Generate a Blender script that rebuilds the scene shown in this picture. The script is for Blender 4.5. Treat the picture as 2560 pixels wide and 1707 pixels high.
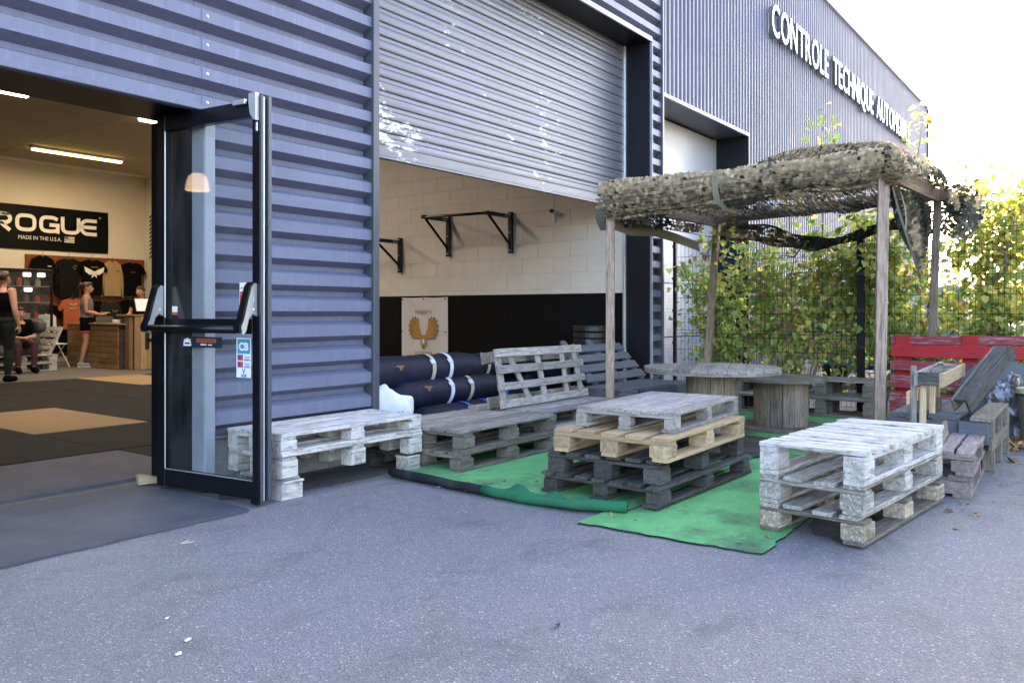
import bpy, bmesh, math, random
from mathutils import Vector, Matrix, Euler
R = math.radians
random.seed(7)
for o in list(bpy.data.objects):
    bpy.data.objects.remove(o)
scene = bpy.context.scene
COL = scene.collection

# ---------------------------------------------------------------- camera, sky, sun, exposure
cd = bpy.data.cameras.new('camera')
cam = bpy.data.objects.new('camera', cd)
COL.objects.link(cam)
cam.location = (0, 0, 1.1)
cam.rotation_euler = (R(90), 0, R(36.556 - 90))
cd.sensor_width = 36
cd.lens = 2050 / 2560 * 36
cd.shift_y = -(853.5 - 780) / 2560
cd.clip_start = 0.05
cd.clip_end = 3000
scene.camera = cam

SUN_AZ, SUN_EL = 14.0, 20.5          # azimuth measured from +X towards +Y
world = bpy.data.worlds.new('World')
scene.world = world
world.use_nodes = True
wn = world.node_tree.nodes
wl = world.node_tree.links
bg = wn['Background']
sky = wn.new('ShaderNodeTexSky')
sky.sky_type = 'NISHITA'
sky.sun_disc = False
sky.sun_elevation = R(SUN_EL)
sky.sun_rotation = R(90 - SUN_AZ)
sky.air_density = 1.0
sky.dust_density = 2.2
sky.ozone_density = 2.2
wl.new(sky.outputs[0], bg.inputs[0])
bg.inputs[1].default_value = 0.15

sl = bpy.data.lights.new('sun', 'SUN')
sl.energy = 4.2
sl.angle = R(0.6)
sl.color = (1.0, 0.90, 0.74)
sun = bpy.data.objects.new('sun', sl)
COL.objects.link(sun)
sdir = Vector((math.cos(R(SUN_AZ)) * math.cos(R(SUN_EL)), math.sin(R(SUN_AZ)) * math.cos(R(SUN_EL)), math.sin(R(SUN_EL))))
sun.rotation_euler = sdir.to_track_quat('Z', 'Y').to_euler()
sun.location = (20, 10, 20)

vs = scene.view_settings
vs.view_transform = 'Standard'
vs.look = 'None'
vs.gamma = 1.0
vs.use_curve_mapping = False
vs.exposure = 3.42
vs.use_white_balance = True
vs.white_balance_temperature = 7350
vs.white_balance_tint = 17
scene.cycles.use_denoising = True
scene.cycles.max_bounces = 7
scene.cycles.transparent_max_bounces = 24
scene.cycles.caustics_reflective = False
scene.cycles.caustics_refractive = False
scene.cycles.sample_clamp_indirect = 6

# ---------------------------------------------------------------- node helpers and materials
def newmat(name):
    m = bpy.data.materials.new(name)
    m.use_nodes = True
    nt = m.node_tree
    b = nt.nodes['Principled BSDF']
    return m, nt, b

def nd(nt, typ, **kw):
    n = nt.nodes.new(typ)
    for k, v in kw.items():
        setattr(n, k, v)
    return n

def ramp(nt, fac, stops, interp='LINEAR'):
    r = nd(nt, 'ShaderNodeValToRGB')
    r.color_ramp.interpolation = interp
    e = r.color_ramp.elements
    while len(e) < len(stops):
        e.new(0.5)
    for i, (p, c) in enumerate(stops):
        e[i].position = p
        if not hasattr(c, '__len__'):
            c = (c, c, c)
        e[i].color = (c[0], c[1], c[2], 1)
    nt.links.new(fac, r.inputs[0])
    return r.outputs[0]

def coords(nt, scale=(1, 1, 1), kind='Object', rnd=False):
    if kind == 'World':
        src = nd(nt, 'ShaderNodeNewGeometry').outputs['Position']
    else:
        src = nd(nt, 'ShaderNodeTexCoord').outputs[kind]
    if rnd:
        oi = nd(nt, 'ShaderNodeObjectInfo')
        ml = nd(nt, 'ShaderNodeMath', operation='MULTIPLY')
        ml.inputs[1].default_value = 37.0
        nt.links.new(oi.outputs['Random'], ml.inputs[0])
        ad = nd(nt, 'ShaderNodeVectorMath', operation='ADD')
        nt.links.new(src, ad.inputs[0])
        nt.links.new(ml.outputs[0], ad.inputs[1])
        src = ad.outputs[0]
    mp = nd(nt, 'ShaderNodeMapping')
    mp.inputs['Scale'].default_value = scale
    nt.links.new(src, mp.inputs[0])
    return mp.outputs[0]

def noise(nt, vec, scale, detail=4, rough=0.55, dist=0.0):
    n = nd(nt, 'ShaderNodeTexNoise')
    n.inputs['Scale'].default_value = scale
    n.inputs['Detail'].default_value = detail
    n.inputs['Roughness'].default_value = rough
    n.inputs['Distortion'].default_value = dist
    nt.links.new(vec, n.inputs['Vector'])
    return n.outputs['Fac']

def mix(nt, fac, a, b, blend='MIX'):
    m = nd(nt, 'ShaderNodeMix', data_type='RGBA', blend_type=blend)
    def put(sock, v):
        if isinstance(v, (tuple, list)):
            sock.default_value = (v[0], v[1], v[2], 1)
        else:
            nt.links.new(v, sock)
    if isinstance(fac, (int, float)):
        m.inputs[0].default_value = fac
    else:
        nt.links.new(fac, m.inputs[0])
    put(m.inputs[6], a)
    put(m.inputs[7], b)
    return m.outputs[2]

def bump(nt, b, h, strength=0.3, dist=0.01):
    n = nd(nt, 'ShaderNodeBump')
    n.inputs['Strength'].default_value = strength
    n.inputs['Distance'].default_value = dist
    nt.links.new(h, n.inputs['Height'])
    nt.links.new(n.outputs[0], b.inputs['Normal'])

MC = {}
def plain(name, col, rough=0.6, var=0.15, scale=6.0, bmp=0.0, metal=0.0, spec=0.5, kind='Object', stretch=(1, 1, 1), rnd=False, bscale=None):
    """one colour with soft uneven tone and optional fine relief"""
    m, nt, b = newmat(name)
    v = coords(nt, stretch, kind, rnd)
    f = noise(nt, v, scale, 6, 0.62)
    lo = tuple(c * (1 - var) for c in col)
    hi = tuple(min(1, c * (1 + var)) for c in col)
    nt.links.new(ramp(nt, f, [(0.28, lo), (0.72, hi)]), b.inputs['Base Color'])
    b.inputs['Roughness'].default_value = rough
    b.inputs['Metallic'].default_value = metal
    b.inputs['Specular IOR Level'].default_value = spec
    if bmp:
        bump(nt, b, noise(nt, v, bscale or scale * 6, 4), bmp, 0.01)
    MC[name] = m
    return m

def wood(name, light, dark, paint=None, cover=0.5, rough=0.8, paint_rough=0.6, grain=22.0, soil=0.35, soilcol=(0.05, 0.045, 0.04)):
    """weathered timber: grain along local X, own offset for every piece, worn paint film on top"""
    m, nt, b = newmat(name)
    v = coords(nt, (1.6, grain, grain), 'Object', True)
    g1 = noise(nt, v, 2.2, 7, 0.68, 0.6)
    g2 = noise(nt, coords(nt, (5, grain * 4, grain * 4), 'Object', True), 2.0, 3, 0.6)
    blot = noise(nt, coords(nt, (1, 1, 1), 'Object', True), 5.0, 5, 0.65)
    mm = tuple((a + c) / 2 for a, c in zip(light, dark))
    base = ramp(nt, g1, [(0.34, dark), (0.5, mm), (0.64, light)])
    base = mix(nt, 0.45, base, ramp(nt, g2, [(0.36, tuple(c * 0.6 for c in dark)), (0.62, light)]))
    crk = noise(nt, coords(nt, (1.1, grain * 2.6, grain * 2.6), 'Object', True), 2.0, 5, 0.7, 0.3)
    base = mix(nt, ramp(nt, crk, [(0.30, 0.9), (0.40, 0.0)]), base, tuple(c * 0.28 for c in dark))
    oi = nd(nt, 'ShaderNodeObjectInfo')
    hv = nd(nt, 'ShaderNodeHueSaturation')
    mr = nd(nt, 'ShaderNodeMapRange')
    mr.inputs['To Min'].default_value = 0.72
    mr.inputs['To Max'].default_value = 1.22
    nt.links.new(oi.outputs['Random'], mr.inputs['Value'])
    nt.links.new(mr.outputs[0], hv.inputs['Value'])
    nt.links.new(base, hv.inputs['Color'])
    col = hv.outputs[0]
    h = g1
    if paint:
        wear = noise(nt, coords(nt, (1.7, 17, 17), 'Object', True), 3.0, 9, 0.75, 0.3)
        lo = 0.40 + 0.25 * (0.5 - cover)
        mask = ramp(nt, wear, [(lo, 0.0), (lo + 0.09, 1.0)])
        pc = mix(nt, ramp(nt, blot, [(0.35, 0.0), (0.8, 0.6)]), paint, tuple(c * 0.72 for c in paint))
        pc = mix(nt, ramp(nt, g2, [(0.25, 0.35), (0.45, 0.0)]), pc, tuple(c * 0.45 for c in paint))
        col = mix(nt, mask, col, pc)
        col = mix(nt, ramp(nt, crk, [(0.31, 0.75), (0.38, 0.0)]), col, tuple(c * 0.5 for c in dark))
    if soil:
        sm = noise(nt, coords(nt, (1, 1, 1), 'Object', True), 9.0, 7, 0.7)
        col = mix(nt, ramp(nt, sm, [(0.50, 0.0), (0.70, soil)]), col, soilcol)
    nt.links.new(col, b.inputs['Base Color'])
    b.inputs['Roughness'].default_value = rough
    b.inputs['Specular IOR Level'].default_value = 0.25
    bump(nt, b, h, 0.7, 0.008)
    MC[name] = m
    return m

def mat_asphalt():
    m, nt, b = newmat('asphalt')
    w = coords(nt, (1, 1, 1), 'World')
    big = noise(nt, w, 0.55, 5, 0.6)
    mid = noise(nt, w, 5.0, 5, 0.65)
    fine = noise(nt, w, 210.0, 3, 0.75)
    vo = nd(nt, 'ShaderNodeTexVoronoi')
    vo.inputs['Scale'].default_value = 150.0
    nt.links.new(w, vo.inputs['Vector'])
    stone = nd(nt, 'ShaderNodeSeparateColor')
    nt.links.new(vo.outputs['Color'], stone.inputs[0])
    c = ramp(nt, fine, [(0.30, (0.085, 0.088, 0.10)), (0.5, (0.185, 0.190, 0.212)), (0.70, (0.33, 0.335, 0.36))])
    chip = ramp(nt, stone.outputs[0], [(0.0, (0.11, 0.115, 0.13)), (0.45, (0.17, 0.176, 0.198)), (0.80, (0.225, 0.23, 0.25)), (0.93, (0.28, 0.275, 0.27)), (0.965, (0.42, 0.29, 0.22)), (0.99, (0.6, 0.58, 0.55))])
    c = mix(nt, 0.58, c, chip)
    c = mix(nt, 1.0, c, (0.92, 0.875, 0.84), 'MULTIPLY')
    stain = noise(nt, coords(nt, (1, 1.5, 1), 'World'), 1.7, 9, 0.72, 0.4)
    c = mix(nt, ramp(nt, stain, [(0.53, 0.0), (0.66, 0.6)]), c, (0.095, 0.09, 0.092))
    pale = noise(nt, coords(nt, (0.8, 1, 1), 'World'), 0.9, 7, 0.68, 0.6)
    c = mix(nt, ramp(nt, pale, [(0.54, 0.0), (0.70, 0.35)]), c, (0.26, 0.255, 0.255))
    ck = nd(nt, 'ShaderNodeTexVoronoi', feature='DISTANCE_TO_EDGE')
    ck.inputs['Scale'].default_value = 0.42
    wob_ = nd(nt, 'ShaderNodeVectorMath', operation='ADD')
    nz = nd(nt, 'ShaderNodeTexNoise'); nz.inputs['Scale'].default_value = 3.0; nz.inputs['Detail'].default_value = 5
    nt.links.new(w, nz.inputs['Vector'])
    sc_ = nd(nt, 'ShaderNodeVectorMath', operation='SCALE'); sc_.inputs['Scale'].default_value = 0.35
    nt.links.new(nz.outputs['Color'], sc_.inputs[0])
    nt.links.new(w, wob_.inputs[0]); nt.links.new(sc_.outputs[0], wob_.inputs[1])
    nt.links.new(wob_.outputs[0], ck.inputs['Vector'])
    c = mix(nt, ramp(nt, ck.outputs['Distance'], [(0.0, 0.14), (0.006, 0.0)]), c, (0.04, 0.04, 0.042))
    c = mix(nt, ramp(nt, big, [(0.3, 0.0), (0.75, 0.45)]), c, mix(nt, 1.0, c, (0.62, 0.62, 0.66), 'MULTIPLY'))
    c = mix(nt, ramp(nt, mid, [(0.55, 0.0), (0.75, 0.4)]), c, mix(nt, 1.0, c, (0.66, 0.64, 0.64), 'MULTIPLY'))
    nt.links.new(c, b.inputs['Base Color'])
    b.inputs['Roughness'].default_value = 0.82
    b.inputs['Specular IOR Level'].default_value = 0.45
    bump(nt, b, vo.outputs['Distance'], 0.6, 0.006)
    MC['asphalt'] = m
mat_asphalt()

def mat_cladding(name, col, streak_axis='z', rough=0.42):
    m, nt, b = newmat(name)
    w = coords(nt, (1, 1, 1), 'World')
    big = noise(nt, w, 1.3, 6, 0.6)
    st = noise(nt, coords(nt, (34, 34, 1.4), 'World'), 1.0, 4, 0.6)
    sp = noise(nt, w, 46.0, 5, 0.7)
    c = ramp(nt, big, [(0.25, tuple(x * 0.88 for x in col)), (0.75, tuple(x * 1.12 for x in col))])
    c = mix(nt, ramp(nt, st, [(0.52, 0.0), (0.75, 0.30)]), c, tuple(min(1, x * 1.7 + 0.03) for x in col))
    c = mix(nt, ramp(nt, sp, [(0.68, 0.0), (0.80, 0.5)]), c, tuple(x * 0.55 for x in col))
    sm2 = noise(nt, coords(nt, (9, 9, 4.5), 'World'), 1.0, 3, 0.5)
    c = mix(nt, ramp(nt, sm2, [(0.66, 0.0), (0.72, 0.30)]), c, tuple(x * 0.6 for x in col))
    run = noise(nt, coords(nt, (14, 14, 0.5), 'World'), 1.0, 6, 0.7)
    c = mix(nt, ramp(nt, run, [(0.58, 0.0), (0.72, 0.28)]), c, (0.10, 0.095, 0.095))
    nt.links.new(c, b.inputs['Base Color'])
    nt.links.new(ramp(nt, st, [(0.3, rough - 0.06), (0.7, rough + 0.14)]), b.inputs['Roughness'])
    b.inputs['Specular IOR Level'].default_value = 0.3
    bump(nt, b, noise(nt, w, 2.6, 3), 0.12, 0.02)
    MC[name] = m
mat_cladding('cladding_paint', (0.138, 0.150, 0.212))
mat_cladding('cladding_ribbed', (0.145, 0.148, 0.195), rough=0.5)

def mat_shutter():
    m, nt, b = newmat('shutter_metal')
    w = coords(nt, (1, 1, 1), 'World')
    st = noise(nt, coords(nt, (1.2, 1, 26), 'World'), 2.0, 5, 0.6)
    big = noise(nt, w, 2.2, 6, 0.65)
    fl = noise(nt, coords(nt, (2.2, 1, 6.5), 'World'), 2.3, 11, 0.74, 0.15)
    where = noise(nt, coords(nt, (1, 1, 1), 'World'), 0.9, 2, 0.5)
    c = ramp(nt, st, [(0.3, (0.108, 0.109, 0.132)), (0.7, (0.168, 0.166, 0.195))])
    c = mix(nt, ramp(nt, big, [(0.45, 0.0), (0.8, 0.5)]), c, (0.12, 0.12, 0.145))
    mul = nd(nt, 'ShaderNodeMath', operation='MULTIPLY')
    nt.links.new(fl, mul.inputs[0])
    ds = nd(nt, 'ShaderNodeVectorMath', operation='DISTANCE')
    nt.links.new(coords(nt, (1, 1, 3.2), 'World'), ds.inputs[0])
    ds.inputs[1].default_value = (4.95, 4.8, 2.60 * 3.2)
    near = ramp(nt, ds.outputs['Value'], [(0.15, 0.36), (0.95, 0.0)])
    ad = nd(nt, 'ShaderNodeMath', operation='ADD')
    nt.links.new(ramp(nt, where, [(0.44, 0.74), (0.62, 1.14)]), ad.inputs[0])
    nt.links.new(near, ad.inputs[1])
    nt.links.new(ad.outputs[0], mul.inputs[1])
    c = mix(nt, ramp(nt, mul.outputs[0], [(0.655, 0.0), (0.675, 1.0)]), c, (0.62, 0.62, 0.62))
    nt.links.new(c, b.inputs['Base Color'])
    b.inputs['Roughness'].default_value = 0.38
    b.inputs['Metallic'].default_value = 0.25
    MC['shutter_metal'] = m
mat_shutter()

def mat_glass(name, tint=(1, 1, 1), dust=0.05):
    m, nt, b = newmat(name)
    out = nt.nodes['Material Output']
    tr = nd(nt, 'ShaderNodeBsdfTransparent')
    tr.inputs[0].default_value = (*tint, 1)
    gl = nd(nt, 'ShaderNodeBsdfGlossy')
    gl.inputs['Roughness'].default_value = 0.02
    lw = nd(nt, 'ShaderNodeLayerWeight')
    lw.inputs[0].default_value = 0.5
    pw_ = nd(nt, 'ShaderNodeMath', operation='POWER')
    pw_.inputs[1].default_value = 4.0
    nt.links.new(lw.outputs['Facing'], pw_.inputs[0])
    fr = nd(nt, 'ShaderNodeMath', operation='MULTIPLY_ADD')
    fr.inputs[1].default_value = 0.6
    fr.inputs[2].default_value = 0.035
    nt.links.new(pw_.outputs[0], fr.inputs[0])
    mx = nd(nt, 'ShaderNodeMixShader')
    nt.links.new(fr.outputs[0], mx.inputs[0])
    nt.links.new(tr.outputs[0], mx.inputs[1])
    nt.links.new(gl.outputs[0], mx.inputs[2])
    df = nd(nt, 'ShaderNodeBsdfDiffuse')
    df.inputs[0].default_value = (0.6, 0.62, 0.65, 1)
    w = coords(nt, (1, 1, 1), 'World')
    sp = noise(nt, w, 70.0, 6, 0.75)
    sm = noise(nt, coords(nt, (3, 3, 1), 'World'), 2.5, 5, 0.6)
    a = ramp(nt, sp, [(0.66, dust * 0.25), (0.78, 0.45)])
    a2 = ramp(nt, sm, [(0.4, 0.0), (0.8, dust * 1.6)])
    ad = nd(nt, 'ShaderNodeMath', operation='ADD')
    nt.links.new(a, ad.inputs[0])
    nt.links.new(a2, ad.inputs[1])
    mx2 = nd(nt, 'ShaderNodeMixShader')
    nt.links.new(ad.outputs[0], mx2.inputs[0])
    nt.links.new(mx.outputs[0], mx2.inputs[1])
    nt.links.new(df.outputs[0], mx2.inputs[2])
    nt.links.new(mx2.outputs[0], out.inputs[0])
    MC[name] = m
mat_glass('door_glass', (0.95, 0.97, 0.97), 0.018)
mat_glass('cabinet_glass', (0.9, 0.92, 0.92), 0.02)

def mat_emit(name, col, s):
    m, nt, b = newmat(name)
    b.inputs['Base Color'].default_value = (0.8, 0.8, 0.8, 1)
    b.inputs['Emission Color'].default_value = (*col, 1)
    b.inputs['Emission Strength'].default_value = s
    MC[name] = m
mat_emit('tube_warm', (1.0, 0.86, 0.62), 1.6)
mat_emit('tube_yellow', (1.0, 0.80, 0.25), 1.0)
mat_emit('dome_lamp', (1.0, 0.72, 0.45), 0.8)
mat_emit('screen_glow', (0.85, 0.86, 0.80), 0.03)
mat_emit('cabinet_light', (1.0, 0.95, 0.88), 0.25)

def mat_leaf(name, attr='leafcol', transl=0.45, rough=0.5):
    m, nt, b = newmat(name)
    out = nt.nodes['Material Output']
    at = nd(nt, 'ShaderNodeAttribute', attribute_name=attr)
    b.inputs['Roughness'].default_value = rough
    b.inputs['Specular IOR Level'].default_value = 0.35
    nt.links.new(at.outputs['Color'], b.inputs['Base Color'])
    t = nd(nt, 'ShaderNodeBsdfTranslucent')
    hs = nd(nt, 'ShaderNodeHueSaturation')
    hs.inputs['Value'].default_value = 1.5
    hs.inputs['Saturation'].default_value = 1.1
    nt.links.new(at.outputs['Color'], hs.inputs['Color'])
    nt.links.new(hs.outputs[0], t.inputs[0])
    mx = nd(nt, 'ShaderNodeMixShader')
    mx.inputs[0].default_value = transl
    nt.links.new(b.outputs[0], mx.inputs[1])
    nt.links.new(t.outputs[0], mx.inputs[2])
    nt.links.new(mx.outputs[0], out.inputs[0])
    MC[name] = m
mat_leaf('leaf')
mat_leaf('net_cloth', 'leafcol', 0.15, 0.85)

def mat_poly():
    m, nt, b = newmat('polycarbonate')
    v = coords(nt, (1, 1, 1), 'World')
    wv = nd(nt, 'ShaderNodeTexWave', wave_type='BANDS', bands_direction='Z')
    wv.inputs['Scale'].default_value = 16.0
    nt.links.new(v, wv.inputs[0])
    nt.links.new(ramp(nt, wv.outputs['Fac'], [(0.0, (0.26, 0.26, 0.30)), (1.0, (0.42, 0.42, 0.46))]), b.inputs['Base Color'])
    b.inputs['Roughness'].default_value = 0.3
    bump(nt, b, wv.outputs['Fac'], 0.3, 0.004)
    MC['polycarbonate'] = m
mat_poly()

def mat_carpet(name, c1, c2):
    m, nt, b = newmat(name)
    w = coords(nt, (1, 1, 1), 'World')
    f = noise(nt, w, 160.0, 3, 0.7)
    g = noise(nt, w, 7.0, 6, 0.65)
    d = noise(nt, w, 2.3, 8, 0.72)
    c = ramp(nt, f, [(0.3, c1), (0.7, c2)])
    c = mix(nt, ramp(nt, g, [(0.3, 0.0), (0.8, 0.5)]), c, tuple(x * 0.6 for x in c1))
    c = mix(nt, ramp(nt, d, [(0.50, 0.0), (0.68, 0.8)]), c, (0.07, 0.075, 0.065))
    nt.links.new(c, b.inputs['Base Color'])
    b.inputs['Roughness'].default_value = 0.95
    b.inputs['Specular IOR Level'].default_value = 0.1
    bump(nt, b, f, 0.5, 0.006)
    MC[name] = m
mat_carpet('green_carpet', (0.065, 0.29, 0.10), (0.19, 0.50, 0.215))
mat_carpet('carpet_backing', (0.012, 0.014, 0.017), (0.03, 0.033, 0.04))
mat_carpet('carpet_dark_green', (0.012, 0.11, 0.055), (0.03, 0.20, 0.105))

def mat_block(name, col, dirt):
    m, nt, b = newmat(name)
    w = coords(nt, (1, 1, 1), 'World')
    f = noise(nt, w, 60.0, 5, 0.7)
    g = noise(nt, w, 1.6, 6, 0.6)
    s = noise(nt, w, 5.0, 9, 0.75)
    c = ramp(nt, g, [(0.3, tuple(x * 0.9 for x in col)), (0.7, tuple(min(1, x * 1.06) for x in col))])
    c = mix(nt, ramp(nt, s, [(0.66, 0.0), (0.80, 0.6)]), c, dirt)
    nt.links.new(c, b.inputs['Base Color'])
    b.inputs['Roughness'].default_value = 0.8
    b.inputs['Specular IOR Level'].default_value = 0.15
    bump(nt, b, f, 0.35, 0.006)
    MC[name] = m
mat_block('block_cream', (0.66, 0.60, 0.53), (0.3, 0.26, 0.2))
mat_block('block_black', (0.0035, 0.003, 0.0032), (0.010, 0.009, 0.009))

P = plain
P('black_metal', (0.005, 0.0055, 0.008), 0.33, 0.2, 9, spec=0.35)
P('dark_trim', (0.055, 0.062, 0.082), 0.4, 0.15, 5)
P('light_trim', (0.27, 0.285, 0.33), 0.4, 0.12, 5)
P('jamb_panel', (0.006, 0.007, 0.012), 0.45, 0.25, 4, spec=0.3)
P('steel', (0.46, 0.45, 0.46), 0.38, 0.1, 12, metal=0.45)
P('aluminium', (0.55, 0.56, 0.58), 0.35, 0.1, 12, metal=0.6)
P('white_plastic', (0.72, 0.72, 0.72), 0.45, 0.06)
P('concrete', (0.22, 0.21, 0.20), 0.9, 0.3, 8, 0.4)
P('rubber_mat', (0.062, 0.063, 0.078), 0.8, 0.3, 3, 0.25, kind='World', bscale=90)
P('rubber_dark', (0.013, 0.0115, 0.0105), 0.9, 0.3, 2.5, 0.2, spec=0.2, kind='World', bscale=80)
P('tan_mat', (0.27, 0.17, 0.075), 0.85, 0.12, 2.0, 0.1, kind='World')
P('floor_grey', (0.10, 0.09, 0.08), 0.8, 0.15, 3, kind='World')
P('ceiling_tile', (0.34, 0.28, 0.20), 0.9, 0.05, 3)
P('plaster', (0.66, 0.61, 0.53), 0.85, 0.05, 1.2, kind='World')
P('banner_black', (0.002, 0.002, 0.002), 0.5, 0.2, spec=0.12)
P('print_white', (0.78, 0.76, 0.70), 0.6, 0.03)
P('print_black', (0.012, 0.012, 0.012), 0.6, 0.03)
P('print_grey', (0.16, 0.15, 0.14), 0.6, 0.03)
P('print_red', (0.55, 0.02, 0.025), 0.5, 0.05)
P('print_blue', (0.015, 0.16, 0.42), 0.5, 0.05)
P('print_teal', (0.02, 0.28, 0.42), 0.5, 0.05)
P('print_orange', (0.62, 0.10, 0.03), 0.5, 0.05)
P('print_navy', (0.012, 0.022, 0.045), 0.5, 0.05)
P('sign_white', (0.85, 0.85, 0.85), 0.4, 0.03)
P('sign_side', (0.10, 0.11, 0.12), 0.5, 0.05)
P('gold', (0.42, 0.22, 0.05), 0.6, 0.25, 30)
P('brown', (0.20, 0.08, 0.025), 0.6, 0.2, 30)
P('poster_cloth', (0.62, 0.56, 0.52), 0.7, 0.06, 3)
P('bag_cloth', (0.008, 0.011, 0.026), 0.6, 0.25, 7, 0.5, bscale=14, spec=0.25)
P('strap_white', (0.62, 0.63, 0.68), 0.7, 0.1, 20)
P('strap_tan', (0.46, 0.38, 0.25), 0.7, 0.1, 20)
P('strap_blue', (0.02, 0.09, 0.5), 0.6, 0.1, 20)
P('sack_white', (0.66, 0.67, 0.70), 0.6, 0.1, 6, 0.5, bscale=12)
P('sack_mauve', (0.36, 0.34, 0.40), 0.7, 0.1, 6, 0.4, bscale=12)
P('rubber_plate', (0.012, 0.013, 0.016), 0.42, 0.2, 12)
P('cushion_grey', (0.085, 0.08, 0.085), 0.9, 0.15, 8, 0.4, bscale=20)
P('cloth_black', (0.0025, 0.0025, 0.003), 0.9, 0.2, 10, spec=0.1)
P('cloth_charcoal', (0.008, 0.008, 0.0075), 0.9, 0.2, 10, spec=0.1)
P('cloth_orange', (0.42, 0.10, 0.05), 0.9, 0.1, 8)
P('cloth_tan', (0.36, 0.24, 0.12), 0.9, 0.1, 8)
P('cloth_grey', (0.17, 0.175, 0.18), 0.9, 0.1, 10)
P('cloth_green', (0.006, 0.011, 0.008), 0.85, 0.15, 10)
P('cloth_maroon', (0.06, 0.018, 0.022), 0.85, 0.15, 10)
P('cloth_pink', (0.85, 0.04, 0.10), 0.7, 0.05, 10)
P('skin', (0.50, 0.27, 0.18), 0.5, 0.1, 9)
P('hair', (0.045, 0.02, 0.011), 0.5, 0.35, 30, 0.4, stretch=(1, 1, 0.3))
P('shoe_grey', (0.28, 0.30, 0.33), 0.8, 0.15, 20)
P('shoe_sole', (0.60, 0.58, 0.54), 0.7, 0.05)
P('eye_dark', (0.03, 0.02, 0.015), 0.3, 0.05)
P('lip', (0.36, 0.12, 0.10), 0.5, 0.05)
P('bark', (0.22, 0.165, 0.12), 0.9, 0.3, 18, 0.5)
P('fence_paint', (0.003, 0.004, 0.0045), 0.5, 0.15, spec=0.2)
P('car_teal', (0.01, 0.20, 0.20), 0.25, 0.05)
P('car_white', (0.72, 0.72, 0.73), 0.25, 0.03)
P('tyre', (0.014, 0.014, 0.015), 0.8, 0.2, 12)
P('car_glass', (0.02, 0.025, 0.03), 0.06, 0.05)
P('lamp_red', (0.45, 0.01, 0.01), 0.2, 0.05)
P('foil', (0.16, 0.16, 0.175), 0.28, 0.7, 11, 0.0, metal=0.6)
P('bin_plastic', (0.10, 0.095, 0.09), 0.5, 0.1)
P('lid_grey', (0.06, 0.065, 0.075), 0.55, 0.15)
P('dead_leaf', (0.30, 0.17, 0.085), 0.8, 0.35, 9, rnd=True)
P('soil', (0.075, 0.07, 0.065), 0.95, 0.35, 14, 0.5)  # soil tone, also used for the painted contact shade sheets
P('felt', (0.025, 0.03, 0.04), 0.9, 0.2, 6, 0.3)

wood('wood_white', (0.50, 0.47, 0.43), (0.20, 0.17, 0.14), (0.60, 0.56, 0.53), 0.46, soil=0.75, soilcol=(0.13, 0.11, 0.09))
wood('wood_white_worn', (0.46, 0.42, 0.37), (0.17, 0.14, 0.11), (0.54, 0.50, 0.475), 0.10, soil=0.5, soilcol=(0.08, 0.07, 0.06))
wood('chipboard', (0.50, 0.40, 0.29), (0.22, 0.16, 0.11), (0.60, 0.56, 0.52), 0.02, grain=3.0, soil=0.7)
wood('wood_grey', (0.36, 0.32, 0.285), (0.12, 0.10, 0.086), soil=0.45)
wood('wood_silver', (0.45, 0.405, 0.375), (0.16, 0.135, 0.122), soil=0.4)
wood('wood_brown_grey', (0.26, 0.222, 0.185), (0.085, 0.068, 0.054), soil=0.45)
wood('wood_dark', (0.125, 0.115, 0.108), (0.022, 0.019, 0.018), soil=0.45, soilcol=(0.02, 0.02, 0.02))
wood('wood_new', (0.60, 0.42, 0.255), (0.40, 0.25, 0.13), soil=0.15, soilcol=(0.25, 0.15, 0.07))
wood('wood_block_new', (0.55, 0.40, 0.25), (0.36, 0.23, 0.125), grain=5.0, soil=0.3, soilcol=(0.28, 0.17, 0.09))
wood('wood_post', (0.50, 0.37, 0.29), (0.20, 0.125, 0.095), soil=0.12, grain=14)
wood('wood_post_old', (0.34, 0.26, 0.205), (0.13, 0.09, 0.07), soil=0.2, grain=14)
wood('wood_red', (0.28, 0.20, 0.18), (0.12, 0.08, 0.075), (0.40, 0.022, 0.028), 0.74, soil=0.3)
wood('wood_red_faded', (0.34, 0.26, 0.26), (0.14, 0.09, 0.09), (0.26, 0.035, 0.045), 0.52, soil=0.35)
wood('wood_pinkish', (0.36, 0.29, 0.28), (0.13, 0.095, 0.095), (0.17, 0.10, 0.11), -0.1, soil=0.3)
wood('wood_slate', (0.20, 0.20, 0.21), (0.08, 0.08, 0.085), (0.105, 0.115, 0.14), 0.6, soil=0.25)
wood('wood_pine', (0.60, 0.46, 0.30), (0.38, 0.25, 0.14), soil=0.15)
wood('wood_counter', (0.38, 0.22, 0.10), (0.19, 0.095, 0.038), soil=0.2)
wood('wood_counter_light', (0.50, 0.34, 0.18), (0.30, 0.18, 0.085), soil=0.2)
wood('wood_slat', (0.34, 0.115, 0.04), (0.20, 0.058, 0.018), soil=0.1)

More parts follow.
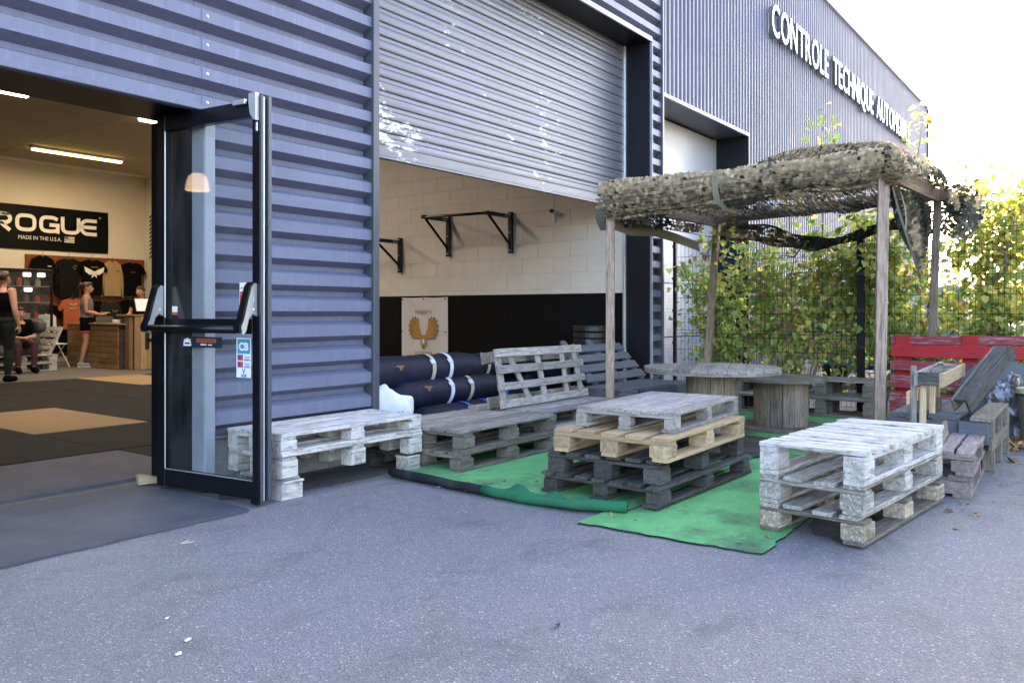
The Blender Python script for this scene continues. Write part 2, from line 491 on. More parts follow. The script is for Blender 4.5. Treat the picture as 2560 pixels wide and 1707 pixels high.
# ---------------------------------------------------------------- geometry helpers
class MB:
    """collects faces; build() links them as one mesh object"""
    def __init__(s):
        s.v = []; s.f = []; s.mi = []; s.col = []; s.cm = 0
    def add(s, vs, fs, mi=None, col=None):
        o = len(s.v)
        s.v += [tuple(p) for p in vs]
        for f in fs:
            s.f.append(tuple(i + o for i in f))
            s.mi.append(s.cm if mi is None else mi)
            if col is not None:
                s.col.append(col)
        return s
    def box(s, x0, x1, y0, y1, z0, z1, bev=0.0, mi=None, M=None):
        if bev <= 0:
            vs = [(x, y, z) for x in (x0, x1) for y in (y0, y1) for z in (z0, z1)]
            fs = [(0, 1, 3, 2), (4, 6, 7, 5), (0, 4, 5, 1), (2, 3, 7, 6), (0, 2, 6, 4), (1, 5, 7, 3)]
        else:
            vs, fs = cham(x0, x1, y0, y1, z0, z1, bev)
        if M is not None:
            vs = [M @ Vector(p) for p in vs]
        return s.add(vs, fs, mi)
    def tube(s, pts, rad, n=8, cap=True, mi=None, flat=None):
        pts = [Vector(p) for p in pts]
        if not hasattr(rad, '__len__'):
            rad = [rad] * len(pts)
        rings = []
        t0 = (pts[1] - pts[0]).normalized()
        up = Vector((0, 0, 1)) if abs(t0.z) < 0.9 else Vector((1, 0, 0))
        u = t0.cross(up).normalized()
        for i, p in enumerate(pts):
            if i == 0: t = pts[1] - pts[0]
            elif i == len(pts) - 1: t = pts[-1] - pts[-2]
            else: t = (pts[i + 1] - pts[i]).normalized() + (pts[i] - pts[i - 1]).normalized()
            t = t.normalized() if t.length > 1e-9 else t0
            u = (u - t * u.dot(t))
            u = u.normalized() if u.length > 1e-6 else t.orthogonal().normalized()
            w = t.cross(u)
            r = rad[i]
            ru, rw = (r if not hasattr(r, '__len__') else r[0]), (r if not hasattr(r, '__len__') else r[1])
            rings.append([p + u * math.cos(2 * math.pi * k / n) * ru + w * math.sin(2 * math.pi * k / n) * rw for k in range(n)])
        vs = [q for r in rings for q in r]
        fs = []
        for i in range(len(rings) - 1):
            for k in range(n):
                a, b2 = i * n + k, i * n + (k + 1) % n
                fs.append((a, b2, b2 + n, a + n))
        if cap:
            fs.append(tuple(range(n - 1, -1, -1)))
            fs.append(tuple(range((len(rings) - 1) * n, len(rings) * n)))
        return s.add(vs, fs, mi)
    def lathe(s, prof, n=24, c=(0, 0, 0), mi=None, axis='z'):
        vs = []
        for r, z in prof:
            for k in range(n):
                a = 2 * math.pi * k / n
                q = (r * math.cos(a), r * math.sin(a), z)
                if axis == 'x': q = (q[2], q[0], q[1])
                if axis == 'y': q = (q[1], q[2], q[0])
                vs.append((c[0] + q[0], c[1] + q[1], c[2] + q[2]))
        fs = []
        for i in range(len(prof) - 1):
            for k in range(n):
                a, b2 = i * n + k, i * n + (k + 1) % n
                fs.append((a, b2, b2 + n, a + n))
        fs.append(tuple(range(n - 1, -1, -1)))
        fs.append(tuple(range((len(prof) - 1) * n, len(prof) * n)))
        return s.add(vs, fs, mi)
    def ball(s, c, r, n=10, m=7, mi=None):
        c = Vector(c)
        if not hasattr(r, '__len__'): r = (r, r, r)
        vs = [c + Vector((0, 0, r[2]))]
        for i in range(1, m):
            th = math.pi * i / m
            for k in range(n):
                a = 2 * math.pi * k / n
                vs.append(c + Vector((r[0] * math.sin(th) * math.cos(a), r[1] * math.sin(th) * math.sin(a), r[2] * math.cos(th))))
        vs.append(c - Vector((0, 0, r[2])))
        fs = [(0, 1 + k, 1 + (k + 1) % n) for k in range(n)]
        for i in range(m - 2):
            for k in range(n):
                a, b2 = 1 + i * n + k, 1 + i * n + (k + 1) % n
                fs.append((a, a + n, b2 + n, b2))
        L = len(vs) - 1
        o = 1 + (m - 2) * n
        fs += [(L, o + (k + 1) % n, o + k) for k in range(n)]
        return s.add(vs, fs, mi)
    def prism(s, poly, d0, d1, fn, mi=None):
        """poly of 2-D points; fn(a, b, d) -> 3-D point"""
        n = len(poly)
        vs = [fn(a, b, d0) for a, b in poly] + [fn(a, b, d1) for a, b in poly]
        fs = [tuple(range(n - 1, -1, -1)), tuple(range(n, 2 * n))]
        for i in range(n):
            j = (i + 1) % n
            fs.append((i, j, j + n, i + n))
        return s.add(vs, fs, mi)
    def mesh(s, name, mats, smooth=False):
        me = bpy.data.meshes.new(name)
        me.from_pydata(s.v, [], s.f)
        if not isinstance(mats, (list, tuple)): mats = [mats]
        for m in mats:
            me.materials.append(MC[m] if isinstance(m, str) else m)
        if len(mats) > 1:
            me.polygons.foreach_set('material_index', s.mi)
        if s.col:
            at = me.attributes.new('leafcol', 'FLOAT_COLOR', 'FACE')
            at.data.foreach_set('color', [x for c in s.col for x in (c[0], c[1], c[2], 1.0)])
        if smooth:
            me.polygons.foreach_set('use_smooth', [True] * len(me.polygons))
        me.update()
        return me
    def build(s, name, mats, parent=None, loc=None, rot=None, smooth=False):
        return link(name, s.mesh(name, mats, smooth), parent, loc, rot)

def cham(x0, x1, y0, y1, z0, z1, b):
    b = min(b, (x1 - x0) * 0.4, (y1 - y0) * 0.4, (z1 - z0) * 0.4)
    X, Y, Z = (x0, x1), (y0, y1), (z0, z1)
    vs = []; idx = {}
    for i in (0, 1):
        for j in (0, 1):
            for k in (0, 1):
                sx, sy, sz = (1 - 2 * i) * b, (1 - 2 * j) * b, (1 - 2 * k) * b
                idx[(i, j, k, 0)] = len(vs); vs.append((X[i], Y[j] + sy, Z[k] + sz))
                idx[(i, j, k, 1)] = len(vs); vs.append((X[i] + sx, Y[j], Z[k] + sz))
                idx[(i, j, k, 2)] = len(vs); vs.append((X[i] + sx, Y[j] + sy, Z[k]))
    I = lambda i, j, k, a: idx[(i, j, k, a)]
    fs = []
    def q(a, flip):
        fs.append(tuple(reversed(a)) if flip else tuple(a))
    for i in (0, 1):
        q([I(i, 0, 0, 0), I(i, 0, 1, 0), I(i, 1, 1, 0), I(i, 1, 0, 0)], i == 1)
        q([I(0, i, 0, 1), I(1, i, 0, 1), I(1, i, 1, 1), I(0, i, 1, 1)], i == 1)
        q([I(0, 0, i, 2), I(0, 1, i, 2), I(1, 1, i, 2), I(1, 0, i, 2)], i == 1)
    for i in (0, 1):
        for j in (0, 1):
            q([I(i, j, 0, 0), I(i, j, 0, 1), I(i, j, 1, 1), I(i, j, 1, 0)], (i + j) % 2 == 1)
            q([I(i, 0, j, 0), I(i, 0, j, 2), I(i, 1, j, 2), I(i, 1, j, 0)], (i + j) % 2 == 0)
            q([I(0, i, j, 1), I(0, i, j, 2), I(1, i, j, 2), I(1, i, j, 1)], (i + j) % 2 == 1)
    for i in (0, 1):
        for j in (0, 1):
            for k in (0, 1):
                q([I(i, j, k, 0), I(i, j, k, 1), I(i, j, k, 2)], (i + j + k) % 2 == 0)
    return vs, fs

def link(name, data, parent=None, loc=None, rot=None):
    o = bpy.data.objects.new(name, data)
    COL.objects.link(o)
    if parent is not None: o.parent = parent
    if loc is not None: o.location = loc
    if rot is not None: o.rotation_euler = rot
    return o

def tag(o, label=None, cat=None, group=None, kind=None):
    if label: o['label'] = label
    if cat: o['category'] = cat
    if group: o['group'] = group
    if kind: o['kind'] = kind
    return o

def thing(name, label, cat, loc=(0, 0, 0), rotz=0.0, group=None, rot=None):
    o = link(name, None, None, loc, rot or (0, 0, rotz))
    o.empty_display_size = 0.1
    return tag(o, label, cat, group)

def plank(name, L, W, T, mat, parent=None, loc=(0, 0, 0), rot=(0, 0, 0), bev=0.004, wob=0.0, seg=1):
    """board with its long side on local X, centred on its origin; wob gives it uneven edges and a slight bow"""
    mb = MB()
    if wob <= 0:
        mb.box(-L / 2, L / 2, -W / 2, W / 2, -T / 2, T / 2, bev)
    else:
        n = max(3, seg)
        rings = []
        b0 = min(bev, T * 0.3)
        ph = random.uniform(0, 6)
        for i in range(n + 1):
            x = -L / 2 + L * i / n
            dz = wob * 0.5 * math.sin(ph + 2.5 * i / n)
            wl = W / 2 + random.uniform(-wob, wob * 0.2); wr = W / 2 + random.uniform(-wob, wob * 0.2)
            x += random.uniform(-wob, wob) * 0.8 if i in (0, n) else 0
            h = T / 2
            rings.append([(x, -wl, -h + b0 + dz), (x, -wl + b0, -h + dz), (x, wr - b0, -h + dz), (x, wr, -h + b0 + dz),
                          (x, wr, h - b0 + dz), (x, wr - b0, h + dz), (x, -wl + b0, h + dz), (x, -wl, h - b0 + dz)])
        vs = [p for r in rings for p in r]
        fs = []
        for i in range(n):
            for k in range(8):
                a, b2 = i * 8 + k, i * 8 + (k + 1) % 8
                fs.append((a, a + 8, b2 + 8, b2))
        fs.append(tuple(range(8))); fs.append(tuple(range(n * 8 + 7, n * 8 - 1, -1)))
        mb.add(vs, fs)
    return mb.build(name, mat, parent, loc, rot)

def stroke(pts, w, closed=False):
    """flat polygon strips along a polyline, for lettering; returns quads of 2-D points"""
    out = []
    n = len(pts)
    P2 = [Vector((p[0], p[1])) for p in pts]
    offs = []
    for i in range(n):
        a = P2[i - 1] if (i > 0 or closed) else None
        b2 = P2[(i + 1) % n] if (i < n - 1 or closed) else None
        d1 = (P2[i] - a).normalized() if a is not None else None
        d2 = (b2 - P2[i]).normalized() if b2 is not None else None
        if d1 is None: d1 = d2
        if d2 is None: d2 = d1
        t = (d1 + d2)
        t = t.normalized() if t.length > 1e-6 else d1
        nn = Vector((-t.y, t.x))
        c = max(0.35, nn.dot(Vector((-d1.y, d1.x))))
        offs.append(nn * (w / 2 / c))
    m = n if closed else n - 1
    for i in range(m):
        j = (i + 1) % n
        out.append([P2[i] - offs[i], P2[j] - offs[j], P2[j] + offs[j], P2[i] + offs[i]])
    return out

def glyphs(name, polys, mat, parent, origin, ux, uy, thick=0.0):
    """flat print: list of 2-D polygons laid on the plane origin + a*ux + b*uy"""
    mb = MB()
    o = Vector(origin); ux = Vector(ux); uy = Vector(uy)
    for poly in polys:
        mb.add([o + ux * p[0] + uy * p[1] for p in poly], [tuple(range(len(poly)))])
    return mb.build(name, mat, parent)

FRONT = (R(90), 0, 0)           # lettering facing -Y
SIDE = (R(90), 0, R(-90))       # lettering facing -X
def text_mesh(s, size, extrude=0.0, bold=0.0, sx=1.0):
    cu = bpy.data.curves.new('text', 'FONT')
    cu.body = s
    cu.size = size
    cu.extrude = extrude
    cu.offset = bold
    cu.resolution_u = 4
    t = bpy.data.objects.new('text', cu)
    COL.objects.link(t)
    dg = bpy.context.evaluated_depsgraph_get()
    me = bpy.data.meshes.new_from_object(t.evaluated_get(dg))
    bpy.data.objects.remove(t)
    bpy.data.curves.remove(cu)
    if sx != 1.0:
        for v in me.vertices: v.co.x *= sx
    return me

def text(name, s, size, mat, loc, rot, parent=None, extrude=0.0005, bold=0.0, width=None, align='L'):
    me = text_mesh(s, size, extrude, bold)
    xs = [v.co.x for v in me.vertices]
    a, b2 = min(xs), max(xs)
    k = 1.0 if width is None else width / (b2 - a)
    sh = {'L': a, 'C': (a + b2) / 2, 'R': b2}[align]
    for v in me.vertices: v.co.x = (v.co.x - sh) * k
    me.materials.clear()
    me.materials.append(MC[mat])
    return link(name, me, parent, loc, rot)

def remesh(mb, voxel, smooth=2):
    me = mb.mesh('tmp', 'skin')
    o = bpy.data.objects.new('tmp', me)
    COL.objects.link(o)
    md = o.modifiers.new('r', 'REMESH')
    md.mode = 'VOXEL'; md.voxel_size = voxel
    sm = o.modifiers.new('s', 'SMOOTH')
    sm.iterations = smooth; sm.factor = 0.5
    dg = bpy.context.evaluated_depsgraph_get()
    out = bpy.data.meshes.new_from_object(o.evaluated_get(dg))
    bpy.data.objects.remove(o)
    bpy.data.meshes.remove(me)
    out.polygons.foreach_set('use_smooth', [True] * len(out.polygons))
    return out

def W(o, parent):
    """make o a part of parent while its mesh stays in world coordinates"""
    o.parent = parent
    if parent.parent is None:
        m = Matrix.Translation(parent.location) @ Euler(parent.rotation_euler).to_matrix().to_4x4()
        o.matrix_parent_inverse = m.inverted()
    else:
        g = parent.parent
        m = Matrix.Translation(g.location) @ Euler(g.rotation_euler).to_matrix().to_4x4()
        o.matrix_parent_inverse = (m @ parent.matrix_parent_inverse @ parent.matrix_basis).inverted()
    return o

# ================================================================ ground
mb = MB()
S = 700.0
xs = [-S, -60, -10, 0, 5, 10, 20, 60, S]
for i in range(len(xs) - 1):
    for j in range(len(xs) - 1):
        mb.add([(xs[i], xs[j], 0), (xs[i + 1], xs[j], 0), (xs[i + 1], xs[j + 1], 0), (xs[i], xs[j + 1], 0)], [(0, 1, 2, 3)])
tag(mb.build('ground', 'asphalt'), kind='structure')

# ================================================================ the warehouse
YF = 4.5                 # plane of the cladding valleys
PITCH = 0.175
Z0 = 0.406               # a crest's lower edge
ROOF = 7.0
bld = thing('warehouse_building', 'dark grey horizontally ribbed metal warehouse with wide doorway and half-open roller door', 'building', (4.3, 4.6, 0))

def hprofile(za, zb):
    pts = []
    k0 = int(math.floor((za - Z0) / PITCH)) - 1
    k1 = int(math.ceil((zb - Z0) / PITCH)) + 1
    for k in range(k0, k1 + 1):
        z = Z0 + k * PITCH
        pts += [(YF - 0.050, z), (YF - 0.050, z + 0.072), (YF + 0.034, z + 0.106), (YF + 0.034, z + 0.138)]
    out = []
    for (a, b2) in zip(pts, pts[1:]):
        for e in (za, zb):
            pass
        y0, z0_, y1, z1 = a[0], a[1], b2[0], b2[1]
        if z1 <= za or z0_ >= zb: continue
        if z0_ < za:
            t = (za - z0_) / (z1 - z0_); y0 += (y1 - y0) * t; z0_ = za
        if z1 > zb:
            t = (zb - z0_) / (z1 - z0_); y1 = y0 + (y1 - y0) * t; z1 = zb
        if not out: out.append((y0, z0_))
        out.append((y1, z1))
    return out

def hclad(x0, x1, za, zb):
    mb = MB()
    pr = hprofile(za, zb)
    n = max(1, int((x1 - x0) / 1.2))
    vs = []; fs = []
    for i in range(n + 1):
        x = x0 + (x1 - x0) * i / n
        for y, z in pr:
            vs.append((x, y + random.uniform(-0.0012, 0.0012), z))
    m = len(pr)
    for i in range(n):
        for k in range(m - 1):
            a = i * m + k
            fs.append((a, a + m, a + m + 1, a + 1))
    mb.add(vs, fs)
    return W(mb.build('cladding_sheet', 'cladding_paint'), bld)

hclad(-9.0, 2.83, 2.345, ROOF)
hclad(2.932, 4.255, 0.335, ROOF)
hclad(4.255, 8.752, 4.33, ROOF)
hclad(8.752, 9.02, 0.335, ROOF)
hclad(2.83, 2.932, 2.345, ROOF)
hclad(-9.0, 0.55, 0.335, 2.345)

def bpart(name, mat, boxes, bev=0.004, parent=None):
    mb = MB()
    for b in boxes: mb.box(*b, bev)
    return W(mb.build(name, mat), parent or bld)

def lap(x, za, zb):
    pr = hprofile(za, zb)
    mb = MB()
    vs = [(x, y - 0.0035, z) for y, z in pr] + [(x + 0.05, y - 0.0035, z) for y, z in pr] + [(x, y + 0.001, z) for y, z in pr]
    n = len(pr)
    mb.add(vs, [(k, k + n, k + n + 1, k + 1) for k in range(n - 1)] + [(k + 2 * n, k, k + 1, k + 1 + 2 * n) for k in range(n - 1)])
    W(mb.build('sheet_lap', 'cladding_paint'), bld)
lap(1.35, 2.345, ROOF)
lap(2.86, 2.345, ROOF)
lap(6.2, 4.33, ROOF)
# screws on the cladding above the door
mb = MB()
for k in range(10, 18):
    z = Z0 + k * PITCH + 0.037
    mb.lathe([(0.011, 0), (0.011, 0.003), (0.006, 0.006), (0.004, 0.008)], 8, (2.895, YF - 0.0505, z), axis='y')
for v in range(len(mb.v)):
    x, y, z = mb.v[v]; mb.v[v] = (x, 2 * (YF - 0.0505) - y, z)
tag(W(mb.build('screw_heads', 'steel'), bld), kind='stuff')

for bb in ((2.905, 4.30, 4.485, 4.72, 0.0, 0.335), (8.76, 9.02, 4.485, 4.80, 0, 0.335), (-9, 0.55, 4.485, 4.72, 0, 0.335)):
    bpart('concrete_base', 'concrete', [bb])
bpart('drip_flashing', 'dark_trim', [(2.905, 4.255, 4.44, 4.52, 0.318, 0.338), (8.752, 9.02, 4.44, 4.52, 0.318, 0.338)])
bpart('wall_core', 'jamb_panel', [(2.93, 4.28, 4.56, 4.95, 0.335, ROOF - 0.05), (4.30, 8.98, 4.83, 4.98, 4.33, ROOF - 0.05), (-9, 2.93, 4.56, 4.95, 2.42, ROOF - 0.05), (-9, 0.5, 4.56, 4.95, 0.3, 2.42), (8.79, 8.99, 4.56, 5.0, 0.335, ROOF - 0.06)])
# doorway: lintel flashing, soffit, jamb lining
bpart('door_lintel_flashing', 'cladding_paint', [(0.5, 2.915, 4.435, 4.50, 2.315, 2.352)])
bpart('door_soffit', 'black_metal', [(0.5, 2.93, 4.50, 4.985, 2.325, 2.345)])
bpart('corner_flashing', 'light_trim', [(2.874, 2.944, 4.438, 4.449, 0.02, 2.318), (2.874, 2.884, 4.4495, 4.58, 0.02, 2.318)])
bpart('jamb_lining', 'black_metal', [(2.885, 2.925, 4.582, 5.06, 0.02, 2.322)])
# roller door bay: posts, lintel, jamb
bpart('corner_post', 'dark_trim', [(4.256, 4.272, 4.425, 4.53, 0.30, ROOF - 0.02), (4.272, 4.326, 4.435, 4.90, 0.30, ROOF - 0.03)])
bpart('roller_lintel', 'light_trim', [(4.327, 8.765, 4.432, 4.455, 4.285, 4.345)])
bpart('roller_soffit', 'jamb_panel', [(4.327, 8.75, 4.456, 4.83, 4.290, 4.312)])
bpart('roller_jamb', 'jamb_panel', [(8.735, 8.75, 4.456, 4.80, 0.0, 4.289)])
bpart('jamb_edge', 'light_trim', [(8.751, 8.766, 4.428, 4.47, 0.0, 4.284)])
bpart('guide_rail', 'aluminium', [(8.70, 8.734, 4.765, 4.80, 0.0, 4.288)])
bpart('end_trim', 'dark_trim', [(9.021, 9.060, 4.425, 4.60, 0.0, ROOF - 0.01)])
bpart('parapet_cap', 'dark_trim', [(-9.0, 9.06, 4.40, 4.75, ROOF, ROOF + 0.06)])

# interior shell
bpart('roof', 'plaster', [(-9.0, 10.8, 4.76, 19.2, ROOF - 0.3, ROOF - 0.1)])
bpart('back_wall', 'plaster', [(-9.0, 10.78, 18.80, 19.0, 0.0, ROOF - 0.31)])
bpart('side_wall', 'plaster', [(10.56, 10.76, 10.195, 18.80, 0.0, ROOF - 0.31)])
bpart('far_left_wall', 'plaster', [(-9.2, -9.0, 4.6, 19.0, 0.0, ROOF - 0.31)])
bpart('return_wall', 'plaster', [(8.86, 10.56, 10.0, 10.19, 0.0, ROOF - 0.31)])
# block wall seen through the roller door
bw = bpart('block_wall', 'block_cream', [(8.742, 8.86, 4.80, 10.0, 1.332, ROOF - 0.32)])
bpart('block_wall_base', 'block_black', [(8.742, 8.86, 4.80, 10.0, 0.0, 1.331)])
BL, BH, BG = 0.50, 0.2, 0.0022
blk = {}
for row in range(0, 23):
    z = row * BH
    off = 0.0 if row % 2 == 0 else 0.25
    for k in range(0, 12):
        ya = 4.81 + off + (k - 1) * BL
        yb = ya + BL
        ya2, yb2 = max(ya, 4.812), min(yb, 9.98)
        if yb2 - ya2 < 0.05: continue
        for (za, zb, mt) in ((z, z + BH, None),):
            parts = [(za, zb, 'block_black' if zb <= 1.33 else 'block_cream')]
            if za < 1.33 < zb - 0.01:
                parts = [(za, 1.332, 'block_black'), (1.332, zb, 'block_cream')]
            for (a, b2, mat) in parts:
                key = (round(yb2 - ya2, 3), round(b2 - a, 3), mat)
                if key not in blk:
                    m2 = MB()
                    g2 = BG / 2
                    m2.box(-0.0045, 0.004, -key[0] / 2 + g2, key[0] / 2 - g2, -key[1] / 2 + (g2 if a == za else 0), key[1] / 2 - (g2 if b2 == zb else 0), 0.0012)
                    blk[key] = m2.mesh('block', mat)
                o = link('block', blk[key], None, (8.742 + random.uniform(-0.0018, 0.001), (ya2 + yb2) / 2, (a + b2) / 2))
                W(o, bw)

# suspended ceiling of the shop, tile by tile on the visible part
cl = bpart('ceiling', 'plaster', [(-9.0, 10.56, 5.0, 18.8, 4.29, 4.33)])
tm = MB(); tm.box(-0.895, 0.895, -0.595, 0.595, -0.012, 0.012, 0.004)
tme = tm.mesh('ceiling_tile', 'ceiling_tile')
for i in range(0, 6):
    for j in range(0, 12):
        x = 0.65 + i * 1.8; y = 5.0 + 0.6 + j * 1.2
        if x + 0.9 > 10.56 or y + 0.6 > 18.8: continue
        W(link('ceiling_tile', tme, None, (x, y, 4.272 + random.uniform(-0.002, 0.002))), cl)

# floor of the shop with its rubber mats
fl = MB(); fl.box(-9, 8.74, 5.0, 18.8, -0.05, 0.012); fl.box(8.74, 10.56, 10.0, 18.8, -0.05, 0.012)
flo = tag(fl.build('shop_floor', 'floor_grey'), kind='structure')
mw, ml = 1.05, 1.95
mcache = {}
def mat_tile(x0, x1, y0, y1, mt):
    key = (round(x1 - x0, 3), round(y1 - y0, 3), mt)
    if key not in mcache:
        m2 = MB(); m2.box(-key[0] / 2 + 0.003, key[0] / 2 - 0.003, -key[1] / 2 + 0.003, key[1] / 2 - 0.003, -0.012, 0.012, 0.003)
        mcache[key] = m2.mesh('rubber_tile', mt)
    o = link('rubber_tile', mcache[key], None, ((x0 + x1) / 2, (y0 + y1) / 2, 0.026 + random.uniform(-0.0015, 0.0015)))
    W(o, flo)
tan = {(0, 0), (3, 2), (-1, 2)}
for i in range(-4, 5):
    for j in range(0, 3):
        x0 = 3.25 + i * mw; y0 = 7.58 + j * ml
        if x0 + mw > 8.7: continue
        mat_tile(x0, x0 + mw, y0, y0 + ml, 'tan_mat' if (i, j) in tan else 'rubber_dark')
for i in range(-4, 5):
    x0 = 3.25 + i * mw
    if x0 + mw > 8.7: continue
    mat_tile(x0, x0 + mw, 6.25, 7.58, 'rubber_dark')
mat_tile(0.3, 3.28, 5.08, 6.22, 'rubber_mat')
mat_tile(3.28, 8.6, 5.08, 6.22, 'rubber_dark')

# threshold, outside mat, wedge
mb = MB()
mb.box(0.4, 2.84, 4.985, 5.065, 0.004, 0.020, 0.004)
tag(mb.build('door_threshold', 'wood_brown_grey'), 'worn timber strip across the doorway sill under the glass door', 'threshold')
mb = MB()
N = 26
top = []
for i in range(N + 1):
    x = 0.2 + (2.765 - 0.2) * i / N
    top.append((x, 3.85 + 0.006 * math.sin(i * 1.7) + random.uniform(-0.002, 0.002), 0.014))
for i in range(N):
    a, b2 = top[i], top[i + 1]
    mb.add([(a[0], a[1], 0.003), (b2[0], b2[1], 0.003), b2, a, (a[0], 4.975, 0.018), (b2[0], 4.975, 0.018)], [(0, 1, 2, 3), (3, 2, 5, 4)])
mb.box(2.757, 2.7655, 3.86, 4.975, 0.003, 0.0175)
tag(mb.build('door_mat', 'rubber_mat'), 'large black rubber mat lying on the asphalt in front of the doorway', 'mat')
mb = MB()
mb.prism([(0, 0), (0.20, 0), (0.20, 0.012), (0.03, 0.055), (0, 0.05)], -0.04, 0.04, lambda a, b, d: (a, d, b))
tag(mb.build('door_wedge', 'wood_pine', None, (2.74, 4.97, 0.019), (0, 0, R(-18))), 'small pale wooden wedge holding the open glass door', 'wedge')

# ---------------------------------------------------------------- roller shutter
sh = thing('roller_shutter', 'half-lowered grey metal roller shutter with flaking white paint', 'shutter', (6.5, 4.8, 2.35))
SP = 0.111
mb = MB()
prof = [(0.008, 0.0), (-0.003, 0.003), (-0.0065, 0.012), (-0.0085, 0.030), (-0.0080, 0.046), (-0.0055, 0.060), (-0.0028, 0.065), (-0.0032, 0.068), (-0.0060, 0.075), (-0.0062, 0.086), (-0.0040, 0.098), (-0.001, 0.1035), (0.008, 0.1055), (0.008, 0.111)]
vs = []; fs = []
nx = 6
for i in range(nx + 1):
    for (y, z) in prof:
        vs.append((-2.19 + 4.38 * i / nx, y, z))
m = len(prof)
for i in range(nx):
    for k in range(m - 1):
        a = i * m + k
        fs.append((a, a + m, a + m + 1, a + 1))
mb.add(vs, fs)
slat = mb.mesh('slat', 'shutter_metal')
for p in slat.polygons: p.use_smooth = False
for k in range(19):
    W(link('slat', slat, None, (6.516, 4.80 + random.uniform(-0.0015, 0.0015), 2.447 + k * SP)), sh)
mb = MB()
mb.box(4.33, 8.70, 4.778, 4.806, 2.362, 2.446, 0.003)
mb.box(4.33, 8.70, 4.770, 4.812, 2.338, 2.361, 0.003)
W(mb.build('bottom_bar', 'shutter_metal'), sh)

# ---------------------------------------------------------------- neighbouring building
nb = thing('neighbouring_building', 'tall grey vertically ribbed metal building with white lettering along its top', 'building', (17.5, 4.6, 0))
NX0, NX1, NZ = 9.10, 26.15, 6.95
def vclad(x0, x1, z0, z1):
    mb = MB()
    pr = []
    p = 0.118
    k = 0
    x = x0
    while x < x1:
        pr += [(x, YF), (x + 0.058, YF), (x + 0.068, YF - 0.032), (x + 0.106, YF - 0.032)]
        x += p
    pr = [(min(a, x1), b) for a, b in pr] + [(x1, YF)]
    vs = [(a, b, z0) for a, b in pr] + [(a, b, z1) for a, b in pr]
    n = len(pr)
    mb.add(vs, [(i, i + 1, i + 1 + n, i + n) for i in range(n - 1)])
    return W(mb.build('ribbed_cladding', 'cladding_ribbed'), nb)
vclad(NX0, 11.93, 3.76, NZ)
vclad(11.93, NX1, 0.25, NZ)
def npart(name, mat, boxes, bev=0.004, parent=None):
    mb = MB()
    for b in boxes: mb.box(*b, bev)
    return W(mb.build(name, mat), parent or nb)
npart('wall_core', 'jamb_panel', [(9.12, 11.92, 5.06, 5.2, 3.7, NZ - 0.02), (11.96, NX1 - 0.02, 4.53, 5.2, 0.0, NZ - 0.02), (NX1 - 0.1, NX1 - 0.03, 5.2, 9.9, 0, NZ - 0.03), (9.2, NX1 - 0.1, 9.8, 9.9, 0, NZ - 0.03), (10.9, 11.0, 9.9, 19, 0, NZ - 0.03)])
npart('roof', 'cladding_ribbed', [(9.12, NX1 - 0.03, 5.2, 9.9, NZ - 0.2, NZ - 0.05)])
npart('plinth', 'concrete', [(11.95, NX1, 4.47, 4.53, 0.0, 0.248)])
npart('roof_edge_trim', 'light_trim', [(9.07, NX1 + 0.03, 4.42, 5.2, NZ, NZ + 0.05)])
npart('end_corner_trim', 'dark_trim', [(NX1 - 0.001, NX1 + 0.04, 4.43, 5.2, 0.0, NZ - 0.004)])
npart('bay_flashing', 'light_trim', [(9.09, 11.945, 4.44, 4.475, 3.715, 3.765)])
npart('bay_soffit', 'dark_trim', [(9.10, 11.93, 4.476, 4.98, 3.73, 3.75)])
npart('bay_jamb', 'jamb_panel', [(11.932, 11.952, 4.45, 4.97, 0.0, 3.728)])
npart('bay_side_trim', 'light_trim', [(9.062, 9.12, 4.47, 4.97, 0.0, 3.728)])
dr = npart('sectional_door', 'light_trim', [(9.12, 9.20, 4.955, 4.99, 0, 3.72), (11.85, 11.93, 4.955, 4.99, 0, 3.72)])
for k in range(5):
    m2 = MB(); m2.box(9.202, 11.848, 4.965, 4.985, 0.02 + k * 0.74, 0.02 + k * 0.74 + 0.73, 0.004)
    W(m2.build('door_panel', 'polycarbonate'), dr)

# raised letters
x = 12.75
sgn = 'CONTROLE TECHNIQUE AUTOMOBILE'
glyph = []
adv = 0.0
for ch in sgn:
    if ch == ' ':
        adv += 0.34; continue
    me = text_mesh(ch, 0.72, 0.03, 0.007)
    xsv = [v.co.x for v in me.vertices]
    a, b2 = min(xsv), max(xsv)
    glyph.append((me, adv - a))
    adv += (b2 - a) + 0.085
kx = (23.3 - x) / adv
for me, off in glyph:
    for v in me.vertices:
        v.co.x = (v.co.x + off) * kx
    me.materials.clear()
    me.materials.append(MC['sign_white'])
    me.materials.append(MC['sign_side'])
    for pl in me.polygons: pl.material_index = 0 if abs(pl.normal.z) > 0.5 else 1
    xm = sum(v.co.x for v in me.vertices) / len(me.vertices)
    for v in me.vertices: v.co.x -= xm
    o = link('sign_letter', me, None, (x + xm, YF - 0.095, 5.46), FRONT)
    W(o, nb)
